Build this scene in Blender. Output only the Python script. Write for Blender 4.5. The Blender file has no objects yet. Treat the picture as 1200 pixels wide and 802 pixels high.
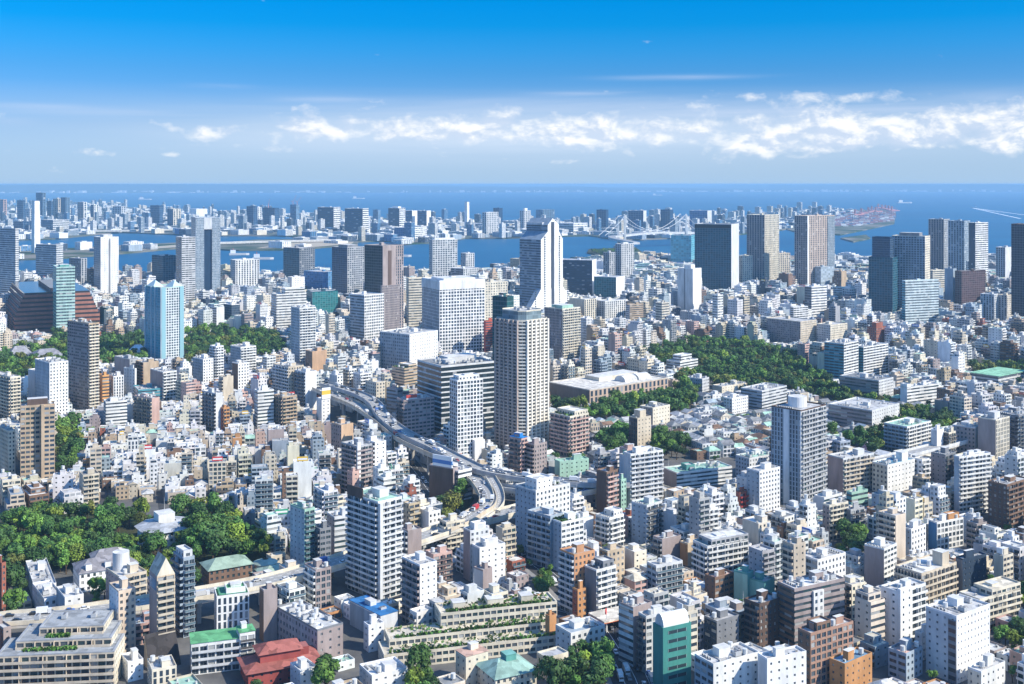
import bpy, math, random
import numpy as np
from mathutils import Vector

R = math.radians
SC = bpy.context.scene
COL = SC.collection
# ------------------------------------------------------------------ camera, sky, sun, exposure
FOC, H, HOR = 1350.0, 220.0, 216.0          # focal length in photo pixels, eye height in metres, horizon row
cam_d = bpy.data.cameras.new('camera')
cam_d.sensor_width = 36.0
cam_d.lens = 36.0 * FOC / 1200.0
cam_d.shift_y = -(401.0 - HOR) / 1200.0
cam_d.clip_start = 1.0
cam_d.clip_end = 400000.0
cam = bpy.data.objects.new('camera', cam_d)
COL.objects.link(cam)
cam.location = (0, 0, H)
cam.rotation_euler = (R(90), 0, 0)
SC.camera = cam

SUN_AZ, SUN_EL = 110.0, 38.0                # degrees clockwise from the view direction, and up
sd = Vector((math.sin(R(SUN_AZ)) * math.cos(R(SUN_EL)), math.cos(R(SUN_AZ)) * math.cos(R(SUN_EL)), math.sin(R(SUN_EL))))
sun_d = bpy.data.lights.new('sun', 'SUN')
sun_d.energy = 4.8
sun_d.angle = R(0.5)
sun_d.color = (1.0, 0.91, 0.75)
sun = bpy.data.objects.new('sun', sun_d)
COL.objects.link(sun)
sun.rotation_euler = sd.to_track_quat('Z', 'Y').to_euler()
sun.location = (0, 0, 900)

SC.view_settings.view_transform = 'Standard'
SC.view_settings.look = 'None'
SC.view_settings.gamma = 1.0
SC.view_settings.exposure = 0.5
SC.view_settings.use_curve_mapping = False
SC.render.engine = 'CYCLES'
SC.cycles.use_denoising = True
SC.cycles.max_bounces = 5
SC.cycles.diffuse_bounces = 3
SC.cycles.glossy_bounces = 2
SC.cycles.transmission_bounces = 2
SC.cycles.volume_bounces = 1
SC.cycles.sample_clamp_indirect = 4.0


class NT:
    """small node-tree writer"""
    def __init__(s, tree):
        s.t = tree
        s.t.nodes.clear()

    def n(s, typ, ins=None, **props):
        nd = s.t.nodes.new(typ)
        for k, v in props.items():
            setattr(nd, k, v)
        for k, v in (ins or {}).items():
            sock = nd.inputs[k]
            if hasattr(v, 'is_output') or isinstance(v, bpy.types.NodeSocket):
                s.t.links.new(v, sock)
            else:
                sock.default_value = v
        return nd

    def m(s, op, a, b=None, c=None, clamp=False):
        nd = s.t.nodes.new('ShaderNodeMath')
        nd.operation = op
        nd.use_clamp = clamp
        for i, v in enumerate((a, b, c)):
            if v is None:
                continue
            if isinstance(v, bpy.types.NodeSocket):
                s.t.links.new(v, nd.inputs[i])
            else:
                nd.inputs[i].default_value = v
        return nd.outputs[0]

    def mix(s, f, a, b, mode='MIX', clamp=False):
        nd = s.t.nodes.new('ShaderNodeMix')
        nd.data_type = 'RGBA'
        nd.blend_type = mode
        nd.clamp_result = clamp
        for k, v in ((0, f), (6, a), (7, b)):
            if isinstance(v, bpy.types.NodeSocket):
                s.t.links.new(v, nd.inputs[k])
            else:
                nd.inputs[k].default_value = v if k == 0 or len(v) == 4 else (*v, 1)
        return nd.outputs[2]

    def link(s, a, b):
        s.t.links.new(a, b)


def lin(r, g, b):
    f = lambda c: c / 255 / 12.92 if c / 255 <= 0.04045 else ((c / 255 + 0.055) / 1.055) ** 2.4
    return (f(r), f(g), f(b))


world = bpy.data.worlds.new('World')
SC.world = world
world.use_nodes = True
w = NT(world.node_tree)
sky = w.n('ShaderNodeTexSky', sky_type='NISHITA', sun_disc=False, sun_elevation=R(SUN_EL), sun_rotation=R(SUN_AZ), altitude=100.0, air_density=1.0, dust_density=0.6, ozone_density=3.0)
tc = w.n('ShaderNodeTexCoord')
sep = w.n('ShaderNodeSeparateXYZ', {0: tc.outputs['Generated']})
el = w.m('DIVIDE', sep.outputs[2], w.m('MAXIMUM', w.m('SQRT', w.m('ADD', w.m('MULTIPLY', sep.outputs[0], sep.outputs[0]), w.m('MULTIPLY', sep.outputs[1], sep.outputs[1]))), 0.001))   # tan(elevation)
az = w.m('ARCTAN2', sep.outputs[0], sep.outputs[1])                                              # radians right of the view axis
# the clear polarised blue of the air: a tint of the sky texture by height above the horizon; highest stops, out of view, are raised as added fill light
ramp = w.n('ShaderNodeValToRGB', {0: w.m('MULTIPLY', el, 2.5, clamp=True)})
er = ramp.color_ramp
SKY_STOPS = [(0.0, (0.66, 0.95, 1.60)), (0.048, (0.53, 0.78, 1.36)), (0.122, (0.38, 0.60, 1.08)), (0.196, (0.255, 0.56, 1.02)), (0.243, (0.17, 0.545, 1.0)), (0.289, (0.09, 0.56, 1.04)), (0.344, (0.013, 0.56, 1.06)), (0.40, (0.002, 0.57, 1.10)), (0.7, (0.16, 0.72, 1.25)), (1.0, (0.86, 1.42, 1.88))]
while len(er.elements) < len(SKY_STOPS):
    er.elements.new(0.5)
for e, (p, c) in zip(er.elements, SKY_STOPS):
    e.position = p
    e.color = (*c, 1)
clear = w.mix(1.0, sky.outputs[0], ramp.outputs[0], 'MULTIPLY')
# thick pale air low over the bay
clear = w.mix(w.m('MULTIPLY', w.m('SUBTRACT', 1.0, w.m('DIVIDE', w.m('ABSOLUTE', el), 0.085), clamp=True), 0.95), clear, (2.95, 4.3, 5.9, 1))
# clouds: a broken bank of cumulus low over the bay with thin streaks above it, laid out in azimuth and height
cv = w.n('ShaderNodeCombineXYZ', {0: w.m('MULTIPLY', az, 30.0), 1: w.m('MULTIPLY', el, 52.0), 2: 6.2})
cn = w.n('ShaderNodeTexNoise', {'Vector': cv.outputs[0], 'Scale': 1.0, 'Detail': 9.0, 'Roughness': 0.57, 'Distortion': 0.15})
cvu = w.n('ShaderNodeCombineXYZ', {0: w.m('ADD', w.m('MULTIPLY', az, 30.0), .10), 1: w.m('MULTIPLY', w.m('ADD', el, 0.005), 52.0), 2: 6.2})
cnu = w.n('ShaderNodeTexNoise', {'Vector': cvu.outputs[0], 'Scale': 1.0, 'Detail': 5.0, 'Roughness': 0.58, 'Distortion': 0.25})
cv2 = w.n('ShaderNodeCombineXYZ', {0: w.m('MULTIPLY', az, 4.0), 1: w.m('MULTIPLY', el, 60.0), 2: 9.1})
cn2 = w.n('ShaderNodeTexNoise', {'Vector': cv2.outputs[0], 'Scale': 1.0, 'Detail': 6.0, 'Roughness': 0.55, 'Distortion': 0.6})


def bump(x, c, wd):
    """1 at x = c falling to 0 at c +- wd"""
    return w.m('SUBTRACT', 1.0, w.m('DIVIDE', w.m('ABSOLUTE', w.m('SUBTRACT', x, c)), wd), clamp=True)


def gauss(px, py, sx, sy):
    a = w.m('DIVIDE', w.m('SUBTRACT', az, math.atan((px - 600) / FOC)), sx / FOC)
    b = w.m('DIVIDE', w.m('SUBTRACT', el, (HOR - py) / FOC), sy / FOC)
    return w.m('EXPONENT', w.m('MULTIPLY', w.m('ADD', w.m('MULTIPLY', a, a), w.m('MULTIPLY', b, b)), -1.0))


cover = None
for g, k in [((395, 150, 90, 11), .34), ((555, 152, 95, 14), .30), ((740, 155, 60, 12), .32), ((925, 160, 75, 24), .42), ((1085, 158, 90, 20), .40), ((1190, 160, 45, 24), .36), ((250, 157, 26, 8), .34),
             ((110, 181, 40, 6), .25), ((15, 179, 30, 5), .22), ((1005, 118, 42, 8), .24), ((882, 115, 15, 6), .26), ((660, 190, 30, 5), .20), ((240, 172, 60, 5), .16), ((352, 178, 40, 5), .2), ((826, 192, 25, 6), .2), ((600, 186, 50, 5), .14),
             ((790, 130, 600, 34), .12), ((200, 184, 12, 5), .24)]:
    t_ = w.m('MULTIPLY', gauss(*g), k)
    cover = t_ if cover is None else w.m('ADD', cover, t_)
cover = w.m('ADD', cover, w.m('MULTIPLY', gauss(770, 157, 560, 23), .20))
puff = w.m('MULTIPLY', w.m('SUBTRACT', w.m('ADD', cn.outputs[0], w.m('MINIMUM', cover, .40)), 0.70), 3.8, clamp=True)
strk = None
for g, k in [((40, 131, 55, 3), .5), ((255, 105, 35, 3), .45), ((375, 118, 60, 3), .6), ((680, 110, 60, 2.5), .55), ((800, 92, 75, 3), .5), ((640, 126, 330, 16), .34), ((950, 128, 260, 13), .45), ((120, 137, 120, 5), .25), ((15, 149, 25, 4), .45), ((1150, 128, 90, 10), .3)]:
    t_ = w.m('MULTIPLY', gauss(*g), k)
    strk = t_ if strk is None else w.m('ADD', strk, t_)
thin = w.m('MULTIPLY', strk, w.m('MULTIPLY', w.m('SUBTRACT', cn2.outputs[0], 0.30), 3.2, clamp=True), clamp=True)
cloud_light = w.m('ADD', 0.40, w.m('MULTIPLY', w.m('SUBTRACT', cn.outputs[0], cnu.outputs[0]), 7.0), clamp=True)  # sunlit tops and shaded undersides, painted into the cloud colour
ccol = w.mix(cloud_light, (4.6, 5.4, 6.7, 1), (7.8, 7.8, 7.7, 1))
veil = w.m('ADD', w.m('MULTIPLY', gauss(820, 158, 520, 30), .78), w.m('MULTIPLY', gauss(420, 160, 260, 26), .50))
skyc = w.mix(w.m('MULTIPLY', veil, w.m('ADD', 0.45, w.m('MULTIPLY', cn2.outputs[0], 0.9)), clamp=True), clear, (4.5, 5.5, 6.85, 1))
skyc = w.mix(w.m('MULTIPLY', thin, 0.75), skyc, (4.9, 5.6, 7.0, 1))
skyc = w.mix(w.m('MULTIPLY', puff, 0.86), skyc, ccol)
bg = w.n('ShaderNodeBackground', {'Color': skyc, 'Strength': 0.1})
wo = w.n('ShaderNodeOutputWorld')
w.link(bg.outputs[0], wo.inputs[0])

# ------------------------------------------------------------------ materials
MATS = {}


def newmat(name):
    m = bpy.data.materials.new(name)
    m.use_nodes = True
    MATS[name] = m
    return m, NT(m.node_tree)


def attr(t, name):
    return t.n('ShaderNodeAttribute', attribute_type='GEOMETRY', attribute_name=name).outputs['Color']


def weather(t, col, amount=0.34, scale=0.16):
    """patchy wear and rain streaks of a painted or tiled wall"""
    g = t.n('ShaderNodeNewGeometry')
    mp = t.n('ShaderNodeMapping', {0: g.outputs['Position'], 'Scale': (scale, scale, scale * 0.25)})
    nz = t.n('ShaderNodeTexNoise', {'Vector': mp.outputs[0], 'Scale': 1.0, 'Detail': 5.0, 'Roughness': 0.65})
    f = t.n('ShaderNodeMapRange', {0: nz.outputs[0], 1: 0.3, 2: 0.7, 3: 1.0 - amount, 4: 1.0 + amount * 0.25})
    return t.mix(1.0, col, f.outputs[0], 'MULTIPLY')


def bsdf(t, col, rough=0.7, spec=0.3, metal=0.0):
    p = t.n('ShaderNodeBsdfPrincipled')
    for k, v in (('Base Color', col), ('Roughness', rough), ('Specular IOR Level', spec), ('Metallic', metal)):
        if isinstance(v, bpy.types.NodeSocket):
            t.link(v, p.inputs[k])
        else:
            p.inputs[k].default_value = (*v, 1) if k == 'Base Color' and len(v) == 3 else v
    o = t.n('ShaderNodeOutputMaterial')
    t.link(p.outputs[0], o.inputs[0])
    return p


_, t = newmat('wall')
bsdf(t, weather(t, attr(t, 'tint')), 0.75, 0.25)
_, t = newmat('roof')
g_ = t.n('ShaderNodeNewGeometry')
nz_ = t.n('ShaderNodeTexNoise', {'Vector': g_.outputs['Position'], 'Scale': 0.35, 'Detail': 6.0, 'Roughness': 0.7})
vo_ = t.n('ShaderNodeTexVoronoi', {'Vector': g_.outputs['Position'], 'Scale': 0.28}, distance='CHEBYCHEV')
vs_ = t.n('ShaderNodeSeparateColor', {0: vo_.outputs['Color']})
nv_ = t.m('ADD', t.m('MULTIPLY', nz_.outputs[0], .6), t.m('MULTIPLY', vs_.outputs[0], .4))
f_ = t.n('ShaderNodeMapRange', {0: nv_, 1: 0.25, 2: 0.72, 3: 0.55, 4: 1.15})
bsdf(t, t.mix(1.0, attr(t, 'tint'), f_.outputs[0], 'MULTIPLY'), 0.85, 0.2)
_, t = newmat('metal')
bsdf(t, attr(t, 'tint'), 0.45, 0.5)
_, t = newmat('pane')
bsdf(t, attr(t, 'tint'), 0.12, 0.6)
_, t = newmat('paint')
bsdf(t, attr(t, 'tint'), 0.3, 0.5)


def win_mat(name, wf, hf, vc=0.52, glass=(0.035, 0.055, 0.08), curtain=(0.30, 0.31, 0.32), share=0.27, frame=0.0, mull=0):
    """a wall with windows: UV counts bays across and storeys up; every window gets its own blind or curtain"""
    _, t = newmat(name)
    uv = t.n('ShaderNodeUVMap', uv_map='UVMap')
    s = t.n('ShaderNodeSeparateXYZ', {0: uv.outputs[0]})
    fu, fv = t.m('FRACT', s.outputs[0]), t.m('FRACT', s.outputs[1])
    iu = t.m('LESS_THAN', t.m('ABSOLUTE', t.m('SUBTRACT', fu, 0.5)), wf / 2)
    iv = t.m('LESS_THAN', t.m('ABSOLUTE', t.m('SUBTRACT', fv, vc)), hf / 2)
    win = t.m('MULTIPLY', iu, iv)
    if mull:
        mu = t.m('FRACT', t.m('MULTIPLY', s.outputs[0], float(mull)))
        win = t.m('MULTIPLY', win, t.m('GREATER_THAN', t.m('ABSOLUTE', t.m('SUBTRACT', mu, 0.5)), 0.06))
    oi = t.n('ShaderNodeObjectInfo')
    idv = t.n('ShaderNodeCombineXYZ', {0: t.m('FLOOR', s.outputs[0]), 1: t.m('FLOOR', s.outputs[1]), 2: oi.outputs['Random']})
    wn = t.n('ShaderNodeTexWhiteNoise', {0: idv.outputs[0]}, noise_dimensions='3D')
    has = t.m('LESS_THAN', wn.outputs[0], share)
    half = t.m('LESS_THAN', wn.outputs[0], share * 1.8)
    g1 = t.mix(has, t.mix(half, (*glass, 1), tuple(x * 1.9 for x in glass) + (1,)), (*curtain, 1))
    col = t.mix(win, weather(t, attr(t, 'tint')), g1)
    rough = t.m('SUBTRACT', 0.75, t.m('MULTIPLY', win, 0.6))
    bsdf(t, col, rough, 0.45)


win_mat('win_p', 0.46, 0.50)
win_mat('win_q', 0.26, 0.32)
win_mat('win_w', 0.80, 0.52)
win_mat('win_r', 1.01, 0.50, mull=2, share=0.12)
win_mat('win_R', 1.01, 0.70, vc=0.46, share=0.03, glass=(0.022, 0.036, 0.045))
win_mat('win_g', 0.70, 0.66, vc=0.5, share=0.08)
win_mat('win_v', 0.52, 0.80, vc=0.5, share=0.06)
win_mat('win_s', 0.82, 0.70, vc=0.42)
win_mat('win_B', 0.93, 0.52, vc=0.62, glass=(0.05, 0.06, 0.075), share=0.12)

_, t = newmat('curtain')                     # glass curtain wall: tint is the glass, thin mullions and spandrels
uv = t.n('ShaderNodeUVMap', uv_map='UVMap')
s_ = t.n('ShaderNodeSeparateXYZ', {0: uv.outputs[0]})
mu_ = t.m('LESS_THAN', t.m('FRACT', s_.outputs[0]), 0.10)
sp_ = t.m('LESS_THAN', t.m('FRACT', s_.outputs[1]), 0.24)
cid = t.n('ShaderNodeCombineXYZ', {0: t.m('FLOOR', s_.outputs[0]), 1: t.m('FLOOR', s_.outputs[1]), 2: 0.5})
wn_ = t.n('ShaderNodeTexWhiteNoise', {0: cid.outputs[0]}, noise_dimensions='3D')
tn_ = attr(t, 'tint')
vary = t.n('ShaderNodeMapRange', {0: wn_.outputs[0], 1: 0.0, 2: 1.0, 3: 0.65, 4: 1.3})
gc_ = t.mix(1.0, tn_, vary.outputs[0], 'MULTIPLY')
gc_ = t.mix(sp_, gc_, t.mix(0.22, tn_, (0.25, 0.3, 0.33, 1)))
gc_ = t.mix(mu_, gc_, t.mix(0.3, tn_, (0.4, 0.43, 0.45, 1)))
bsdf(t, gc_, t.m('ADD', 0.16, t.m('MULTIPLY', t.m('MAXIMUM', mu_, sp_), 0.35)), 0.3)

_, t = newmat('leaf')
g_ = t.n('ShaderNodeNewGeometry')
nz_ = t.n('ShaderNodeTexNoise', {'Vector': g_.outputs['Position'], 'Scale': 0.45, 'Detail': 3.0})
f_ = t.n('ShaderNodeMapRange', {0: nz_.outputs[0], 1: 0.3, 2: 0.7, 3: 0.6, 4: 1.45})
oi_ = t.n('ShaderNodeObjectInfo')
oc_ = t.mix(1.0, attr(t, 'tint'), oi_.outputs['Color'], 'MULTIPLY')
bsdf(t, t.mix(1.0, oc_, f_.outputs[0], 'MULTIPLY'), 0.6, 0.25)
_, t = newmat('bark')
bsdf(t, (0.09, 0.065, 0.045), 0.9, 0.1)

_, t = newmat('ground')
g_ = t.n('ShaderNodeNewGeometry')
nz_ = t.n('ShaderNodeTexNoise', {'Vector': g_.outputs['Position'], 'Scale': 0.05, 'Detail': 8.0, 'Roughness': 0.7})
f_ = t.n('ShaderNodeMapRange', {0: nz_.outputs[0], 1: 0.3, 2: 0.7, 3: 0.0, 4: 1.0})
bsdf(t, t.mix(f_.outputs[0], (0.07, 0.072, 0.078, 1), (0.17, 0.165, 0.155, 1)), 0.9, 0.2)
_, t = newmat('earth')
g_ = t.n('ShaderNodeNewGeometry')
nz_ = t.n('ShaderNodeTexNoise', {'Vector': g_.outputs['Position'], 'Scale': 0.08, 'Detail': 6.0})
f_ = t.n('ShaderNodeMapRange', {0: nz_.outputs[0], 1: 0.35, 2: 0.65, 3: 0.0, 4: 1.0})
bsdf(t, t.mix(f_.outputs[0], (0.03, 0.05, 0.02, 1), (0.07, 0.065, 0.04, 1)), 0.95, 0.1)
_, t = newmat('asphalt')
g_ = t.n('ShaderNodeNewGeometry')
nz_ = t.n('ShaderNodeTexNoise', {'Vector': g_.outputs['Position'], 'Scale': 0.4, 'Detail': 6.0})
f_ = t.n('ShaderNodeMapRange', {0: nz_.outputs[0], 1: 0.3, 2: 0.7, 3: 0.8, 4: 1.2})
bsdf(t, t.mix(1.0, attr(t, 'tint'), f_.outputs[0], 'MULTIPLY'), 0.85, 0.25)
_, t = newmat('island')
g_ = t.n('ShaderNodeNewGeometry')
nz_ = t.n('ShaderNodeTexNoise', {'Vector': g_.outputs['Position'], 'Scale': 0.006, 'Detail': 6.0})
cr_ = t.n('ShaderNodeValToRGB', {0: nz_.outputs[0]})
for e_, (p_, c_) in zip(cr_.color_ramp.elements, ((0.40, (0.03, 0.06, 0.025, 1)), (0.6, (0.20, 0.185, 0.16, 1)))):
    e_.position, e_.color = p_, c_
bsdf(t, cr_.outputs[0], 0.9, 0.2)
_, t = newmat('water')
g_ = t.n('ShaderNodeNewGeometry')
mp_ = t.n('ShaderNodeMapping', {0: g_.outputs['Position'], 'Scale': (0.0006, 0.0022, 1.0)})
nz_ = t.n('ShaderNodeTexNoise', {'Vector': mp_.outputs[0], 'Scale': 1.0, 'Detail': 6.0, 'Distortion': 0.8})
f_ = t.n('ShaderNodeMapRange', {0: nz_.outputs[0], 1: 0.35, 2: 0.7, 3: 0.0, 4: 1.0})
wv_ = t.n('ShaderNodeTexNoise', {'Vector': g_.outputs['Position'], 'Scale': 0.09, 'Detail': 3.0})
bp_ = t.n('ShaderNodeBump', {'Height': wv_.outputs[0], 'Strength': 0.5, 'Distance': 2.0})
p_ = bsdf(t, t.mix(f_.outputs[0], (0.001, 0.07, 0.165, 1), (0.002, 0.105, 0.22, 1)), 0.45, 0.25)
t.link(bp_.outputs[0], p_.inputs['Normal'])
_, t = newmat('wake')
bsdf(t, (0.75, 0.8, 0.85), 0.8, 0.2)


# ------------------------------------------------------------------ mesh writer
class MB:
    def __init__(s):
        s.v, s.f, s.m, s.t, s.uv = [], [], [], [], []

    def face(s, pts, mat, tint=(0.5, 0.5, 0.5), uv=None):
        b = len(s.v)
        s.v.extend(pts)
        n = len(pts)
        s.f.append(tuple(range(b, b + n)))
        s.m.append(mat)
        s.t.append(tint)
        s.uv.append(uv or ((0.0, 0.0),) * n)

    def box(s, x0, x1, y0, y1, z0, z1, mat, tint, bottom=False, top=True, toptint=None):
        a, b, c, d = (x0, y0), (x1, y0), (x1, y1), (x0, y1)
        for p, q in ((a, b), (b, c), (c, d), (d, a)):
            s.face([(*p, z0), (*q, z0), (*q, z1), (*p, z1)], mat, tint)
        if top:
            s.face([(*a, z1), (*b, z1), (*c, z1), (*d, z1)], mat, toptint or tint)
        if bottom:
            s.face([(*d, z0), (*c, z0), (*b, z0), (*a, z0)], mat, tint)

    def prism(s, poly, z0, z1, mat, tint, top=True, bottom=False, toptint=None, topmat=None):
        n = len(poly)
        for i in range(n):
            p, q = poly[i], poly[(i + 1) % n]
            s.face([(*p, z0), (*q, z0), (*q, z1), (*p, z1)], mat, tint)
        if top:
            s.face([(*p, z1) for p in poly], topmat or mat, toptint or tint)
        if bottom:
            s.face([(*p, z0) for p in reversed(poly)], mat, tint)

    def tube(s, p, q, r0, r1, n, mat, tint, cap=True):
        p, q = Vector(p), Vector(q)
        ax = (q - p).normalized()
        u = ax.orthogonal().normalized()
        v = ax.cross(u)
        ra = [tuple(p + (u * math.cos(2 * math.pi * i / n) + v * math.sin(2 * math.pi * i / n)) * r0) for i in range(n)]
        rb = [tuple(q + (u * math.cos(2 * math.pi * i / n) + v * math.sin(2 * math.pi * i / n)) * r1) for i in range(n)]
        for i in range(n):
            j = (i + 1) % n
            s.face([ra[i], ra[j], rb[j], rb[i]], mat, tint)
        if cap:
            s.face(rb, mat, tint)
            s.face(ra[::-1], mat, tint)

    def arrays(s):
        return (np.array(s.v, dtype=np.float64).reshape(-1, 3), np.array([i for f in s.f for i in f], dtype=np.int32), np.array([len(f) for f in s.f], dtype=np.int32), list(s.m),
                np.array(s.t, dtype=np.float32).reshape(-1, 3), np.array([c for u in s.uv for c in u], dtype=np.float32).reshape(-1, 2))


class Bulk:
    """collects transformed MBs, for meshes that hold a lot"""
    def __init__(s):
        s.p = []
        s.nv = 0

    def add(s, mb, loc=(0, 0, 0), rz=0.0, scale=1.0, tint=None):
        if not mb.f:
            return
        if not hasattr(mb, '_a') or mb._n != len(mb.f):
            mb._a, mb._n = mb.arrays(), len(mb.f)
        v, li, fl, m, tn, uv = mb._a
        c, sn = math.cos(rz), math.sin(rz)
        v2 = np.empty_like(v)
        v2[:, 0] = (v[:, 0] * c - v[:, 1] * sn) * scale + loc[0]
        v2[:, 1] = (v[:, 0] * sn + v[:, 1] * c) * scale + loc[1]
        v2[:, 2] = v[:, 2] * scale + loc[2]
        s.p.append((v2, li + s.nv, fl, m, tn if tint is None else tn * np.array(tint, dtype=np.float32), uv + np.array([s.nv % 97, s.nv % 89], dtype=np.float32)))
        s.nv += len(v2)

    def arrays(s):
        return (np.concatenate([p[0] for p in s.p]), np.concatenate([p[1] for p in s.p]), np.concatenate([p[2] for p in s.p]), [x for p in s.p for x in p[3]], np.concatenate([p[4] for p in s.p]), np.concatenate([p[5] for p in s.p]))


def mesh_of(src, name):
    v, li, fl, m, tn, uv = src.arrays()
    me = bpy.data.meshes.new(name)
    me.vertices.add(len(v))
    me.vertices.foreach_set('co', v.astype(np.float32).ravel())
    me.loops.add(len(li))
    me.loops.foreach_set('vertex_index', li)
    me.polygons.add(len(fl))
    me.polygons.foreach_set('loop_start', np.concatenate([[0], np.cumsum(fl)[:-1]]).astype(np.int32))
    used = sorted(set(m))
    for k in used:
        me.materials.append(MATS[k])
    ix = {k: i for i, k in enumerate(used)}
    me.polygons.foreach_set('material_index', np.array([ix[k] for k in m], dtype=np.int32))
    a = me.attributes.new('tint', 'FLOAT_COLOR', 'FACE')
    a.data.foreach_set('color', np.concatenate([tn, np.ones((len(tn), 1), dtype=np.float32)], axis=1).astype(np.float32).ravel())
    if any(k.startswith('win_') or k == 'curtain' for k in used):
        ul = me.uv_layers.new(name='UVMap')
        ul.data.foreach_set('uv', uv.ravel())
    me.update(calc_edges=True)
    return me


def obj(name, src, parent=None, loc=(0, 0, 0), rz=0.0):
    me = src if isinstance(src, bpy.types.Mesh) else mesh_of(src, name)
    o = bpy.data.objects.new(name, me)
    COL.objects.link(o)
    o.parent = parent
    o.location = loc
    if rz:
        o.rotation_euler = (0, 0, rz)
    return o


def thing(name, label, cat, loc=(0, 0, 0), rz=0.0, group=None):
    o = bpy.data.objects.new(name, None)
    o.empty_display_size = 1.0
    COL.objects.link(o)
    o.location = loc
    o.rotation_euler = (0, 0, rz)
    return tag(o, label, cat, group)


def tag(o, label=None, cat=None, group=None, kind=None):
    for k, v in (('label', label), ('category', cat), ('group', group), ('kind', kind)):
        if v:
            o[k] = v
    return o


def gnd(px, py, z=0.0):
    Y = FOC * (H - z) / (py - HOR)
    return ((px - 600.0) * Y / FOC, Y)


def proj(X, Y, z):
    return 600 + FOC * X / Y, HOR + FOC * (H - z) / Y


# ------------------------------------------------------------------ facades
WF = {'p': (0.46, 0.50, 0.52, 3.0), 'q': (0.26, 0.32, 0.52, 4.0), 'w': (0.80, 0.52, 0.52, 3.6), 'r': (1.0, 0.46, 0.52, 3.0), 'g': (0.74, 0.70, 0.5, 3.4), 'v': (0.56, 0.93, 0.5, 2.4), 's': (0.82, 0.70, 0.42, 3.6), 'B': (0.93, 0.52, 0.62, 6.0), 'R': (1.0, .7, .46, 4.0), 'c': (1, 1, 0.5, 1.8)}
rng = random.Random(11)


def pane_tint(r):
    k = r.random()
    if k < 0.16:
        return (0.34, 0.35, 0.35)
    if k < 0.36:
        return (0.09, 0.11, 0.13)
    return (0.03 + 0.02 * r.random(), 0.05 + 0.02 * r.random(), 0.075)


def facade(mb, p0, p1, z0, n, fh, style, tint, det=0, bay=None, panes=None, r=rng, gtint=None):
    """one wall from p0 to p1 (outward to the right of the walk), n storeys of fh. panes: a list that receives windows as (x, y, z, angle, w, h)"""
    dx, dy = p1[0] - p0[0], p1[1] - p0[1]
    L = math.hypot(dx, dy)
    z1 = z0 + n * fh
    P = lambda u, z, k=0.0: (p0[0] + dx / L * u - dy / L * k, p0[1] + dy / L * u + dx / L * k, z)
    if style == 'n' or L < 1.6:
        mb.face([P(0, z0), P(L, z0), P(L, z1), P(0, z1)], 'wall', tint)
        return
    wf, hf, vc, b = WF[style]
    b = bay or b
    nb = max(1, round(L / b))
    if style == 'c':
        mb.face([P(0, z0), P(L, z0), P(L, z1), P(0, z1)], 'curtain', gtint or tint, ((0, 0), (nb, 0), (nb, n), (0, n)))
        return
    if det == 0:
        mb.face([P(0, z0), P(L, z0), P(L, z1), P(0, z1)], 'win_' + style, tint, ((0, 0), (nb, 0), (nb, n), (0, n)))
        return
    bw = L / nb
    D = 0.28
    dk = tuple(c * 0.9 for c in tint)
    for i in range(n):
        za, zb = z0 + i * fh, z0 + (i + 1) * fh
        lo, hi = za + fh * (vc - hf / 2), za + fh * (vc + hf / 2)
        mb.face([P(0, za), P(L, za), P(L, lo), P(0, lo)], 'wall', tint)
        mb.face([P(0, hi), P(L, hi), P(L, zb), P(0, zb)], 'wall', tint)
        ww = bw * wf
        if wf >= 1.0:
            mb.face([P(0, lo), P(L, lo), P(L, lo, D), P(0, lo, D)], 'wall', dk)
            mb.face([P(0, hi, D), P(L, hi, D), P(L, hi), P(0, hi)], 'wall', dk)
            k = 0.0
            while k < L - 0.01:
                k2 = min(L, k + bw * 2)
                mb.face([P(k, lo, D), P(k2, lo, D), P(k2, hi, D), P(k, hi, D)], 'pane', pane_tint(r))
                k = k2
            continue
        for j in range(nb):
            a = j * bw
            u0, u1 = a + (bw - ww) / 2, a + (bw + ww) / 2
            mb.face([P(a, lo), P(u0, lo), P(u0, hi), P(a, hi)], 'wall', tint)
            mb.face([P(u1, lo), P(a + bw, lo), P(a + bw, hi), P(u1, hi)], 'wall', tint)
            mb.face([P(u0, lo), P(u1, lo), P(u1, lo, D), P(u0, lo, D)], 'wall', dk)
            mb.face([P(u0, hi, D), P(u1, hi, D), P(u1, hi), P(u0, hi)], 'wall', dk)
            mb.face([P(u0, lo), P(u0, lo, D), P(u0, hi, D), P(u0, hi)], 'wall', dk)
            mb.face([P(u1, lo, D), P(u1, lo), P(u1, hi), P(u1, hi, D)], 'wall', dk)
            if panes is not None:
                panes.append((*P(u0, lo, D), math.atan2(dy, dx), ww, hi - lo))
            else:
                mb.face([P(u0, lo, D), P(u1, lo, D), P(u1, hi, D), P(u0, hi, D)], 'pane', pane_tint(r))


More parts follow.
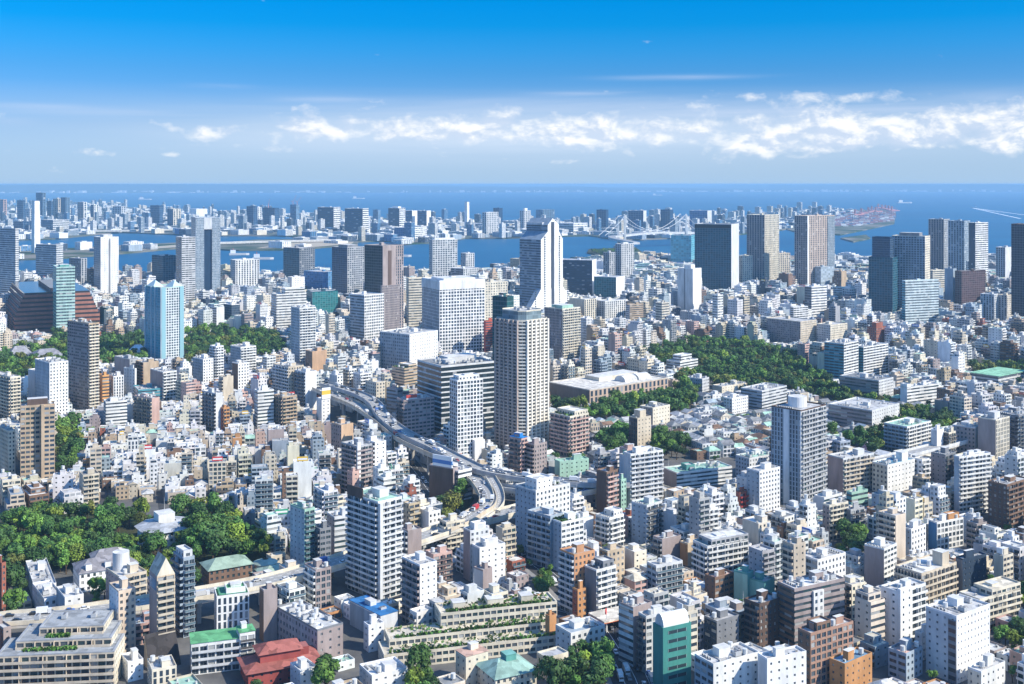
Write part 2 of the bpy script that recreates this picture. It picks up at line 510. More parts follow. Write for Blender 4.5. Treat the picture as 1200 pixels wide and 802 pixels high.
def tray(L, dep=1.25, tint=(0.6, 0.6, 0.6), rail='s', fins=0, fh=3.1, h=1.1):
    """one storey's balcony along a wall: slab, parapet or railing, ends; x along the wall, outward -y"""
    mb = MB()
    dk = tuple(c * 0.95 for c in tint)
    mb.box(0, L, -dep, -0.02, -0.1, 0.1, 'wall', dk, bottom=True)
    if rail == 'g':
        mb.box(0, L, -dep - 0.02, -dep + 0.06, 0.1, h, 'pane', (0.10, 0.16, 0.2))
        mb.box(0, L, -dep - 0.04, -dep + 0.08, h, h + 0.06, 'metal', (0.5, 0.5, 0.5))
    elif rail == 'd':
        mb.box(0, L, -dep - 0.02, -dep + 0.08, 0.1, h, 'metal', (0.09, 0.085, 0.085))
    else:
        mb.box(0, L, -dep - 0.02, -dep + 0.12, 0.1, h, 'wall', tint)
    for x in (0.0, L - 0.12):
        mb.box(x, x + 0.12, -dep + 0.12, -0.02, 0.1, h, 'wall', tint)
    for k in range(1, fins):
        x = L * k / fins
        mb.box(x - 0.08, x + 0.08, -dep + 0.12, -0.02, 0.1, fh - 0.12, 'wall', tint)
    return mb


def roof_deck(poly, z, tint, rim, h=0.9, th=0.3):
    """flat roof: deck inside a parapet that rises h above it; returns deck MB and parapet MB"""
    deck, par = MB(), MB()
    n = len(poly)
    cx, cy = sum(p[0] for p in poly) / n, sum(p[1] for p in poly) / n
    ins = []
    for p in poly:
        d = math.hypot(p[0] - cx, p[1] - cy)
        k = max(0.0, (d - th * 1.4) / d)
        ins.append((cx + (p[0] - cx) * k, cy + (p[1] - cy) * k))
    deck.face([(*p, z) for p in ins], 'roof', tint)
    for i in range(n):
        a, b, c, d = poly[i], poly[(i + 1) % n], ins[(i + 1) % n], ins[i]
        par.face([(*a, z), (*b, z), (*b, z + h), (*a, z + h)], 'wall', rim)
        par.face([(*c, z - 0.01), (*d, z - 0.01), (*d, z + h), (*c, z + h)], 'wall', rim)
        par.face([(*a, z + h), (*b, z + h), (*c, z + h), (*d, z + h)], 'wall', rim)
    return deck, par


def box_mb(w, d, h, mat, tint, toptint=None, lid=False):
    mb = MB()
    mb.box(-w / 2, w / 2, -d / 2, d / 2, 0, h, mat, tint, toptint=toptint)
    if lid:
        mb.box(-w / 2 - 0.15, w / 2 + 0.15, -d / 2 - 0.15, d / 2 + 0.15, h + 0.003, h + 0.25, mat, tint, bottom=True, toptint=toptint)
    return mb


_tank = MB()
for x_, y_ in ((-.8, -.8), (.8, -.8), (.8, .8), (-.8, .8)):
    _tank.box(x_ - .1, x_ + .1, y_ - .1, y_ + .1, 0, 0.8, 'metal', (0.3, 0.3, 0.3))
_tank.prism([(1.1 * math.cos(k * math.pi / 5), 1.1 * math.sin(k * math.pi / 5)) for k in range(10)], 0.8, 2.9, 'paint', (0.62, 0.62, 0.6), bottom=True)
_ac = MB()
_ac.box(-.55, .55, -.4, .4, 0, 1.0, 'metal', (0.5, 0.5, 0.49))
_ac.box(-.38, .38, -.43, -.401, .15, .85, 'metal', (0.12, 0.12, 0.12))
_chiller = MB()
_chiller.box(-1.6, 1.6, -1.1, 1.1, .3, 2.1, 'metal', (0.42, 0.43, 0.44), bottom=True)
for x_ in (-.8, .8):
    _chiller.prism([(x_ + .6 * math.cos(k * math.pi / 4), .6 * math.sin(k * math.pi / 4)) for k in range(8)], 2.1, 2.35, 'metal', (0.15, 0.15, 0.16))
for x_ in (-1.4, 1.4):
    _chiller.box(x_ - .1, x_ + .1, -1, 1, 0, .3, 'metal', (.2, .2, .2))
_mast = MB()
_mast.tube((0, 0, 0), (0, 0, 9), .18, .06, 5, 'metal', (.5, .5, .5))
_mast.box(-.9, .9, -.04, .04, 5.2, 5.3, 'metal', (.5, .5, .5))
_mast.box(-.6, .6, -.04, .04, 7.0, 7.1, 'metal', (.5, .5, .5))
ROOFBITS = {'water_tank': _tank, 'air_conditioner': _ac, 'chiller': _chiller, 'antenna': _mast}
_bit_mesh = {}


def bit_mesh(k):
    if k not in _bit_mesh:
        _bit_mesh[k] = mesh_of(ROOFBITS[k], k)
    return _bit_mesh[k]


def styled(poly, z0, n, fh, styles, tints, det, bays=None, panes=None, r=rng, gtint=None):
    mb = MB()
    k = len(poly)
    for i in range(k):
        st = styles[i % len(styles)]
        facade(mb, poly[i], poly[(i + 1) % k], z0, n, fh, {'b': 's', 'd': 's'}.get(st, st), tints[i % len(tints)], det if st not in 'BvR' else 0, (bays or {}).get(i), panes, r, gtint)
    return mb


def rect(w, d, x=0.0, y=0.0):
    return [(x - w / 2, y - d / 2), (x + w / 2, y - d / 2), (x + w / 2, y + d / 2), (x - w / 2, y + d / 2)]


PANES = {}


def pane_mesh(w, h, v):
    k = (round(w, 1), round(h, 1), v)
    if k not in PANES:
        mb = MB()
        t_ = ((0.03, 0.05, 0.075), (0.035, 0.055, 0.07), (0.09, 0.11, 0.13), (0.34, 0.35, 0.35))[v]
        mb.face([(0, -.02, 0), (w, -.02, 0), (w, -.02, h), (0, -.02, h)], 'pane', t_)
        for a, b, c, d in ((0, w, 0, .07), (0, w, h - .07, h), (0, .07, .07, h - .07), (w - .07, w, .07, h - .07), (w / 2 - .04, w / 2 + .04, .07, h - .07)):
            mb.face([(a, -.04, c), (b, -.04, c), (b, -.04, d), (a, -.04, d)], 'metal', (.35, .35, .36))
        PANES[k] = mesh_of(mb, 'window')
    return PANES[k]


def add_windows(panes, root, limit=100):
    """the first windows (largest in the photo) as parts, what is left as one"""
    rr = random.Random(len(panes))
    for i, (x, y, z, an, ww, hh) in enumerate(panes[:limit]):
        obj('window', pane_mesh(ww, hh, rr.choice((0, 0, 1, 1, 2, 3))), root, (x, y, z), an)
    if len(panes) > limit:
        mb = MB()
        for x, y, z, an, ww, hh in panes[limit:]:
            c, s = math.cos(an), math.sin(an)
            mb.face([(x, y, z), (x + c * ww, y + s * ww, z), (x + c * ww, y + s * ww, z + hh), (x, y, z + hh)], 'pane', pane_tint(rr))
        tag(obj('window', mb, root), kind='stuff')


def balconies(root, p0, p1, z0, n, fh, tint, rail, dep=1.25, fins=0, start=1, margin=0.25, to_bulk=None):
    L = math.hypot(p1[0] - p0[0], p1[1] - p0[1]) - 2 * margin
    if L < 1.5:
        return
    an = math.atan2(p1[1] - p0[1], p1[0] - p0[0])
    x, y = p0[0] + math.cos(an) * margin, p0[1] + math.sin(an) * margin
    mb = tray(L, dep, tint, rail, fins or max(1, round(L / 6)), fh)
    if to_bulk is not None:
        for i in range(start, n):
            to_bulk.add(mb, (x, y, z0 + i * fh), an)
        return
    me = mesh_of(mb, 'balcony')
    for i in range(start, n):
        obj('balcony', me, root, (x, y, z0 + i * fh), an)

# ------------------------------------------------------------------ colours
C = dict(white=(.76, .76, .74), pure=(.82, .82, .82), cream=(.70, .64, .52), pale=(.62, .63, .64), grey=(.42, .43, .45), dgrey=(.22, .23, .25), beige=(.60, .52, .41), tan=(.48, .37, .26), sand=(.62, .50, .36),
         brown=(.22, .14, .10), dbrown=(.13, .09, .075), mauve=(.36, .30, .29), orange=(.52, .27, .12), brick=(.33, .12, .08), red=(.45, .07, .06), pink=(.56, .38, .33), teal=(.12, .34, .31), cyan=(.10, .34, .42),
         navy=(.035, .06, .10), blue=(.08, .22, .42), bgrey=(.34, .41, .48), dteal=(.02, .09, .11), green=(.13, .38, .18), mint=(.35, .55, .45), roof=(.50, .50, .50), lroof=(.66, .66, .65), droof=(.26, .27, .28), black=(.03, .03, .035), gold=(.7, .45, .08))
LM = []          # footprints and silhouettes of the named buildings, for the streets that grow round them


def c_(k):
    return C[k] if isinstance(k, str) else k


def solve(xl, xc, xr, yb, a):
    Y = FOC * H / (yb - HOR)
    X = (xc - 600) * Y / FOC
    ca, sa = math.cos(R(a)), math.sin(R(a))
    ql, qr = (xl - 600) / FOC, (xr - 600) / FOC
    wl = (X - ql * Y) / (ca + ql * sa)
    wr = (qr * Y - X) / max(0.05, sa - qr * ca)
    wl, wr = max(2.0, wl), max(2.0, wr)
    # centre of the box
    cx = X - wl * ca / 2 + wr * sa / 2
    cy = Y + wl * sa / 2 + wr * ca / 2
    return Y, cx, cy, wl, wr


def register(xl, xr, yt, yb, cx, cy, w, d, rz, Y, ref, h):
    LM.append(dict(xl=xl, xr=xr, yt=yt, yb=yb, cx=cx, cy=cy, w=w, d=d, rz=rz, Y=Y, ref=ref, h=h))


def roof_things(root, poly_w, poly_d, z, col, r, pent=None, clutter=1.0, near=True, x0=0.0, y0=0.0):
    """stair tower, tank, plant on a flat roof, each a part"""
    w, d = poly_w, poly_d
    pc = tuple(min(.8, c * 1.02) for c in col)
    if pent is None:
        pent = [(r.uniform(-.2, .2), r.uniform(-.15, .2), min(w * .4, r.uniform(4, 7)), min(d * .4, r.uniform(4, 7)), r.uniform(2.6, 4.2))]
    for fx, fy, pw, pd, ph in pent:
        obj('stair_tower', box_mb(pw, pd, ph, 'wall', pc, C['lroof'], lid=True), root, (x0 + fx * w, y0 + fy * d, z))
    if z > 6 and near and FOC * 1.0 > 0 and w > 9 and d > 9 and pent and r.random() < .8:
        # a rank of condensers along one edge and a pipe run between them and the stair tower
        ye = r.choice((-.44, .44)) * d
        for i in range(r.randint(3, 7)):
            x = -.4 * w + i * 1.7
            if x < .42 * w:
                obj('air_conditioner', bit_mesh('air_conditioner'), root, (x0 + x, y0 + ye, z), 0)
        mb = MB()
        for q in (0, .35, .7):
            mb.box(-.4 * w, .38 * w, q, q + .18, .35, .53, 'metal', (.45, .45, .44), bottom=True)
        obj('pipe_run', mb, root, (x0, y0 + ye * .72, z))
    spots = []
    k = int(min(14, w * d / 38) * clutter) if near else 0
    for i in range(k):
        for _ in range(12):
            x, y = r.uniform(-.42, .42) * w, r.uniform(-.42, .42) * d
            if all(abs(x - fx * w) > pw / 2 + 1.8 or abs(y - fy * d) > pd / 2 + 1.8 for fx, fy, pw, pd, ph in pent) and all(math.hypot(x - a, y - b) > 3.4 for a, b in spots):
                spots.append((x, y))
                kind = r.choice(('air_conditioner', 'air_conditioner', 'chiller', 'water_tank') if w > 9 else ('air_conditioner', 'water_tank'))
                obj(kind, bit_mesh(kind), root, (x0 + x, y0 + y, z), r.choice((0, math.pi / 2)))
                break


def tower(name, label, cat, xl, xc, xr, yt, yb, a, sL='p', sR='p', col='white', ref=None, colR=None, fh=3.2, roofc='roof', rail='s', railc=None, pent=None, clutter=1.0, bayL=None, bayR=None, det=None, rim=None, par=0.9, glass=None, dep=1.25, post=None, mast=False, group=None, fins=0, wm=160.0, dm=120.0):
    Y, cx, cy, w, d = solve(xl, xc, xr, yb, a)
    h = H * (yb - yt) / (yb - HOR)
    # the sides that face the lens squarely need a sane depth
    d = min(d, dm)
    w = min(w, wm)
    if xc - xl < 8 and yb > 480:
        w = min(w, max(13.0, .55 * d))
    ca, sa = math.cos(R(a)), math.sin(R(a))
    X = (xc - 600) * Y / FOC
    cx, cy = X - w * ca / 2 + d * sa / 2, Y + w * sa / 2 + d * ca / 2
    rz = -R(a)
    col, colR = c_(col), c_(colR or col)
    r = random.Random(int(xl * 31 + yt * 7))
    root = thing(name, label, cat, (cx, cy, 0), rz, group)
    if yb < 400:                                 # far off, floors and bays are read in twos and threes
        fh = max(fh, 2.5 * Y / FOC)
        bayL = bayL or max(WF.get(sL, (0, 0, 0, 3))[3], 3.2 * Y / FOC)
        bayR = bayR or max(WF.get(sR, (0, 0, 0, 3))[3], 3.2 * Y / FOC)
    n = max(1, round((h - par) / fh))
    f = (h - par) / n
    if det is None:
        det = 2 if yb > 590 else 1 if yb > 440 else 0
    if yb < 400:
        sL, sR = ({'b': 'B', 'd': 'B'}.get(s_, s_) for s_ in (sL, sR))
    poly = rect(w, d)
    panes = [] if det == 2 else None
    q = lambda s_: s_ if s_ in 'ncBvR' else 'p'
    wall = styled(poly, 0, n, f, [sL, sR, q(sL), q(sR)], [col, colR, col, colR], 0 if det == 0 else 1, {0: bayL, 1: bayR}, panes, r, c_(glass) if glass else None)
    # back walls stay flat, so their windows come last
    obj('wall', wall, root)
    if panes:
        panes.sort(key=lambda p: (p[1] * 0 + (0 if (abs(p[1] + d / 2) < 1.0 or abs(p[0] - w / 2) < 1.0) else 1), -p[2]))
        add_windows(panes, root)
    z = n * f
    deck, parp = roof_deck(poly, z, c_(roofc), c_(rim) if rim else tuple(min(.82, c * 1.03) for c in colR), par)
    rf = obj('roof', deck, root)
    obj('parapet', parp, rf)
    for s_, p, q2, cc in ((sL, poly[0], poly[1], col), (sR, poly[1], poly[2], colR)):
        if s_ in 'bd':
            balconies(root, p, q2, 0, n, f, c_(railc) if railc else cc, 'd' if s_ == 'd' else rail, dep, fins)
    roof_things(root, w * .86, d * .86, z, colR, r, pent, clutter, near=yb > 420)
    if mast:
        obj('antenna', bit_mesh('antenna'), root, (w * .2, d * .1, z + (pent[0][4] if pent else 0)))
    if post:
        post(root, w, d, z, r, poly)
    register(xl, xr, yt, yb, cx, cy, w, d, rz, Y, ref, h)
    return root


# ------------------------------------------------------------------ extras used by single buildings
def crown(col, h=5, k=.8):
    def f(root, w, d, z, r, poly):
        mb = MB()
        mb.box(-w * k / 2, w * k / 2, -d * k / 2, d * k / 2, 0, h, 'wall', c_(col), toptint=C['lroof'])
        obj('penthouse', mb, root, (0, 0, z))
    return f


def slab_face(face, u0, u1, z0f, z1f, col, mat='wall', proud=.5, partname='facade_panel', style=None):
    """a strip standing proud of one wall: face L or R, fractions along and up"""
    def f(root, w, d, z, r, poly):
        p, q = (poly[0], poly[1]) if face == 'L' else (poly[1], poly[2])
        dx, dy = q[0] - p[0], q[1] - p[1]
        L = math.hypot(dx, dy)
        nx, ny = dy / L, -dx / L
        a = (p[0] + dx * u0 + nx * proud, p[1] + dy * u0 + ny * proud)
        b = (p[0] + dx * u1 + nx * proud, p[1] + dy * u1 + ny * proud)
        c = (p[0] + dx * u1 - nx * .2, p[1] + dy * u1 - ny * .2)
        e = (p[0] + dx * u0 - nx * .2, p[1] + dy * u0 - ny * .2)
        mb = MB()
        za, zb = z * z0f, z * z1f
        if style:
            facade(mb, a, b, za, max(1, round((zb - za) / 3.4)), (zb - za) / max(1, round((zb - za) / 3.4)), style, c_(col), 0)
            for s_, e_ in ((b, c), (e, a)):
                mb.face([(*s_, za), (*e_, za), (*e_, zb), (*s_, zb)], 'wall', c_(col))
            mb.face([(*a, zb), (*b, zb), (*c, zb), (*e, zb)], 'wall', c_(col))
        else:
            mb.prism([a, b, c, e], za, zb, mat, c_(col))
        obj(partname, mb, root)
    return f


def sign(face, u0, u1, z0, z1, cols, proud=.6, name='sign_board'):
    """a painted sign board above the roof line or on a wall: rows of (height share, colour)"""
    def f(root, w, d, z, r, poly):
        p, q = (poly[0], poly[1]) if face == 'L' else (poly[1], poly[2])
        dx, dy = q[0] - p[0], q[1] - p[1]
        L = math.hypot(dx, dy)
        nx, ny = dy / L, -dx / L
        mb = MB()
        pt = lambda u, k: (p[0] + dx * u + nx * k, p[1] + dy * u + ny * k)
        zz = z + z0
        tot = z1 - z0
        for sh, c in cols:
            mb.prism([pt(u0, proud), pt(u1, proud), pt(u1, proud - .9), pt(u0, proud - .9)], zz, zz + tot * sh, 'paint', c_(c))
            zz += tot * sh
        obj(name, mb, root)
    return f


def many(*fs):
    def f(*a):
        for g in fs:
            g(*a)
    return f


def setback(k0, k1, l0, l1, storeys, style, col, fh=3.1, roofc='lroof', bal=None):
    """an upper block on the roof, between fractions of the plan"""
    def f(root, w, d, z, r, poly):
        x0, x1, y0, y1 = -w / 2 + w * k0, -w / 2 + w * k1, -d / 2 + d * l0, -d / 2 + d * l1
        pl = [(x0, y0), (x1, y0), (x1, y1), (x0, y1)]
        pr = thing_part('upper_storeys', styled(pl, z, storeys, fh, [style], [c_(col)], 1, None, None, r), root)
        dk, pp = roof_deck(pl, z + storeys * fh, c_(roofc), c_(col), .8)
        obj('roof', dk, pr)
        obj('parapet', pp, pr)
        if bal:
            balconies(root, pl[0], pl[1], z, storeys, fh, c_(col), bal, 1.1, start=0)
    return f


def thing_part(name, mb, root):
    return obj(name, mb, root)


def drum(fx, fy, rad, h, col):
    def f(root, w, d, z, r, poly):
        mb = MB()
        mb.prism([(rad * math.cos(k * math.pi / 12), rad * math.sin(k * math.pi / 12)) for k in range(24)], 0, h, 'wall', c_(col), toptint=C['lroof'], topmat='roof')
        obj('round_plant_room', mb, root, (fx * w, fy * d, z))
    return f


def garden(col=(.06, .13, .03), k=.7):
    def f(root, w, d, z, r, poly):
        mb = MB()
        for i in range(int(90 * k)):
            x, y, s_ = r.uniform(-.42, .42) * w, r.uniform(-.42, .42) * d, r.uniform(.5, 1.1)
            for j in range(4):
                an, tl = r.uniform(0, 6.28), r.uniform(.2, 1.2)
                e1 = Vector((math.cos(an), math.sin(an), 0)) * s_
                e2 = Vector((-math.sin(an) * math.cos(tl), math.cos(an) * math.cos(tl), math.sin(tl))) * s_
                o = Vector((x + r.uniform(-.6, .6), y + r.uniform(-.6, .6), .35 + r.uniform(0, .5)))
                g = r.uniform(.6, 1.5)
                mb.face([tuple(o - e1 - e2), tuple(o + e1 - e2), tuple(o + e1 + e2), tuple(o - e1 + e2)], 'leaf', tuple(c * g for c in col))
        obj('roof_planting', mb, root, (0, 0, z))
    return f


def roof_slab(col, k=1.0, h=.25, over=0.3):
    def f(root, w, d, z, r, poly):
        mb = MB()
        mb.box(-w / 2 * k - over, w / 2 * k + over, -d / 2 * k - over, d / 2 * k + over, .92, .92 + h, 'roof', c_(col), bottom=True)
        obj('roof_sheet', mb, root, (0, 0, z))
    return f


def crane_on(fx=0, fy=0, h=26, jib=30, ang=.9):
    def f(root, w, d, z, r, poly):
        mb = MB()
        wh = (.72, .3, .25)
        mb.box(-1, 1, -1, 1, 0, h * .5, 'metal', wh)
        e = (math.cos(ang) * jib, 0, h * .5 + math.sin(ang) * jib)
        for s_ in (-.9, .9):
            mb.tube((0, s_, h * .5), (e[0], s_, e[2]), .5, .35, 4, 'metal', wh)
        mb.tube((0, 0, h * .5), (-8, 0, h * .5 + 3), .8, .8, 4, 'metal', wh)
        mb.box(-10, -6, -1.5, 1.5, h * .5 + .5, h * .5 + 3, 'metal', (.3, .3, .3))
        mb.tube(e, (-8, 0, h * .5 + 10), .15, .15, 4, 'metal', (.4, .4, .4))
        mb.tube((-1, 0, h * .5), (-8, 0, h * .5 + 10), .4, .4, 4, 'metal', wh)
        obj('roof_crane', mb, root, (fx * w, fy * d, z), r.uniform(-.5, .8))
    return f

# ------------------------------------------------------------------ the towers across the water
OT, OB, AT, AB = 'office_tower', 'office_building', 'apartment_tower', 'apartment_building'
FT = 'tower'
tower(OT, 'hazy pinkish tower at the edge of the far island', FT, -4, 4, 8, 234, 259, 40, 'v', 'v', 'pink')
tower(OT, 'dark blue tower on the far island beside a paler block', FT, 20, 27, 29.5, 235, 262, 38, 'c', 'c', (.012, .05, .12))
tower(OT, 'light grey block between the dark blue tower and the white chimney', FT, 29.5, 35, 38, 245, 263, 38, 'v', 'v', 'pale')
tower(OT, 'tallest slate tower of the far island, just beyond the white chimney', FT, 42, 50, 54, 226, 262, 38, 'v', 'v', (.10, .18, .28), ref='the tall slate island tower', fh=4)
tower(OT, 'dark blue slab joined to two paler far towers', FT, 55, 60, 62, 236, 261.5, 38, 'c', 'c', (.012, .05, .12))
tower(OT, 'cream ribbed middle tower of a trio across the canal', FT, 62, 68, 71, 233, 261, 38, 'v', 'v', 'beige')
tower(OT, 'broad blue-grey tower ending the trio across the canal', FT, 71, 77, 82, 231.5, 261.5, 38, 'v', 'v', (.10, .18, .28))
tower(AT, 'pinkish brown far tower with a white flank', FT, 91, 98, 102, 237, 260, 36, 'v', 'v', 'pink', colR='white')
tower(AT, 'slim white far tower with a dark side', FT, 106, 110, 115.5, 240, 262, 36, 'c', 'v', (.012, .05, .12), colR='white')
tower(AT, 'broad grey far block low beside the open sea', FT, 132, 142, 147, 242, 259, 36, 'v', 'v', 'pale')
tower(OT, 'dark glass far tower right of the low white sheds', FT, 176, 187, 191, 241, 264, 36, 'c', 'c', (.012, .05, .12), ref='the dark glass tower across the canal')
tower(AT, 'white and tan striped far tower with a shadowed flank', FT, 196, 203, 212, 245, 267, 36, 'c', 'v', (.012, .05, .12), colR='cream')
tower(OB, 'long white exhibition hall on the far island', 'hall', 222, 230, 243, 245, 255, 38, 'n', 'n', 'pure')
tower(OT, 'dark blue tower rising behind the grey gateway tower', FT, 289, 297, 302, 242, 270, 36, 'c', 'c', (.012, .05, .12))
tower(OB, 'long blue-grey office low on the far island', 'office block', 48, 62, 81, 258, 273, 36, 'r', 'r', (.10, .18, .28), colR='pale')
tower(OB, 'small dark block at the edge of the far island', 'office block', 16, 27, 34, 260, 274, 36, 'c', 'c', (.012, .05, .12))
tower(OT, 'white topped far slab beside the building sites', FT, 298, 302, 306.5, 243, 267, 36, 'c', 'v', 'brown', colR='pure')
tower(OT, 'dark unfinished tower topped by a red crane', FT, 308, 322, 327, 244, 266.5, 36, 'c', 'c', (.012, .05, .12), post=crane_on(-.2, 0, 30, 36, 1.0), ref='the unfinished island tower')
tower(OT, 'tallest unfinished blue tower carrying two cranes', FT, 340, 347, 351, 240, 266, 36, 'c', 'c', (.10, .18, .28), post=many(crane_on(-.3, 0, 28, 40, 1.1), crane_on(.4, 0, 28, 34, .9)))
tower(AT, 'wide dark apartment slab with one white end across the harbour', FT, 372, 391, 399, 243, 273, 30, 'B', 'B', (.012, .05, .12), colR='pure', ref='the wide dark harbour slab')
tower(AT, 'second wide dark harbour slab, its white end in sun', FT, 404, 425, 432, 244.5, 276, 28, 'B', 'B', (.012, .05, .12), colR='pure')
tower(AT, 'small round-topped blue tower between two harbour slabs', FT, 437, 443, 446, 246, 267, 38, 'c', 'c', (.10, .18, .28))
tower(AT, 'dark harbour tower with a notched white crown', FT, 455, 468, 475, 244, 271, 34, 'B', 'B', (.012, .05, .12), colR='pure', post=crown('pure', 8, .5))
tower(AT, 'hazy blue slab with bright gable behind the white mall', FT, 474, 483, 489, 247, 269, 32, 'B', 'n', (.02, .10, .26), colR='pure')
tower(AT, 'long blue slab with bright end wall behind the mall', FT, 489, 500, 505, 247, 269.5, 30, 'B', 'n', (.02, .10, .26), colR='pure')
tower(OB, 'low white waterside mall with a blue glass end', 'mall', 462, 479, 510, 267, 281.5, 32, 'c', 'w', (.02, .10, .26), colR='pure', ref='the white waterside mall')
tower('hotel', 'pale ribbed hotel on the island shore', FT, 565, 570, 584, 249, 276, 40, 'v', 'v', 'pale', ref='the pale island hotel')
tower(OT, 'dark tower standing behind the pale ribbed hotel', FT, 578, 585, 589, 244, 268, 38, 'c', 'n', (.012, .05, .12))
tower('hotel', 'white-topped hotel left of the ridged white skyscraper', FT, 609, 614, 622, 247, 270, 40, 'v', 'v', 'pale', post=crown('pure', 12, .4))
tower(OT, 'blue tower pair seen just beyond the ridged skyscraper', FT, 628, 636, 650, 246, 267, 38, 'c', 'v', (.10, .18, .28))
tower(OT, 'dark blue tower left of the suspension bridge', FT, 699, 710, 713, 246, 271, 32, 'c', 'n', (.012, .05, .12))
tower(OT, 'broad dark slab seen through the suspension bridge', FT, 736, 754, 757.5, 247, 272, 26, 'c', 'n', (.012, .05, .12), colR='pale')
tower(OT, 'dark blue tower between the two bridge pylons', FT, 774, 785, 789, 246, 271, 32, 'c', 'n', (.012, .05, .12))
tower(OT, 'long dark slab beyond the far bridge pylon', FT, 808, 829, 834, 247, 271, 30, 'c', 'n', (.02, .10, .26), colR='pale')
tower(OB, 'low white terminal on the island behind the ridged skyscraper', 'terminal', 655, 672, 690, 262, 273, 36, 'r', 'w', 'pale', colR='pure')

# ------------------------------------------------------------------ the waterfront row
tower(OT, 'grey tower with horizontal bands cut by the photo edge', FT, -10, 18, 22, 268, 352, 34, 'r', 'r', 'pale', fh=4, ref='the banded grey tower', roofc='droof')
tower(OB, 'blue-grey office with a bowed glass front', 'office block', 42, 66, 74, 287, 328, 30, 'r', 'r', 'bgrey', colR='pale', ref='the bowed blue office')
tower(OB, 'dark slate office block beside a pale drum building', 'office block', 81, 95, 102, 303, 336, 36, 'v', 'v', 'dgrey', colR='grey')
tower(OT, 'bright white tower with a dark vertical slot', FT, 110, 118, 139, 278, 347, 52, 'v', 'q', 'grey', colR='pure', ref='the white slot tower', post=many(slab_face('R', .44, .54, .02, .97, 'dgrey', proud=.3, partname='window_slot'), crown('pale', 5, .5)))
tower(OB, 'dark teal glass block by the water', 'office block', 178, 191, 206, 300, 340, 42, 'c', 'c', (.008, .07, .11), ref='the dark teal block', fh=4)
tower(AT, 'slender grey tower beside the gateway tower', FT, 206, 213, 229, 278, 356, 55, 'B', 'B', 'dgrey', colR='pale', ref='the slender grey tower')
tower(OT, 'tall grey gateway tower with dark recessed centre', FT, 224, 229, 258, 255, 343, 66, 'v', 'g', 'grey', colR='bgrey', fh=4, ref='the grey gateway tower', roofc='lroof',
      post=many(slab_face('R', .0, .34, 0, 1.0, 'bgrey', proud=3, partname='side_pier', style='p'), slab_face('R', .66, 1.0, 0, 1.0, 'bgrey', proud=3, partname='side_pier', style='p'), slab_face('R', .34, .66, .0, .84, (.015, .045, .10), proud=.25, partname='dark_glazing'), slab_face('R', .34, .66, .845, 1.0, 'pale', proud=2.9, partname='lintel')))
tower(OB, 'white ribbed slab standing by the water', 'office block', 270, 276, 304, 305, 337, 58, 'v', 'v', 'pale', colR='pure', ref='the white ribbed slab')
tower(OB, 'blue-black and grey twin block on the shore', 'office block', 332, 351, 369, 291, 333, 42, 'c', 'g', (.008, .07, .11), colR='dgrey', fh=4, ref='the teal shore block')
tower(OT, 'dark glass tower with a grey gridded flank', FT, 389, 407, 427, 290, 346, 42, 'c', 'g', (.015, .045, .10), colR='grey', fh=4, post=crown('dgrey', 5, .6), ref='the dark glass shore tower')
tower(OT, 'tall dark brown tower with a stepped tan spine', FT, 427, 448, 473, 288, 398, 44, 'c', 'v', (.05, .045, .05), colR='mauve', fh=4, ref='the dark brown spine tower', roofc='droof',
      post=many(slab_face('R', .0, .62, 0, 1.0, 'mauve', proud=1.2, partname='spine'), slab_face('R', .24, .40, .1, .95, 'dbrown', proud=1.5, partname='dark_slot'), slab_face('R', -.08, .75, 0, .58, 'mauve', proud=3, partname='lower_wing', style='v')))
tower(OT, 'grey gridded tower seen against the harbour', FT, 503, 507, 536, 281, 327, 62, 'v', 'g', 'grey', colR='pale', ref='the gridded harbour tower', fh=4, post=crown('pure', 4, .8))
tower(OB, 'small notched grey block beside the harbour', 'office block', 540, 546, 556, 297, 323, 50, 'p', 'v', 'grey', colR='pale')
tower(OB, 'long low grey office with white fins near the harbour', 'office block', 528, 543, 561, 315, 336, 45, 'r', 'v', 'mauve', colR='pale')
tower(OB, 'cream ribbed slab behind the white gridded office', 'office block', 476, 479, 527, 326, 388, 66, 'v', 'r', 'cream', colR='cream', fh=4, ref='the cream ribbed slab')
tower(OB, 'cream office full of small windows behind the gridded block', 'office block', 560, 566, 595, 331, 390, 60, 'p', 'p', 'beige', colR='cream', fh=3.8)
tower(OB, 'big white office with a dense window grid and deep white crown', 'office block', 494.5, 515, 568, 329, 415, 62, 'v', 'g', 'bgrey', colR='pure', fh=4.2, ref='the white gridded office', bayR=4.0, par=1.5, post=many(slab_face('R', 0, 1, .885, 1.0, 'pure', proud=.6, partname='crown_band'), slab_face('L', 0, 1, .885, 1.0, 'pale', proud=.6, partname='crown_band'), crown('pure', 3, .7)))  # left wall and its crown band coloured darker, as painted shade
tower(OB, 'red orange slab squeezed behind the gridded office', 'office block', 567, 569, 579, 376, 416, 60, 'n', 'r', 'red', colR=(.55, .12, .07))
tower(OB, 'low sky-blue glass building with a bright face', 'office block', 356, 380, 397, 319, 342, 36, 'c', 'c', 'blue', glass='blue')
tower(OB, 'plain white cube beside the blue glass building', 'office block', 337, 342, 357, 325, 346, 55, 'n', 'q', 'pale', colR='pure')
tower(OB, 'broad stepped white office with long window bands', 'office block', 318, 324, 359, 345, 387, 60, 'r', 'r', 'pale', colR='white', fh=4, post=setback(.2, .95, .3, .95, 2, 'r', 'white', 4))
tower(OB, 'low dark teal glass office with a green sheen', 'office block', 359, 366, 396, 342, 369, 58, 'c', 'c', (.008, .07, .11), glass=(.02, .16, .17))
tower(OT, 'white high-rise with square windows and a shaded blue side', FT, 410, 427, 450, 346, 402, 42, 'r', 'g', 'bgrey', colR='pure', fh=4, ref='the square-windowed high-rise')  # blue-grey of the left wall is shade put into the colour
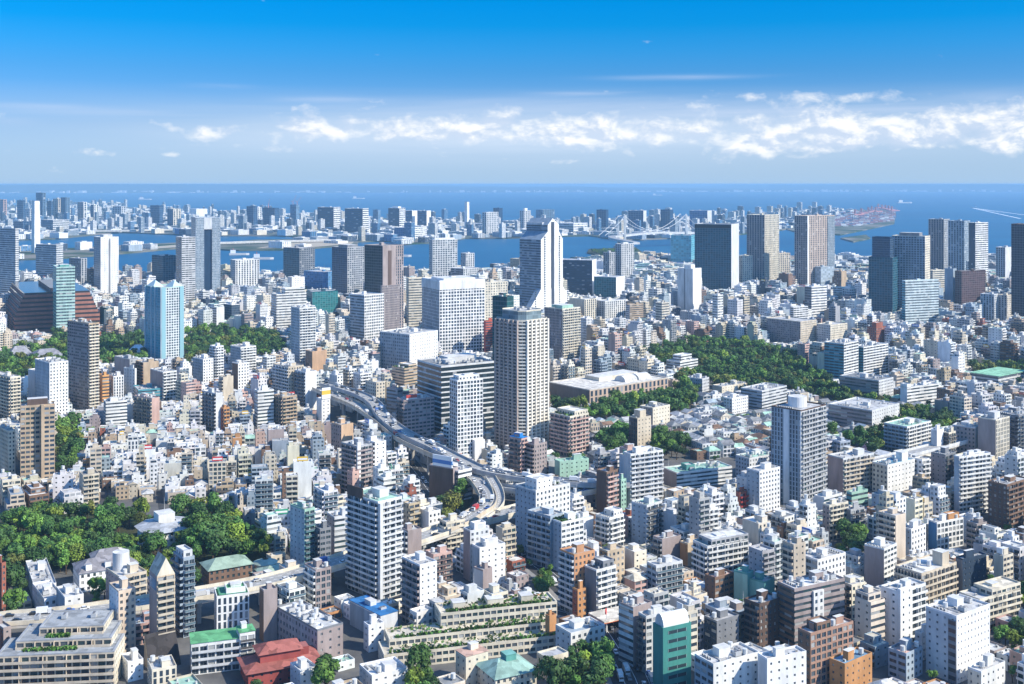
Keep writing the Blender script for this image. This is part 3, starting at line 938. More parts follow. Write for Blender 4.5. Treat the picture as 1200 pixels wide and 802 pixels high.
tower(OB, 'wide pale office with a shaded flank below the cream slab', 'office block', 445, 480, 513, 392, 437, 38, 'p', 'q', 'bgrey', colR='white', fh=4, clutter=1.4, ref='the wide pale office')  # the flank's shade is painted as a blue-grey wall
tower(OT, 'blue-black office slab with a thin white end', FT, 655, 694, 699, 305, 348, 18, 'r', 'n', (.015, .045, .10), colR='pure', fh=4, ref='the blue-black slab')
tower(OB, 'teal glass office with a plain white end wall', 'office block', 696, 722, 732, 325, 351, 28, 'c', 'n', (.008, .07, .11), colR='pure', glass=(.02, .13, .15))
tower(AT, 'lower grey half of a notched twin tower', FT, 707, 714, 721, 296, 327, 44, 'v', 'v', 'dgrey', colR='grey')
tower(AT, 'taller pale half of a notched twin tower', FT, 721, 728, 743, 286, 326, 50, 'v', 'v', 'grey', colR='pale', post=crown('pale', 4, .4), ref='the notched twin tower')
tower(OB, 'sky-blue glass tower with a slanted crown before the bridge', 'office block', 786, 810, 814, 276, 309, 20, 'c', 'c', 'cyan', ref='the slanted blue tower')
tower(OT, 'large dark teal tower with a blank pale flank', FT, 814, 857, 866, 263, 341, 24, 'c', 'n', (.008, .07, .11), colR='pale', fh=4.2, ref='the large dark teal tower', roofc='droof', post=slab_face('L', 0, 1, .945, 1.0, 'black', proud=.4, partname='crown_band'))
tower(OT, 'blank white windowless tower with a vertical groove', FT, 794, 812, 822, 315, 367, 40, 'n', 'n', 'pale', colR='pure', ref='the blank white tower', post=many(slab_face('L', .42, .5, 0, 1, 'dgrey', proud=.05, partname='groove'), crown('white', 6, .45)))
tower(OB, 'cream office beside the dark teal tower', 'office block', 866, 870, 882, 300, 333, 55, 'v', 'p', 'beige', colR='cream')
tower(AT, 'brown high-rise with a bright cream flank', FT, 875, 896, 913, 252, 331, 42, 'v', 'v', 'mauve', colR='cream', ref='the brown high-rise')
tower(AT, 'broad pinkish brown high-rise with pale corner strips', FT, 931, 946, 978, 253, 336, 52, 'v', 'v', 'mauve', colR=(.55, .44, .37), ref='the broad pinkish high-rise', post=many(slab_face('R', .74, 1.0, 0, .99, 'bgrey', proud=.6, partname='side_bay', style='v'), slab_face('R', 0, .05, 0, 1, 'pure', proud=.9, partname='corner_strip')))
tower(OB, 'beige ribbed block low between two brown high-rises', 'office block', 909, 912, 926, 297, 323, 60, 'v', 'v', 'beige', colR='beige')
tower(OB, 'grey-blue glass office below the pinkish high-rise', 'office block', 955, 962, 977, 313, 336, 55, 'c', 'c', 'bgrey')
tower(OB, 'dark brown office low beside the pinkish high-rise', 'office block', 977, 986, 992, 318, 339, 50, 'p', 'n', 'brown', colR='tan')
tower(OT, 'dark teal glass high-rise, broad lower block', FT, 1018, 1046, 1052, 302, 369, 38, 'c', 'c', (.008, .07, .11), fh=4, ref='the stepped dark glass tower', post=setback(.1, .85, .2, .9, 9, 'c', (.015, .045, .10), 3.8, 'droof'))
tower(OT, 'dark gridded tower with a narrow sunlit edge', FT, 1045, 1084, 1090, 277, 368, 34, 'g', 'p', 'bgrey', colR='cream', fh=4, ref='the dark gridded tower', post=crown('dgrey', 6, .6))
tower(AT, 'brown ribbed tower, first of a close pair', FT, 1088, 1106, 1113, 257, 331, 42, 'v', 'v', 'mauve', colR='grey')
tower(AT, 'blue-grey tower second of the close ribbed pair', FT, 1111, 1130, 1137, 259, 334, 42, 'v', 'v', 'bgrey', colR='bgrey')
tower(AT, 'dark tower with a gleaming white balcony face', FT, 1135, 1143, 1158, 261, 341, 56, 'v', 'B', (.015, .045, .10), colR='pure', ref='the white-faced tower')
tower(OB, 'white office with cyan glass bands', 'office block', 1057, 1061, 1100, 329, 382, 68, 'r', 'r', 'cyan', colR=(.62, .72, .74), fh=4, ref='the cyan banded office')
tower(OB, 'cream block with long window bands behind the cyan office', 'office block', 1088, 1093, 1109, 317, 347, 62, 'r', 'r', 'beige', colR='cream')
tower(OB, 'maroon brown office cube near the white-faced tower', 'office block', 1119, 1127, 1155, 318, 359, 60, 'c', 'c', (.05, .03, .035), glass=(.08, .045, .05), ref='the maroon cube')
tower(OB, 'plain pale blue slab joined to the maroon cube', 'office block', 1107, 1117, 1121, 315, 357, 48, 'n', 'n', 'bgrey')
tower(OT, 'dark brown glass tower at the photo edge', FT, 1185, 1212, 1222, 263, 373, 42, 'c', 'c', (.03, .03, .05), colR=(.08, .04, .04), fh=4, ref='the dark edge tower')
tower(OB, 'grey slab with a bright edge near the right shore', 'office block', 1167, 1178, 1185, 290, 329, 48, 'v', 'n', 'bgrey', colR='pale')
tower(OB, 'black and white striped office block', 'office block', 943, 951, 969, 336, 374, 58, 'r', 'r', 'dgrey', colR='pure', fh=4.2, ref='the striped office')
tower(OB, 'grey left half of a plain paired block', 'office block', 1149, 1165, 1170, 345, 378, 44, 'v', 'v', 'bgrey', colR='pale')
tower(OB, 'taupe right half of a plain paired block', 'office block', 1170, 1180, 1185, 346, 378, 48, 'v', 'p', 'grey', colR='beige')
tower(AB, 'white block with rounded corner balconies by the striped office', 'apartments', 926, 930, 947, 360, 386, 60, 'B', 'B', 'pale', colR='pure')
tower(AB, 'long cream apartment row with shaded end', 'apartments', 898, 938, 957, 377, 403, 50, 'p', 'p', 'mauve', colR='beige', fh=3)  # mauve end wall: shade painted on a cream row
tower(AB, 'plain cream apartment block next to the long cream row', 'apartments', 957, 973, 993, 381, 403, 52, 'p', 'p', 'pale', colR='cream', fh=3)
tower(AB, 'red brick apartment block with stepped roof', 'apartments', 1016, 1027, 1038, 384, 409, 48, 'p', 'p', 'brick', colR='brick', ref='the red brick block', post=setback(.4, .9, .1, .8, 2, 'n', 'brick'))
tower(OB, 'cream retail block below the blue-black slab', 'office block', 667, 685, 699, 351, 377, 50, 'n', 'v', 'beige', colR='cream')
tower(OB, 'low white office beside the cream retail block', 'office block', 699, 709, 733, 353, 376, 55, 'v', 'v', 'pale', colR='white')
tower(OB, 'small tan-banded office beside low white roofs', 'office block', 733, 738, 754, 357, 379, 58, 'r', 'r', 'pale', colR='tan')

# ------------------------------------------------------------------ the middle distance
tower(AT, 'pale teal glass tower banded with dark floors', FT, 62, 66, 88, 313, 394, 62, 'c', 'r', 'teal', colR=(.42, .62, .58), fh=4.6, ref='the pale teal tower', glass='teal', post=crown('teal', 3, .5))
tower(AT, 'tan balconied tower with a shaded flank above the trees', FT, 79, 104, 116, 379, 481, 40, 'w', 'b', 'mauve', colR='tan', railc='cream', ref='the tan balconied tower', fh=3.1, roofc='droof')  # mauve left flank paints the shade of a tan wall
tower(AB, 'tall white block, rear of a stepped white pair', 'apartments', 41, 58, 80, 425, 493, 46, 'q', 'p', 'bgrey', colR='pure', ref='the stepped white pair')
tower(AB, 'lower plain white block, front of a stepped white pair', 'apartments', 33, 59, 67, 438, 487, 40, 'n', 'q', 'pale', colR='pure')
tower('hotel', 'tan hotel block with a brown roof box and dense window grid', 'hotel', 19, 24, 64, 476, 562, 66, 'w', 'w', 'tan', colR='tan', fh=3.7, ref='the tan hotel', bayR=3.3, post=many(crown('dbrown', 5, .6), slab_face('R', .60, .68, -.1, 1.02, 'tan', proud=5, partname='stair_core'), slab_face('R', .68, 1.0, -.22, 1.0, 'tan', proud=4.4, partname='front_wing', style='w')))
tower(AB, 'cream block with terracotta base beside the tan hotel', 'apartments', -14, 10, 18, 505, 560, 48, 'p', 'p', 'beige', colR='cream')
tower(AB, 'beige apartment block at the photo edge by the temple trees', 'apartments', -12, 12, 24, 442, 492, 42, 'b', 'b', 'beige', colR='cream')
tower(AB, 'orange banded slim block between white ones', 'apartments', 116, 120, 128, 440, 471, 55, 'n', 'r', 'orange', colR=(.65, .35, .14))
tower(AB, 'white block with dark window columns beside an orange one', 'apartments', 128, 133, 145, 441, 470, 55, 'p', 'v', 'pale', colR='pure')
tower(OB, 'plain mauve grey block behind a small white tower', 'office block', 134, 152, 162, 421, 458, 44, 'n', 'q', 'mauve', colR='grey')
tower(AB, 'bluish white block in front of the plain mauve one', 'apartments', 145, 158, 160, 432, 463, 30, 'q', 'n', 'pale', colR='white')
tower(AB, 'brown fronted apartment tower with a cream flank', 'apartments', 159, 168, 186, 425, 461, 50, 'b', 'n', 'brown', colR='tan', ref='the brown fronted block')
tower(AB, 'mauve apartment block with white stacked balconies', 'apartments', 176, 191, 207, 436, 470, 48, 'n', 'b', 'mauve', colR='white', ref='the mauve balcony block')
tower(AB, 'white stepped block with blue shaded face beneath the wood', 'apartments', 226, 238, 250, 421, 452, 45, 'p', 'p', 'bgrey', colR='pure')  # shaded face of the white block painted blue-grey
tower(AB, 'slim white tower standing at the edge of the wood', 'apartments', 246, 253, 262, 406, 447, 46, 'b', 'b', 'pale', colR='pure', ref='the slim wood-edge tower')
tower(AB, 'wide white block with many bays near the wood', 'apartments', 270, 282, 300, 407, 443, 48, 'p', 'b', 'bgrey', colR='white')
tower(AB, 'white block with shaded brown corner below the wide bayed one', 'apartments', 272, 279, 292, 426, 460, 48, 'n', 'p', 'brown', colR='pure')
tower(OB, 'striped blue and white office with glassy bands', 'office block', 120, 124, 149, 471, 500, 62, 'r', 'r', 'bgrey', colR='white', glass='cyan')
tower(AB, 'beige block fronted by dark curved balconies', 'apartments', 157, 178, 187, 467, 499, 36, 'd', 'n', 'beige', colR='pink')
tower(AB, 'long roofed hall with a teal curved glass edge', 'hall', 156, 162, 195, 457, 472, 62, 'r', 'r', 'pale', colR='cyan')
tower(AB, 'dark slim tower with white balcony fronts', 'apartments', 237, 253, 261, 461, 506, 42, 'd', 'n', 'dgrey', colR='pale', railc='pale', ref='the dark slim balcony tower')
tower(AB, 'brick red block beside the dark slim balcony tower', 'apartments', 257, 262, 269, 478, 506, 46, 'p', 'b', 'brick', colR='orange')
tower(AB, 'white balconied tower behind low town roofs', 'apartments', 341, 351, 370, 361, 433, 54, 'p', 'b', 'bgrey', colR='white', fh=3.3, ref='the white balconied tower')
tower(AB, 'narrow brown tower with an orange tan side', 'apartments', 358, 366, 383, 412, 440, 52, 'v', 'n', 'brown', colR=(.55, .36, .23))
tower(AB, 'grey beige balconied pair of blocks', 'apartments', 320, 338, 356, 430, 477, 46, 'b', 'p', 'pale', colR='beige')
tower(AB, 'white slab with dark balconied left side', 'apartments', 345, 358, 371, 436, 480, 46, 'd', 'n', 'bgrey', colR='pure', ref='the white slab by the billboard')
tower(OB, 'white office with pale teal window bands', 'office block', 298, 302, 321, 458, 500, 60, 'r', 'r', 'pale', colR='white', glass='mint')
tower(AB, 'tan block ringed with dark horizontal balconies', 'apartments', 321, 331, 348, 465, 500, 50, 'd', 'b', 'mauve', colR='tan', railc='tan')
tower(OB, 'slim white building carrying a yellow and white billboard', 'office block', 371, 377, 387, 468, 498, 55, 'n', 'q', 'white', colR='pure', ref='the yellow billboard', clutter=0, pent=[(0, 0, 3, 3, 2)], post=sign('R', .0, 1.0, .9, 11, [(.38, 'pure'), (.38, (.75, .5, .08)), (.24, 'pure')]))
tower(AB, 'slender white block close beside the yellow billboard', 'apartments', 386, 395, 402, 440, 476, 44, 'n', 'p', 'pale', colR='pure')
tower(AB, 'beige white tower at the head of the curved viaduct', 'apartments', 402, 409, 418, 433, 467, 48, 'b', 'b', 'beige', colR='white', ref='the viaduct head tower')
tower(AB, 'white block with twin shaded recesses above the viaduct', 'apartments', 414, 422, 435, 438, 472, 48, 'p', 'b', 'pale', colR='pure')
tower(AB, 'grey block with an orange tan flank beside the viaduct', 'apartments', 388, 400, 414, 498, 531, 48, 'p', 'n', 'mauve', colR=(.6, .42, .28), ref='the tan flanked block')
tower(AB, 'purplish tower with a white spine left of the viaduct curve', 'apartments', 400, 418, 436, 523, 583, 46, 'b', 'b', 'mauve', colR='grey', railc='mauve', ref='the purplish tower', post=slab_face('R', .0, .22, 0, 1.1, 'pure', proud=.9, partname='white_spine'))
tower(AB, 'small peach tower at the foot of the purplish tower', 'apartments', 407, 413, 421, 553, 586, 48, 'q', 'q', 'pink', colR='pink')
tower(OB, 'mauve tiled office with red lettering sign on its roof', 'office block', 465, 473, 509, 469, 518, 58, 'd', 'w', 'mauve', colR=(.40, .33, .33), ref='the mauve tiled office', clutter=1.5, post=sign('R', .08, .42, .9, 4.8, [(.3, 'pale'), (.7, 'red')]))
tower(OB, 'dark striped office behind the mauve tiled one', 'office block', 453, 466, 472, 456, 500, 40, 'r', 'r', 'grey', colR='mauve')
tower(OB, 'terraced sandy building overgrown with roof plants', 'office block', 459, 474, 490, 432, 460, 46, 'r', 'r', 'sand', colR='tan', post=many(setback(.1, .9, .4, 1, 1, 'r', 'sand'), garden()))
tower(OB, 'broad dark banded office with white floor lines and cluttered roof', 'office block', 489, 517, 579, 429, 508, 58, 'R', 'R', 'pale', colR='pale', fh=4.6, ref='the broad banded office', roofc='droof', clutter=2, pent=[(-.1, .1, 16, 30, 4.5), (.2, -.25, 8, 10, 3.5)])
tower(OT, 'deep green glass tower behind the round cream tower', FT, 577, 594, 602, 348, 500, 36, 'c', 'c', 'dteal', glass=(.012, .075, .085), fh=4, ref='the deep green glass tower')
tower(AT, 'slim white tower with a rounded shoulder and square window grid', FT, 527, 536, 566, 446, 549, 60, 'g', 'g', 'pale', colR='pure', ref='the slim white grid tower', fh=3.1, bayR=3.0, post=many(slab_face('R', .58, .98, -.02, .31, 'pure', proud=4, partname='entrance_block'), setback(.15, .85, .1, .9, 1, 'p', 'pure')))
tower(OB, 'dark brown office wearing a blue and white sign box', 'office block', 503, 531, 537, 549, 588, 34, 'n', 'n', 'dbrown', colR='mauve', ref='the blue sign building', post=many(setback(.25, .8, .2, .8, 1, 'n', 'pale'), sign('L', .15, .95, .9, 8.5, [(.25, 'pure'), (.35, (.05, .2, .5)), (.4, 'pure')], .2)))
tower(AB, 'striped grey and white office in the elbow of the viaduct', 'office block', 515, 537, 553, 552, 588, 46, 'r', 'r', 'mauve', colR='pure', ref='the striped elbow office')
tower(AB, 'pink balconied block with a bright blue roof', 'apartments', 597, 611, 618, 514, 560, 40, 'd', 'b', 'pink', colR='pink', railc='pink', ref='the bright blue roof', post=many(roof_slab((.03, .22, .55)), crown((.03, .22, .55), 4, .5)))
tower(AB, 'brown tiled block joined to the blue-roofed one', 'apartments', 617, 626, 641, 521, 561, 46, 'b', 'p', 'brown', colR='mauve', railc='mauve')
tower(AT, 'cream tower with rounded balcony corners behind the round cream tower', FT, 638, 659, 680, 362, 426, 46, 'v', 'b', 'mauve', colR='cream', fh=3.3, ref='the cream corner tower', det=0, post=crown('mint', 4, .6))
tower(AB, 'brown and cream block stepping down beneath roof gardens', 'apartments', 645, 668, 690, 488, 536, 48, 'b', 'b', 'mauve', colR='cream', railc='pink', ref='the stepped roof-garden block', post=many(setback(.05, .95, .3, 1, 1, 'p', 'cream'), garden()))
tower(AB, 'pink beige tower with dark flank and antenna among trees', 'apartments', 737, 747, 763, 490, 528, 52, 'v', 'q', 'dbrown', colR='beige', ref='the antenna tower', mast=True, pent=[(0, 0, 7, 7, 6)])
tower(AB, 'cream block with shaded lower wing next to the antenna tower', 'apartments', 750, 765, 785, 478, 506, 48, 'p', 'q', 'mauve', colR='cream')
tower(OB, 'long low olive roofed hall beside the viaduct', 'hall', 650, 656, 690, 541, 562, 64, 'n', 'q', 'mint', colR='mint', roofc='mint')
tower(AB, 'dark brown tiled tower with cream balcony bands', 'apartments', 699, 711, 724, 553, 607, 48, 'n', 'b', 'dbrown', colR='brown', railc='pink', ref='the dark brown tiled tower')
tower(AB, 'pale mint block tucked beside the dark brown tiled tower', 'apartments', 724, 728, 734, 562, 600, 50, 'p', 'p', 'mint', colR='mint')
tower(AT, 'white framed apartment block full of open balconies', 'apartments', 731, 739, 777, 532, 598, 62, 'n', 'b', 'pale', colR='white', railc='pale', ref='the open balcony block', fins=5, post=setback(.3, .8, .2, .5, 1, 'n', 'pure'))
tower(OB, 'long banded building with a pale teal roof', 'office block', 777, 793, 858, 554, 574, 66, 'n', 'r', 'mauve', colR='white', roofc='mint', fh=3, ref='the long teal-roofed building', post=setback(.3, .7, .25, .4, 1, 'n', 'teal'))
tower(OB, 'pale blue block with a teal roof right of the long one', 'office block', 862, 878, 910, 537, 562, 56, 'p', 'p', 'bgrey', colR='pale', roofc='mint')
tower(AB, 'white tower block with a broad blue shaded face', 'apartments', 875, 890, 914, 552, 602, 54, 'q', 'p', 'bgrey', colR='pure', ref='the blue-shaded white block')  # broad left face coloured blue-grey to paint its shade
tower(AB, 'small red brick block with white balcony strips', 'apartments', 862, 867, 878, 577, 600, 52, 'n', 'b', 'brick', colR='brick', railc='red')
tower(OB, 'blue-white building stepping down at the park edge', 'office block', 781, 797, 818, 424, 441, 46, 'r', 'r', 'bgrey', colR='white', wm=30, dm=36, ref='the park-edge stepped block', post=setback(.2, .8, .2, .8, 2, 'r', 'white'))
tower(AB, 'grey slate block half sunk in the park trees', 'apartments', 804, 823, 831, 444, 460, 40, 'p', 'p', 'bgrey', colR='pale', wm=34, dm=24)
tower(OB, 'low cream hall before the big park', 'hall', 835, 846, 878, 453, 463, 54, 'n', 'q', 'beige', colR='cream', wm=30, dm=44)
tower(OB, 'low blue-grey school block under the big park', 'school', 868, 893, 922, 458, 481, 46, 'r', 'r', 'bgrey', colR='pale', wm=44, dm=50)
tower(AB, 'small white block with dark tree behind it', 'apartments', 848, 858, 881, 467, 486, 50, 'p', 'p', 'bgrey', colR='pure', wm=20, dm=24)
tower(AT, 'first of two cyan glass apartment towers above the trees', FT, 966, 989, 1006, 403, 448, 44, 'B', 'B', 'cyan', colR='white', fh=3.2, ref='the cyan twin tower')
tower(AT, 'second cyan glass apartment tower, wide white banded side', FT, 999, 1012, 1041, 407, 443, 50, 'B', 'B', 'cyan', colR='white', fh=3.2)
tower(OB, 'long white school block with a blank stair tower', 'school', 1055, 1063, 1100, 454, 478, 60, 'n', 'r', 'pure', colR='white', post=setback(0, 1, 0, .12, 1, 'n', 'pure'))
tower(OB, 'dark slate roofed complex beneath the cyan twins', 'office block', 984, 1030, 1047, 446, 472, 46, 'r', 'p', 'mauve', colR='pale', roofc='droof')
tower(OB, 'long grey school building half hidden by trees', 'school', 971, 1022, 1054, 481, 508, 46, 'r', 'q', 'mauve', colR='pale', roofc='roof')
tower(AB, 'white balconied block with a blue shaded wing', 'apartments', 1036, 1063, 1091, 500, 532, 50, 'b', 'b', 'bgrey', colR='white', roofc='mint', ref='the blue-winged block')
tower(AB, 'slim plain white slab next to the blue-winged block', 'apartments', 1091, 1098, 1106, 504, 541, 50, 'n', 'n', 'pale', colR='pure')
tower(AB, 'black and cream balcony block beside a slim white slab', 'apartments', 1106, 1112, 1120, 507, 540, 52, 'd', 'd', 'black', colR='cream')
tower(OB, 'mauve grey office with a small window grid', 'office block', 1116, 1143, 1148, 501, 536, 38, 'p', 'n', 'mauve', colR='pale')
tower(OB, 'mauve and cream office with a tall blank end', 'office block', 1146, 1167, 1183, 492, 541, 50, 'n', 'v', 'mauve', colR='cream', ref='the mauve and cream office', post=crown('pale', 5, .4))
tower(AB, 'dark slate balconied block at the photo edge', 'apartments', 1166, 1194, 1214, 487, 533, 48, 'd', 'd', 'dgrey', colR='dgrey', railc='bgrey')
tower(AB, 'peach walled block with a grey gridded front', 'apartments', 970, 988, 1024, 537, 580, 58, 'n', 'b', 'pink', colR='pale', railc='beige', ref='the peach block', fins=6)
tower(AB, 'white block with a bright blue painted roof', 'apartments', 1022, 1040, 1072, 545, 580, 54, 'p', 'q', 'cream', colR='white', roofc=(.2, .42, .55), pent=[(.1, .3, 5, 7, 6)])
tower(AB, 'narrow grey and black block right of the blue-roofed white one', 'apartments', 1091, 1108, 1120, 533, 572, 48, 'q', 'd', 'mauve', colR='dgrey')
tower(AT, 'white apartment tower lined with shallow balconies', 'apartments', 1118, 1124, 1161, 535, 606, 66, 'n', 'b', 'bgrey', colR='pure', railc='white', ref='the white lined tower', fh=3.0)  # narrow left end given a blue-grey colour for its shade
tower(AB, 'dark brown tiled block with arched lower roof', 'apartments', 1158, 1180, 1206, 568, 622, 52, 'p', 'b', 'dbrown', colR='brown', railc='brown')
tower(AT, 'blue-white tower crowned by a round plant drum', FT, 904, 939, 968, 481, 594, 46, 'v', 'b', 'bgrey', colR='pale', railc='grey', ref='the drum-topped tower', roofc='roof', fins=4, clutter=0, pent=[(0, .1, 2, 2, 2)], rim='dbrown', post=many(drum(-.05, 0, 6.4, 7, 'pure'), slab_face('L', .42, .60, 0, 1, 'pure', proud=.5, partname='white_rib'), slab_face('L', .96, 1.0, 0, 1, 'pure', proud=.5, partname='corner_rib')))  # bluish shade of the left side is put into its wall colour
tower(AB, 'teal banded small block below the peach block', 'apartments', 992, 998, 1017, 577, 603, 58, 'r', 'r', 'cyan', colR='mint')
tower(AB, 'cream and tan block with teal window strips', 'apartments', 954, 966, 987, 583, 608, 52, 'n', 'r', 'pale', colR='white')
tower(AB, 'cream and brown balconied block by two dark trees', 'apartments', 964, 972, 994, 592, 634, 58, 'p', 'b', 'mauve', colR='cream', railc='cream', ref='the cream and brown block')
tower(AB, 'slate block with dark balconies next to the cream and brown one', 'apartments', 992, 997, 1013, 597, 632, 58, 'n', 'd', 'dgrey', colR='grey')
tower(OB, 'large white office with a porthole row under its roofline', 'office block', 604, 628, 668, 575, 655, 50, 'q', 'p', 'bgrey', colR='white', ref='the porthole office', fh=3.3, post=many(setback(.4, .95, .05, .5, 2, 'q', 'pure'), garden(k=.3)))
tower(AB, 'white stepped block in the shade below the porthole office', 'apartments', 618, 645, 660, 605, 668, 44, 'b', 'q', 'bgrey', colR='bgrey', railc='bgrey')  # white walls and rails coloured blue-grey, the shade painted in
tower(AB, 'white block with green planted roof beside the orange one', 'apartments', 645, 658, 684, 612, 672, 54, 'q', 'w', 'bgrey', colR='pure', roofc='mint', post=garden(k=.4))
tower(AB, 'slanting white balconied block in blue shade', 'apartments', 698, 714, 731, 607, 645, 48, 'b', 'b', 'pale', colR='white', post=setback(.2, .9, .4, 1, 1, 'p', 'pure'))
tower(AT, 'green-roofed pale tower with blue-shaded balconies', 'apartments', 740, 758, 776, 592, 640, 46, 'q', 'd', 'bgrey', colR='pale', railc='bgrey', roofc='mint', ref='the green-roofed pale tower')

# ------------------------------------------------------------------ the near rooftops
tower(AT, 'slim teal glass tower with a grey flank', FT, 340, 357, 369, 597, 668, 46, 'q', 'b', 'pale', colR='mint', rail='g', railc='teal', ref='the slim teal tower')
tower(AB, 'dark slate block beside the slim teal tower', 'apartments', 369, 375, 388, 620, 668, 54, 'd', 'w', 'dgrey', colR='dgrey')
tower(AB, 'long low grey office left of the tall balcony tower', 'office block', 383, 392, 416, 606, 652, 60, 'q', 'r', 'mauve', colR='pale')
tower(AT, 'tall white balcony tower topped by a dark brown roof box', FT, 407, 443, 471, 588, 705, 46, 'b', 'b', 'grey', colR='white', ref='the tall balcony tower', railc='pale', fh=3.0, dep=1.5, pent=[(.1, .15, 7, 6, 4)], roofc='mint',
      post=many(slab_face('L', .0, .52, .99, 1.10, 'dbrown', proud=.2, partname='roof_box'), slab_face('R', 0, .12, 0, 1.0, 'pale', proud=1.9, partname='corner_pier')))  # left wall greyed in colour to paint its half-shade
tower(AB, 'white and slate tower with diagonal stair balconies', 'apartments', 357, 370, 388, 668, 715, 54, 'b', 'g', 'white', colR='mauve', ref='the diagonal stair tower', railc='white')
tower(OB, 'mauve grey office block with rooftop machinery', 'office block', 324, 372, 402, 738, 778, 50, 'p', 'q', (.38, .36, .40), colR='mauve', ref='the machinery-roofed office', roofc='lroof', clutter=2.2, rim='dgrey', pent=[], fh=3.4)
tower(OB, 'brown tiled blank slab in front of the overpass', 'office block', 304, 309, 325, 692, 753, 58, 'n', 'n', 'brown', colR='mauve', ref='the blank brown slab')
tower(OB, 'bright blue roofed building below the tall balcony tower', 'office block', 410, 446, 466, 722, 752, 50, 'n', 'n', 'bgrey', colR='pale', ref='the bright blue shed roof', clutter=.4, roofc=(.05, .2, .42), post=roof_slab((.04, .18, .42)))
tower(AB, 'little white cube with square windows before the blue shed roof', 'house', 426, 432, 450, 733, 765, 58, 'q', 'q', 'pale', colR='pure')
tower(AT, 'narrow grey tower with a brilliant white sunlit side', FT, 471, 492, 512, 662, 740, 52, 'b', 'q', 'mauve', colR='pure', railc='mauve', ref='the white sided narrow tower')
tower(AB, 'pink tiled block with dark balconies', 'apartments', 498, 508, 530, 650, 690, 56, 'n', 'd', 'pink', colR='pink', ref='the pink tiled block')
tower(AB, 'grey striped block just behind the white sided narrow tower', 'apartments', 470, 478, 494, 622, 672, 56, 'b', 'n', 'pale', colR='mauve')
tower(AB, 'pale cream block with open balcony strips near the ramps', 'apartments', 515, 523, 545, 612, 650, 58, 'b', 'b', 'beige', colR='cream', railc='cream')
tower(AB, 'mauve tower with white top stepping down', 'apartments', 543, 551, 573, 622, 682, 58, 'n', 'p', 'mauve', colR='pale', ref='the mauve stepping tower', post=setback(.2, .8, .3, .9, 1, 'n', 'pure'))
tower(AB, 'bright white stepped block catching the sun', 'apartments', 553, 562, 592, 642, 690, 58, 'n', 'q', 'bgrey', colR='pure', post=setback(.1, .7, .3, .8, 1, 'n', 'pure'))
tower(AB, 'white and grey villa block with a diamond gable', 'apartments', 555, 566, 577, 668, 702, 46, 'n', 'n', 'pale', colR='mauve')
tower(AB, 'orange tile tower with white balconies down its shaded side', FT, 656, 673, 697, 650, 722, 54, 'b', 'p', 'bgrey', colR=(.56, .30, .16), railc='pale', ref='the orange tile tower', fh=3.0)  # left wall's blue-grey is painted shade
tower(AB, 'dark walled tower with stepped white balconies', FT, 685, 699, 722, 668, 727, 54, 'n', 'b', 'dgrey', colR='white', railc='white', ref='the dark and white tower', roofc='droof', post=setback(.1, .9, .4, .95, 1, 'p', 'dgrey'))
tower(AB, 'small rust red block at the foot of the orange tile tower', 'apartments', 671, 677, 687, 691, 728, 54, 'q', 'p', 'brick', colR='orange')
tower(AB, 'tan terracotta block behind the dark and white tower', 'apartments', 702, 712, 732, 646, 690, 56, 'p', 'p', 'orange', colR='sand')
tower(OB, 'grey banded office in front of the petrol station', 'office block', 725, 742, 764, 712, 782, 52, 'r', 'n', 'pale', colR='mauve', ref='the grey banded office', roofc='lroof', clutter=1.6)
tower(OB, 'grey office with stacked balconies behind the green tower', 'office block', 748, 757, 786, 722, 790, 60, 'd', 'w', 'mauve', colR='pale')
tower(AB, 'mauve block striped by dark balconies at its corner', 'apartments', 765, 776, 798, 632, 664, 56, 'd', 'n', 'grey', colR='mauve')
tower(AB, 'sandy orange block leaning between mauve and white ones', 'apartments', 797, 806, 821, 637, 664, 52, 'n', 'n', 'orange', colR='sand')
tower(AB, 'white terraced block with a rounded balconied corner', 'apartments', 812, 829, 877, 640, 682, 62, 'b', 'b', 'pale', colR='white', ref='the rounded terrace block', railc='white', roofc='mint', post=setback(.1, 1, .1, 1, 1, 'g', 'grey'))
tower(AB, 'pale blue-white block with glass balconies', 'apartments', 758, 769, 800, 663, 700, 60, 'w', 'b', 'bgrey', colR='pale', rail='g')
tower(AB, 'brown brick block below the rounded terrace block', 'apartments', 826, 838, 860, 677, 706, 54, 'q', 'w', 'brown', colR='brown', roofc='pink')
tower(AB, 'mint green slab, first of a green pair', 'apartments', 860, 876, 883, 672, 708, 40, 'n', 'n', 'mint', colR='teal', ref='the mint green pair')
tower(AB, 'turquoise block beside the mint green slab', 'apartments', 877, 896, 908, 682, 712, 46, 'n', 'n', (.25, .5, .45), colR='teal')
tower(AB, 'dark navy glass block with a white cap', 'apartments', 825, 840, 866, 728, 768, 56, 'w', 'q', 'navy', colR='dgrey', ref='the navy glass block')
tower(AB, 'dark maroon block in deep shade', 'apartments', 872, 890, 916, 708, 764, 54, 'd', 'p', 'dbrown', colR='dbrown', ref='the dark maroon block')
tower(AB, 'white block with pale blue wing at the bottom edge', 'apartments', 814, 836, 890, 778, 832, 60, 'w', 'q', 'bgrey', colR='white', clutter=2)
tower(AB, 'white cube with a roof terrace along the bottom edge', 'apartments', 888, 899, 945, 772, 832, 66, 'n', 'q', 'pale', colR='pure', clutter=1.5)
tower(AT, 'brown striped tower with a broad cluttered white roof', FT, 911, 931, 990, 690, 765, 62, 'r', 'r', 'brown', colR='mauve', ref='the brown striped tower', roofc='lroof', clutter=1.6, fh=3.0, bayL=2.2, post=slab_face('R', .35, .55, .0, .93, 'white', proud=1.0, partname='white_bay', style='p'))
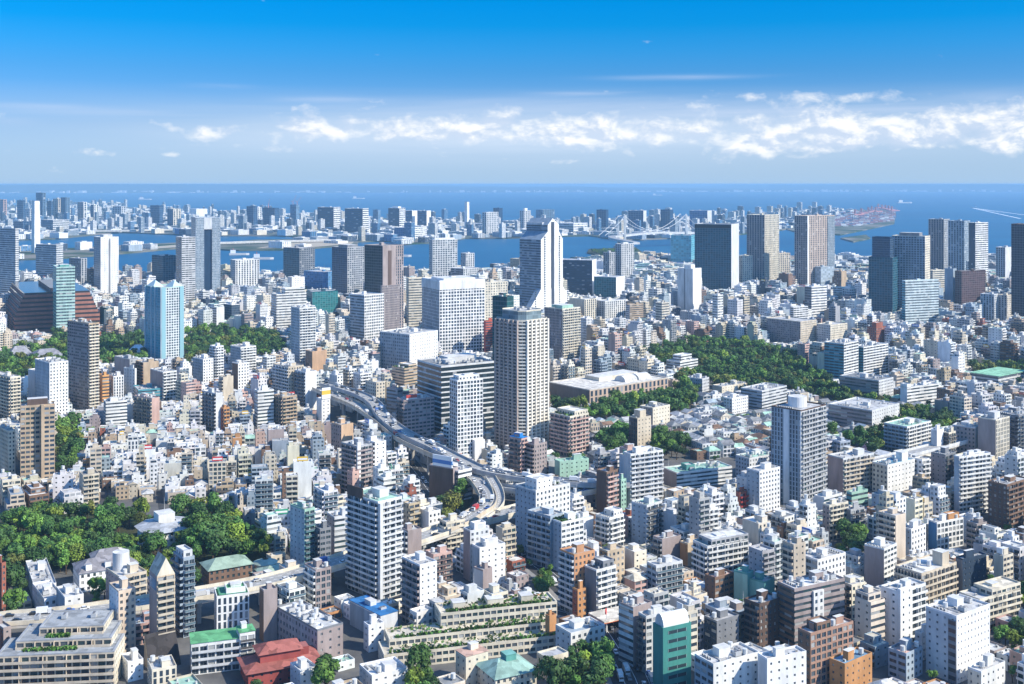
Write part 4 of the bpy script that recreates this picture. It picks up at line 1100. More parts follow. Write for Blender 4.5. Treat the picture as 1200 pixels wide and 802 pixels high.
tower(AB, 'white block with dark window squares behind the brown striped tower', 'apartments', 937, 958, 991, 656, 696, 56, 'w', 'p', 'bgrey', colR='pure', ref='the white square-window block')
tower(AB, 'white block with a sloping mansard side', 'apartments', 1013, 1036, 1051, 643, 690, 46, 'n', 'w', 'mauve', colR='white')
tower(OB, 'wide beige gridded office with a pale blue roof', 'office block', 1049, 1080, 1121, 672, 712, 54, 'b', 'b', 'mauve', colR='beige', railc='beige', ref='the beige gridded office', roofc='lroof', clutter=.5, pent=[(.25, .3, 6, 6, 7)], fins=8)  # left wall's mauve paints the shade of a beige front
tower(OB, 'dark navy block with a tiny roof hut', 'office block', 1120, 1128, 1156, 655, 698, 62, 'n', 'q', 'dgrey', colR='navy', ref='the navy block', roofc='roof')
tower(AT, 'white tower with a bare stair shaft and balconied wing', FT, 1032, 1052, 1085, 693, 760, 56, 'q', 'b', 'pure', colR='white', ref='the bare shaft tower', post=slab_face('R', 0, .42, 0, 1.08, 'pure', proud=1.6, partname='stair_shaft', style='q'))
tower(AT, 'large white tower dotted with tiny windows', FT, 1085, 1121, 1160, 722, 802, 54, 'q', 'q', 'pale', colR='pure', ref='the dotted white tower', bayR=2.6, post=slab_face('L', .74, .99, 0, .95, 'dgrey', proud=.3, partname='balcony_slot', style='B'))  # left wall a greyer white, with its shade painted in
tower(AB, 'terracotta stepped apartments with roof terraces', 'apartments', 935, 950, 975, 742, 812, 58, 'p', 'g', 'brown', colR=(.36, .22, .16), ref='the terracotta apartments', post=setback(.1, .9, .35, 1, 1, 'g', 'brown'))
tower(AB, 'terracotta block with stacked arches beside roof terraces', 'apartments', 963, 975, 1000, 735, 792, 58, 'd', 'g', 'brown', colR=(.40, .25, .19))
tower(AB, 'orange brick house with a blue tiled terrace', 'house', 972, 990, 1022, 778, 815, 52, 'q', 'q', 'orange', colR='orange', roofc=(.2, .35, .5))
tower(AB, 'slate blue block with pink roof terrace', 'apartments', 1041, 1062, 1081, 766, 800, 50, 'w', 'p', 'bgrey', colR='bgrey', roofc='pink')
tower(AB, 'beige stepped hotel with long shaded terraces', 'apartments', 1124, 1148, 1196, 702, 742, 60, 'b', 'b', 'pink', colR='cream', railc='cream', ref='the beige stepped hotel', post=setback(.1, 1, .3, 1, 1, 'w', 'cream', 3, 'cream'))
tower(AB, 'small white block beside the dotted white tower', 'apartments', 1072, 1080, 1092, 742, 775, 56, 'q', 'q', 'pale', colR='white')
tower(AB, 'blue-white stepped glass block beneath a small orange roof hut', 'apartments', 1088, 1098, 1129, 612, 646, 62, 'n', 'g', 'blue', colR='white', ref='the stepped glass block', post=many(setback(.2, .8, .5, .9, 1, 'n', 'orange')))
tower(AB, 'white block with a low blue flank near the stepped glass block', 'apartments', 1054, 1068, 1085, 620, 654, 50, 'q', 'p', 'bgrey', colR='pure')
tower(AB, 'low cream corner house at the bottom edge', 'house', 1134, 1150, 1178, 787, 818, 54, 'q', 'q', 'cream', colR='white')
# bottom edge, west side
tower(AB, 'white apartment block roofed in vivid green', 'apartments', 217, 224, 281, 755, 792, 72, 'n', 'b', 'grey', colR='white', railc='pale', ref='the vivid green roof', roofc='green', clutter=.3, fh=3.0, pent=[], post=roof_slab('green'))
tower(AB, 'short white wing with a green roof strip', 'apartments', 277, 281, 299, 742, 786, 66, 'n', 'd', 'white', colR='white', roofc='green', post=roof_slab('green'))
tower(OB, 'white block with glossy green terraces on top', 'office block', 247, 254, 292, 699, 748, 70, 'p', 'v', 'pale', colR='pure', roofc='green', ref='the green terraced block', clutter=.5, fh=3.6, post=many(roof_slab((.12, .36, .22), .8), setback(.3, .9, .3, .9, 1, 'n', 'pure', 3, 'green')))
tower(AT, 'cream tower with rows of square bays and a plain white side', FT, 128, 139, 159, 693, 772, 54, 'q', 'p', 'pure', colR=(.66, .54, .43), ref='the cream bay tower', fh=3.0)
tower(AT, 'slim slate tower ringed with rounded glass balconies', FT, 203, 215, 228, 654, 748, 52, 'd', 'b', 'dgrey', colR='bgrey', rail='g', railc='bgrey', ref='the slate round-balcony tower', dep=1.8, post=setback(.15, .9, .1, .9, 1, 'p', 'pale'))
tower(AB, 'pinkish block carrying a tall round silo', 'apartments', 124, 140, 172, 676, 722, 50, 'q', 'b', 'pink', colR='beige', railc='beige', ref='the silo block', clutter=.5, post=drum(-.28, -.05, 4.2, 9, 'pale'))
tower('villa', 'white villa with flat terraces behind the overpass', 'villa', 30, 40, 66, 687, 708, 62, 'p', 'p', 'pale', colR='pure')
tower('villa', 'white cubic villa with a tall chimney block', 'villa', 38, 52, 74, 702, 728, 56, 'q', 'p', 'pale', colR='pure', ref='the cubic villa')
tower('villa', 'white stepped villa with a bright roof hut', 'villa', 66, 76, 98, 700, 740, 56, 'n', 'q', 'bgrey', colR='pure')
tower(AB, 'red brick block at the photo edge beneath the wood', 'apartments', -12, 2, 7, 660, 718, 40, 'q', 'p', 'brick', colR='brick')
tower(AB, 'brown tiled block where the overpass leaves the photo', 'apartments', -20, 4, 13, 736, 776, 44, 'p', 'q', 'brick', colR='mauve')
tower('house', 'white rooftop cluster below the pointed brown tower', 'house', 142, 150, 168, 776, 800, 56, 'q', 'q', 'white', colR='pure', clutter=3)
tower(AB, 'cream fluted low building at the bottom edge', 'shop', 171, 178, 207, 785, 812, 64, 'v', 'v', 'cream', colR='cream')
tower(AB, 'salmon roofed cream house between trees', 'house', 534, 546, 572, 770, 808, 56, 'q', 'q', 'beige', colR='cream', roofc=(.62, .42, .34), ref='the salmon roof', clutter=.2, post=roof_slab((.6, .40, .32)))
tower('villa', 'white villa block with grey pitched roof by the street', 'villa', 651, 669, 709, 742, 778, 58, 'q', 'p', 'pale', colR='white', roofc='bgrey', ref='the street villa', clutter=.6)
tower('house', 'grey roofed small house among bottom trees', 'house', 629, 641, 666, 771, 798, 56, 'q', 'q', 'beige', colR='cream', roofc='grey', pent=[], clutter=.2)
tower(AB, 'terracotta block with tall chimneys by the street corner', 'apartments', 617, 626, 643, 705, 740, 54, 'q', 'q', 'orange', colR=(.52, .30, .19), ref='the terracotta corner block')
tower(AB, 'narrow orange slab close to the white street villa', 'apartments', 639, 644, 652, 722, 762, 52, 'n', 'n', 'orange', colR='orange')
tower('villa', 'wide white low villa along the bottom edge', 'villa', 420, 436, 478, 792, 818, 60, 'q', 'q', 'pale', colR='pure', roofc='lroof', clutter=1.2, wm=14, dm=20)
tower('house', 'small white house with blue paved yard at the bottom edge', 'house', 340, 352, 372, 786, 812, 54, 'q', 'q', 'pale', colR='white')

# ------------------------------------------------------------------ ground, water, islands
SHORE = [(-140, 318), (128, 320), (142, 332), (186, 332), (250, 327), (310, 322), (500, 318), (560, 316), (640, 309), (700, 305), (760, 302), (900, 303), (1000, 304), (1340, 300)]


def sheet(name, pts_px, z, mat, tint=(.3, .3, .3), kind='structure', th=0.0):
    mb = MB()
    p = [gnd(x, y, z) for x, y in pts_px]
    a = sum(p[i][0] * p[(i + 1) % len(p)][1] - p[(i + 1) % len(p)][0] * p[i][1] for i in range(len(p)))
    if a < 0:
        p = p[::-1]
    if th:
        mb.prism(p, z - th, z, mat, tint)
    else:
        mb.face([(*q, z) for q in p], mat, tint)
    return tag(obj(name, mb), kind=kind)


g0 = MB()
pts = [gnd(x, y) for x, y in SHORE] + [(6000, 3000), (6000, -1500), (-6000, -1500), (-6000, 2700)]
a_ = sum(pts[i][0] * pts[(i + 1) % len(pts)][1] - pts[(i + 1) % len(pts)][0] * pts[i][1] for i in range(len(pts)))
pts = pts if a_ > 0 else pts[::-1]
g0.prism(pts, -6, 0, 'ground', (.2, .2, .2))
tag(obj('ground', g0), kind='structure')
mb = MB()
mb.face([(-110000, -3000, -3), (110000, -3000, -3), (110000, 115000, -3), (-110000, 115000, -3)], 'water')
tag(obj('sea', mb), kind='structure')
ISL = {
    'far_island': [(-150, 244), (0, 238), (60, 236.5), (140, 238), (150, 243), (250, 248), (300, 250), (390, 253), (480, 257), (560, 262), (640, 263), (690, 266), (690, 270), (640, 277), (590, 279), (545, 279), (510, 284), (470, 286), (455, 282), (420, 283), (330, 276), (240, 276), (140, 272), (60, 280), (-150, 284)],
    'harbour_island': [(255, 285), (300, 281), (380, 280), (420, 283), (418, 286), (350, 292), (280, 293), (215, 290), (150, 296), (60, 303), (-150, 306), (-150, 296), (60, 292), (150, 287), (215, 284)],
    'bay_island': [(545, 270), (690, 262), (760, 256), (860, 254), (960, 246), (1000, 247), (980, 256), (960, 262), (900, 272), (860, 275), (790, 279), (730, 281), (690, 276), (640, 277), (590, 279)],
    'container_terminal': [(955, 250), (1000, 246), (1036, 246), (1050, 250), (1048, 262), (1010, 270), (985, 275), (940, 274), (920, 268)],
    'islet': [(690, 292), (745, 290), (752, 295), (745, 299), (705, 299), (688, 296)],
}
for k, p in ISL.items():
    sheet(k, p, 1.5, 'island' if k != 'islet' else 'earth', (.3, .3, .28), th=6)
# far shore of the bay with its hills
mb = MB()
rr = random.Random(4)
xs = np.linspace(-34000, 34000, 120)
prev = None
hh = 60
for x in xs:
    hh += rr.uniform(-34, 34)
    hh = min(222, max(60, hh))
    y = 31000 + 2500 * math.sin(x / 9000.0)
    cur = ((x, y, -3.5), (x, y + 4000, hh), (x, y + 24000, min(222, hh * 1.15)))
    if prev:
        mb.face([prev[0], cur[0], cur[1], prev[1]], 'earth')
        mb.face([prev[1], cur[1], cur[2], prev[2]], 'earth')
    prev = cur
tag(obj('far_shore_hills', mb), kind='structure')
mb = MB()
for i in range(260):
    x = rr.uniform(-15000, 15000)
    y = 30800 + 2500 * math.sin(x / 9000.0) + rr.uniform(0, 900)
    s_ = rr.uniform(20, 130)
    mb.box(x, x + s_, y, y + s_, 0, rr.choice((18, 25, 30, 40, 60)), 'wall', C['pure'])
tag(obj('far_shore_town', mb, loc=(0, 0, 0)), 'white specks of town along the hazy far shore of the bay', 'town', kind='stuff')
# beaches and greens on the harbour island
sheet('sand_spit', [(330, 286), (370, 282.5), (415, 283.5), (412, 286), (350, 291), (300, 291)], 2.2, 'asphalt', (.42, .36, .27))
sheet('sand_spit', [(155, 291), (215, 286.5), (250, 287), (215, 289), (165, 293)], 2.2, 'asphalt', (.40, .36, .28))
sheet('lawn', [(370, 276), (430, 274), (470, 278), (440, 282), (390, 280)], 2.2, 'earth', th=0)
sheet('lawn', [(985, 279), (1015, 275), (1020, 279), (1000, 283)], 2.2, 'island', th=5)


def ref_box(xl, xr, yt, yb, ref):
    Y = FOC * H / (yb - HOR)
    X = ((xl + xr) / 2 - 600) * Y / FOC
    w = (xr - xl) * Y / FOC
    LM.append(dict(xl=xl, xr=xr, yt=yt, yb=yb, cx=X, cy=Y + w / 2, w=w, d=w, rz=0, Y=Y, ref=ref, h=H * (yb - yt) / (yb - HOR)))


def frame_at(px, yb, a, name, label, cat):
    """an Empty at the ground point under a pixel; local -y faces front-left, +x front-right, the near corner at the origin"""
    X, Y = gnd(px, yb)
    return thing(name, label, cat, (X, Y, 0), -R(a)), FOC / Y


# ------------------------------------------------------------------ single buildings of their own shape
# ridged white skyscraper with stepped gable ends
Y, cx, cy, wl, wr = solve(609, 634, 660, 372, 44)
X, Yc = gnd(634, 372)
t_ = thing(OT, 'white skyscraper with flared foot and stepped gable ridge', FT, (X, Yc, 0), -R(44))
u = wr
slim = [(0, 0), (.98 * u, 0), (.98 * u, 128), (.80 * u, 141), (.80 * u, 152), (.52 * u, 163), (.30 * u, 152), (.30 * u, 141), (0, 128)]
foot = [(-.46 * u, 0), (1.42 * u, 0), (1.42 * u, 18), (1.0 * u, 46), (-.02 * u, 46), (-.46 * u, 18)]
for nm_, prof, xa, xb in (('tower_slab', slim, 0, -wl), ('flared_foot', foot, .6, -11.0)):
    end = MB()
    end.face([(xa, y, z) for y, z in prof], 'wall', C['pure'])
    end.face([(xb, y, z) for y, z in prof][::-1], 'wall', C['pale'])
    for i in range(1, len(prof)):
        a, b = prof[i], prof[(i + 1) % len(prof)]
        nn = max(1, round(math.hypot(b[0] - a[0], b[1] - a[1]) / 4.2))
        end.face([(xa, a[0], a[1]), (xb, a[0], a[1]), (xb, b[0], b[1]), (xa, b[0], b[1])][::-1], 'win_r' if abs(b[0] - a[0]) < 3 and nm_ == 'tower_slab' else 'wall', (.26, .33, .41) if b[1] < a[1] else C['pale'], ((0, nn), (9, nn), (9, 0), (0, 0))[::-1])  # left-hand sides painted dark blue-grey for their shade
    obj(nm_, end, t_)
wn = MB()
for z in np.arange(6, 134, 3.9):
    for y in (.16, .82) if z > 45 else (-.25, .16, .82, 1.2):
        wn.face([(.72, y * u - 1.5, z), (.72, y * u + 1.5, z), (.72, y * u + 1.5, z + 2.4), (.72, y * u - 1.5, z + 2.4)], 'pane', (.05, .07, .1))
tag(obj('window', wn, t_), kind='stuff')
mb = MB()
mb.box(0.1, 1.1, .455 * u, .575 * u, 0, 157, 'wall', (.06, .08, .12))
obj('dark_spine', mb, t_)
mb = MB()
mb.box(-wl + 1, -wl * .25, .30 * u, .80 * u, 150, 156, 'wall', C['pale'])
obj('roof_plant', mb, t_)
register(607, 664, 260, 372, X - 5, Yc + 25, wl + 10, wr * 1.8, -R(44), Yc, 'the ridged white skyscraper', 160)

# round-cornered cream residential tower
Y, cx, cy, wl, wr = solve(579, 612, 644, 530, 46)
X, Yc = gnd(612, 530)
c8 = lambda w, d, k: [(-w / 2 + k, -d / 2), (w / 2 - k, -d / 2), (w / 2, -d / 2 + k), (w / 2, d / 2 - k), (w / 2 - k, d / 2), (-w / 2 + k, d / 2), (-w / 2, d / 2 - k), (-w / 2, -d / 2 + k)]
ww, dd = wl * 1.06, wr * 1.06
t_ = thing(AT, 'tallest round-cornered cream tower, its shaded side brown', FT, (cx, cy, 0), -R(46))
n, f = 38, H * (530 - 377) / (530 - HOR) / 38
pl = c8(ww, dd, 5)
obj('wall', styled(pl, 0, n, f, ['s', 's', 's', 's', 'p', 'p', 'p', 's'], [C['mauve'], C['cream'], C['cream'], C['cream']] + [C['mauve']] * 4, 1), t_)  # mauve left wall, browner balconies and piers: shade painted on a cream tower
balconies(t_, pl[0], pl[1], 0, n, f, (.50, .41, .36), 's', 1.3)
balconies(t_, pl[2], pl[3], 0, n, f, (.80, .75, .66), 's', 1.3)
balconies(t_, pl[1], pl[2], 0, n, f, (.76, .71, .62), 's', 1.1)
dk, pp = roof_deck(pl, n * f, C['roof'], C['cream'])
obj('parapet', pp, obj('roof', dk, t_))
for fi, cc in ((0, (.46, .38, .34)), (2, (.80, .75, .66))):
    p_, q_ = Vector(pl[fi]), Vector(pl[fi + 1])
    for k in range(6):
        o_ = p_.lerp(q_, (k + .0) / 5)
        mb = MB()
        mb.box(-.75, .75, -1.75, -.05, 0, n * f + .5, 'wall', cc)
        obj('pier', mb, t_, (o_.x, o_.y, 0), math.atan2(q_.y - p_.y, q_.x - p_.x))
p2_ = c8(ww * .8, dd * .8, 5)
up = obj('glass_crown', styled(p2_, n * f, 2, 3.6, ['c'], [C['bgrey']], 0, gtint=(.16, .22, .25)), t_)
dk, pp = roof_deck(p2_, n * f + 7.2, C['roof'], C['cream'])
obj('crown_roof', dk, up)
obj('crown_parapet', pp, up)
for x, y in ((-4, -3), (5, 4), (-6, 6), (4, -7)):
    obj('chiller', bit_mesh('chiller'), t_, (x, y, n * f + 7.2))
register(579, 644, 366, 530, cx, cy, ww, dd, -R(46), Yc, 'the round cream tower', 150)

# cyan glass residential tower with a peaked frame
Y, cx, cy, wl, wr = solve(170.5, 189, 215, 423, 46)
t_ = thing(AT, 'cyan glass tower with white grid and peaked corner frames', FT, (cx, cy, 0), -R(46))
hh = H * (423 - 338) / (423 - HOR)
n, f = 28, hh / 28
pl = rect(wl, wr)
obj('wall', styled(pl, 0, n, f, ['c', 'g', 'c', 'g'], [C['cyan'], (.66, .72, .74), C['cyan'], C['pale']], 0, gtint=(.07, .30, .42)), t_)
for x in (-.5, -.12, .12, .5):
    mb = MB()
    mb.box(x * wl - .6, x * wl + .6, -wr / 2 - 1.0, -wr / 2 + .3, 0, hh + 1, 'wall', (.55, .68, .72))
    obj('corner_rib', mb, t_)
for y0, y1 in ((-.5, -.32), (.32, .5)):
    mb = MB()
    mb.box(wl / 2 - .3, wl / 2 + 1.1, y0 * wr, y1 * wr, 0, hh + .6, 'curtain', (.16, .42, .50))
    obj('glass_bay', mb, t_)
dk, pp = roof_deck(pl, hh, C['roof'], C['mint'])
obj('parapet', pp, obj('roof', dk, t_))
for x, y in ((-.25, -.25), (.25, .25)):
    mb = MB()
    w2, d2 = wl * .24, wr * .24
    base = [(x * wl - w2, y * wr - d2, hh), (x * wl + w2, y * wr - d2, hh), (x * wl + w2, y * wr + d2, hh), (x * wl - w2, y * wr + d2, hh)]
    apx = [(x * wl - w2 * .2, y * wr, hh + 8), (x * wl + w2 * .2, y * wr, hh + 8)]
    for q in ([base[0], base[1], apx[1], apx[0]], [base[2], base[3], apx[0], apx[1]], [base[1], base[2], apx[1]], [base[3], base[0], apx[0]]):
        mb.face(q, 'metal', (.45, .58, .60))
    obj('peaked_roof', mb, t_)
register(170.5, 215, 332, 423, cx, cy, wl, wr, -R(46), Y, 'the cyan glass tower', hh)

# russet stepped office
t_, s_ = frame_at(17, 391, 62, OB, 'huge russet office block with stepped ends and long floor bands', 'office block')
Y, cx, cy, wl, wr = solve(8, 17, 117, 391, 62)
for i in range(9):
    k = .022 * max(0, i - 3)
    mb = MB()
    y0, y1 = wr * k, wr * (1 - k)
    mb.box(-wl * 1.6, 0 - i * .4, y0, y1, i * 6.5, i * 6.5 + 3.6, 'wall', (.36, .16, .12), toptint=(.30, .17, .14))
    mb.box(-wl * 1.6 + .4, -1.0 - i * .4, y0 + .6, y1 - .6, i * 6.5 + 3.6, i * 6.5 + 6.5, 'pane', (.045, .04, .045))
    obj('storey', mb, t_)
mb = MB()
mb.box(-wl * 1.3, -8, wr * .42, wr * .6, 58.5, 64, 'wall', (.34, .17, .13), toptint=C['droof'])
obj('roof_plant', mb, t_)
register(8, 117, 342, 391, cx, cy, wl * 1.6, wr, -R(62), Y, 'the russet stepped office', 60)

# pointed brown tower
Y, cx, cy, wl, wr = solve(175, 184, 205, 776, 56)
t_ = thing(AT, 'pointed brown tower with a patterned flank and glazed gable', FT, (cx, cy, 0), -R(56))
hh = H * (776 - 676) / (776 - HOR)
n, f = 13, hh / 13
pl = rect(wl, wr)
obj('wall', styled(pl, 0, n, f, ['n', 's', 'q', 'p'], [C['mauve'], C['sand'], C['mauve'], C['sand']], 1), t_)
balconies(t_, pl[1], pl[2], 0, n, f, C['beige'], 's', 1.3, fins=2)
mb = MB()
a, b, c, d = [(*p, hh) for p in pl]
r1, r2 = (-wl / 2, 0, hh + 8), (wl / 2, 0, hh + 8)
m1 = (wl / 2, -wr * .2, hh + 5)
for q, tt, mm in (([a, b, r2, r1], C['beige'], 'roof'), ([c, d, r1, r2], C['beige'], 'roof'), ([b, c, r2], C['cream'], 'wall'), ([d, a, r1], C['mauve'], 'wall')):
    mb.face(q, mm, tt)
obj('pointed_roof', mb, t_)
mb = MB()
mb.box(-wl * .38, wl * .38, -wr / 2 - .15, -wr / 2 - .02, hh - 7, hh - 2, 'pane', (.12, .2, .3))
obj('top_window', mb, t_)
mb = MB()
x0, x1 = -wl / 2 + .2, wl / 2 + 9
q = [(x1, -wr / 2 - 6, 0), (x1, wr / 2, 0), (wl / 2 + .5, wr / 2, 14), (wl / 2 + .5, -wr / 2 - 6, 14)]
mb.face(q, 'roof', (.05, .045, .045))
mb.face([(wl / 2 + .5, -wr / 2 - 6, 0), (x1, -wr / 2 - 6, 0), (wl / 2 + .5, -wr / 2 - 6, 14)], 'wall', C['sand'])
mb.face([(wl / 2 + .5, wr / 2, 14), (x1, wr / 2, 0), (wl / 2 + .5, wr / 2, 0)], 'wall', C['sand'])
mb.face([(wl / 2 + .5, -wr / 2 - 6, 14), (wl / 2 + .5, wr / 2, 14), (wl / 2 + .5, wr / 2, 0), (wl / 2 + .5, -wr / 2 - 6, 0)], 'wall', C['sand'])
obj('sloping_annex', mb, t_)
register(175, 210, 662, 776, cx, cy, wl + 6, wr + 4, -R(56), Y, 'the pointed brown tower', hh)

# green tower with a barrel roof at the bottom edge
Y, cx, cy, wl, wr = solve(765, 777, 810, 812, 62)
t_ = thing(OB, 'sea-green office tower under a white barrel roof', 'office block', (cx, cy, 0), -R(62))
hh = H * (812 - 738) / (812 - HOR)
n = 7
f = hh / n
pl = rect(wl, wr)
GRN = (.06, .25, .22)
wm = MB()
for i in range(4):
    facade(wm, pl[i], pl[(i + 1) % 4], 0, n, f, 'n', GRN)
obj('wall', wm, t_)
for i in range(n):
    mb = MB()
    mb.box(wl / 2 + .02, wl / 2 + .12, -wr * .32, wr * .32, i * f + 1.3, i * f + 2.7, 'pane', (.03, .05, .06))
    w_ = obj('window_band', mb, t_)
    mb = MB()
    for k in range(3):
        y = -wr * .32 + wr * .64 * k / 2
        mb.box(wl / 2 + .12, wl / 2 + .16, y - .06, y + .06, i * f + 1.3, i * f + 2.7, 'metal', (.4, .5, .5))
    obj('mullion', mb, w_)
mb = MB()
K = 14
arc = [(math.cos(math.pi * k / K) * wl * .42, math.sin(math.pi * k / K) * 5.2 + .3) for k in range(K + 1)]
for k in range(K):
    (x0, z0), (x1, z1) = arc[k], arc[k + 1]
    mb.face([(x0, -wr * .45, hh + z0), (x1, -wr * .45, hh + z1), (x1, wr * .45, hh + z1), (x0, wr * .45, hh + z0)][::-1], 'metal', (.72, .72, .70))
mb.face([(x, -wr * .45, hh + z) for x, z in arc], 'wall', C['pale'])
mb.face([(x, wr * .45, hh + z) for x, z in arc][::-1], 'wall', C['pale'])
dk, pp = roof_deck(pl, hh, C['roof'], GRN, .6)
obj('parapet', pp, obj('roof', dk, t_))
obj('barrel_roof', mb, t_)
register(765, 810, 725, 812, cx, cy, wl, wr, -R(62), Y, 'the sea-green barrel-roofed tower', hh)

# flat museum-like hall among trees
Y, cx, cy, wl, wr = solve(643, 691, 783, 474, 50)
t_ = thing('exhibition_hall', 'vast low hall with pale flat roof and brown colonnaded sides', 'hall', (cx, cy, 0), -R(50))
hh = 13.5
pl = rect(wl, wr)
obj('wall', styled(pl, 0, 2, hh / 2, ['n', 'v', 'n', 'n'], [(.22, .18, .16), (.50, .38, .30), C['mauve'], C['mauve']], 0, {1: 6}), t_)
dk, pp = roof_deck(pl, hh, (.66, .63, .58), (.60, .56, .50), 1.0, 1.0)
obj('parapet', pp, obj('roof', dk, t_))
mb = MB()
mb.box(-wl * .4, -wl * .05, -wr * .1, wr * .4, hh, hh + 4, 'wall', C['cream'], toptint=C['lroof'])
obj('upper_hall', mb, t_)
for y in (.12, .3):
    mb = MB()
    arc = [(math.cos(math.pi * k / 8) * wl * .13 + wl * .18, math.sin(math.pi * k / 8) * 6 + hh) for k in range(9)]
    for k in range(8):
        mb.face([(arc[k][0], y * wr - 9, arc[k][1]), (arc[k][0], y * wr + 9, arc[k][1]), (arc[k + 1][0], y * wr + 9, arc[k + 1][1]), (arc[k + 1][0], y * wr - 9, arc[k + 1][1])], 'roof', C['lroof'])
    for s_ in (-9, 9):
        mb.face([(x, y * wr + s_, z) for x, z in arc], 'wall', C['pale'])
    obj('vaulted_roof', mb, t_)
register(643, 783, 448, 474, cx, cy, wl, wr, -R(50), Y, 'the vast low hall', hh)

# terraces stepping back above gardens, bottom left
t_, s_ = frame_at(134, 806, 84, AB, 'broad beige terraced apartments stepping back with grey roof edges', 'apartments')
for i, (y0, y1, x0, nst) in enumerate(((-50, 0, 0, 5), (-44, -3, -8, 1), (-36, -8, -15, 1))):
    zz = (0, 5, 6)[i] * 3.1
    pl = [(x0 - 20, y0), (x0, y0), (x0, y1), (x0 - 20, y1)]
    tier = obj('tier', styled(pl, zz, nst, 3.1, ['p', 's', 'p', 'p'], [C['beige'], C['beige'], C['cream'], C['cream']], 1), t_)
    dk, pp = roof_deck(pl, zz + nst * 3.1, (.34, .36, .38), (.36, .38, .41), .5, .8)
    obj('roof', dk, tier)
    obj('parapet', pp, tier)
    balconies(t_, pl[1], pl[2], zz, nst, 3.1, (.62, .53, .42), 's', 1.5, start=0, fins=5)
    if i:
        gm = MB()
        rr = random.Random(i)
        for k in range(220):
            o = Vector((x0 + rr.uniform(1.5, 4), rr.uniform(y0 + 4, y1 - 14), zz + .3 + rr.uniform(0, .8)))
            an = rr.uniform(0, 6.28)
            e1 = Vector((math.cos(an), math.sin(an), .2)) * .5
            e2 = Vector((-math.sin(an) * .4, math.cos(an) * .4, .8)) * .5
            gm.face([tuple(o - e1 - e2), tuple(o + e1 - e2), tuple(o + e1 + e2), tuple(o - e1 + e2)], 'leaf', (.05 + rr.random() * .05, .13 + rr.random() * .08, .03))
        obj('terrace_planting', gm, t_)
for y in (-40, -28, -15):
    obj('chiller', bit_mesh('chiller'), t_, (-26, y, 21.7))
register(-5, 136, 730, 806, t_.location.x - 28, t_.location.y + 10, 64, 34, R(6), t_.location.y, 'the beige terraced apartments', 20)

# cream terrace row, bottom middle
t_, s_ = frame_at(450, 786, 74, AB, 'long cream terraced row planted with roof shrubs', 'apartments')
for i, (x0, y0, y1, z0, ns, dep_) in enumerate(((0, 0, 84, 0, 2, 16), (-9, 4, 84, 6.4, 1, 14), (-17, 30, 88, 9.6, 2, 14))):
    pl = [(x0 - dep_, y0), (x0, y0), (x0, y1), (x0 - dep_, y1)]
    tier = obj('tier', styled(pl, z0, ns, 3.2, ['p', 'w', 'q', 'q'], [C['cream']], 1, {1: 3.0}), t_)
    dk, pp = roof_deck(pl, z0 + ns * 3.2, (.60, .55, .46), C['cream'], .7, .5)
    obj('roof', dk, tier)
    obj('parapet', pp, tier)
    gm = MB()
    rr = random.Random(i + 9)
    for k in range(420):
        q = rr.choice((0, 0, 1))
        o = Vector((x0 - rr.uniform(.8, 3) if q == 0 else x0 - rr.uniform(4, dep_ - 1), y0 + 4 + (y1 - y0 - 6) * ((k * 7 % 100) / 100 + rr.uniform(-.02, .02)), z0 + ns * 3.2 + .4 + rr.uniform(0, .9)))
        an = rr.uniform(0, 6.28)
        e1 = Vector((math.cos(an), math.sin(an), .2)) * .7
        e2 = Vector((-math.sin(an) * .4, math.cos(an) * .4, .8)) * .6
        gm.face([tuple(o - e1 - e2), tuple(o + e1 - e2), tuple(o + e1 + e2), tuple(o - e1 + e2)], 'leaf', (.05 + rr.random() * .04, .10 + rr.random() * .07, .03))
    obj('roof_planting', gm, t_)
for y, w2 in ((40, 6), (58, 8), (74, 6)):
    obj('stair_tower', box_mb(6, w2, 3.2, 'wall', C['cream'], C['lroof'], lid=True), t_, (-24, y, 16))
register(450, 625, 712, 786, t_.location.x + 36, t_.location.y + 14, 88, 40, R(10), t_.location.y, 'the cream terraced row', 16)


def hip(root, name, x0, x1, y0, y1, z, hgt, ridge, tint, eave=.8, mat='roof'):
    """a hipped roof whose ridge runs along y"""
    mb = MB()
    a, b, c, d = (x0 - eave, y0 - eave, z), (x1 + eave, y0 - eave, z), (x1 + eave, y1 + eave, z), (x0 - eave, y1 + eave, z)
    ym, xm = (y0 + y1) / 2, (x0 + x1) / 2
    r1, r2 = (xm, ym - (y1 - y0) * ridge / 2, z + hgt), (xm, ym + (y1 - y0) * ridge / 2, z + hgt)
    for q in ([a, b, r1], [b, c, r2, r1], [c, d, r2], [d, a, r1, r2], [d, c, b, a]):
        mb.face(q, mat, tint)
    return obj(name, mb, root)


# red tiered roofs
t_, s_ = frame_at(322, 800, 66, 'temple_hall', 'red roofed hall with stacked tiled tiers and a roof box', 'hall')
obj('wall', styled([(-16, -12), (2, -12), (2, 20), (-16, 20)], 0, 2, 3.4, ['q'], [(.34, .08, .07)], 1), t_)
RD = (.34, .12, .10)
hip(t_, 'lower_roof', -16, 2, -12, 20, 6.8, 3.5, .5, RD, 1.5)
obj('upper_wall', styled([(-13, -6), (-2, -6), (-2, 12), (-13, 12)], 6.9, 2, 2.8, ['n'], [(.34, .08, .07)], 1), t_)
hip(t_, 'upper_roof', -13, -2, -6, 12, 12.5, 3.0, .5, RD, 1.2)
obj('roof_box', box_mb(6, 4, 3.5, 'wall', (.34, .08, .07), (.4, .15, .13)), t_, (-6, 14, 9.0))
mb = MB()
for k in range(5):
    mb.box(-15 + k * 2.4, -13 + k * 2.4, 12, 14, 8.5, 10.6, 'metal', C['pale'])
obj('roof_plant', mb, t_)
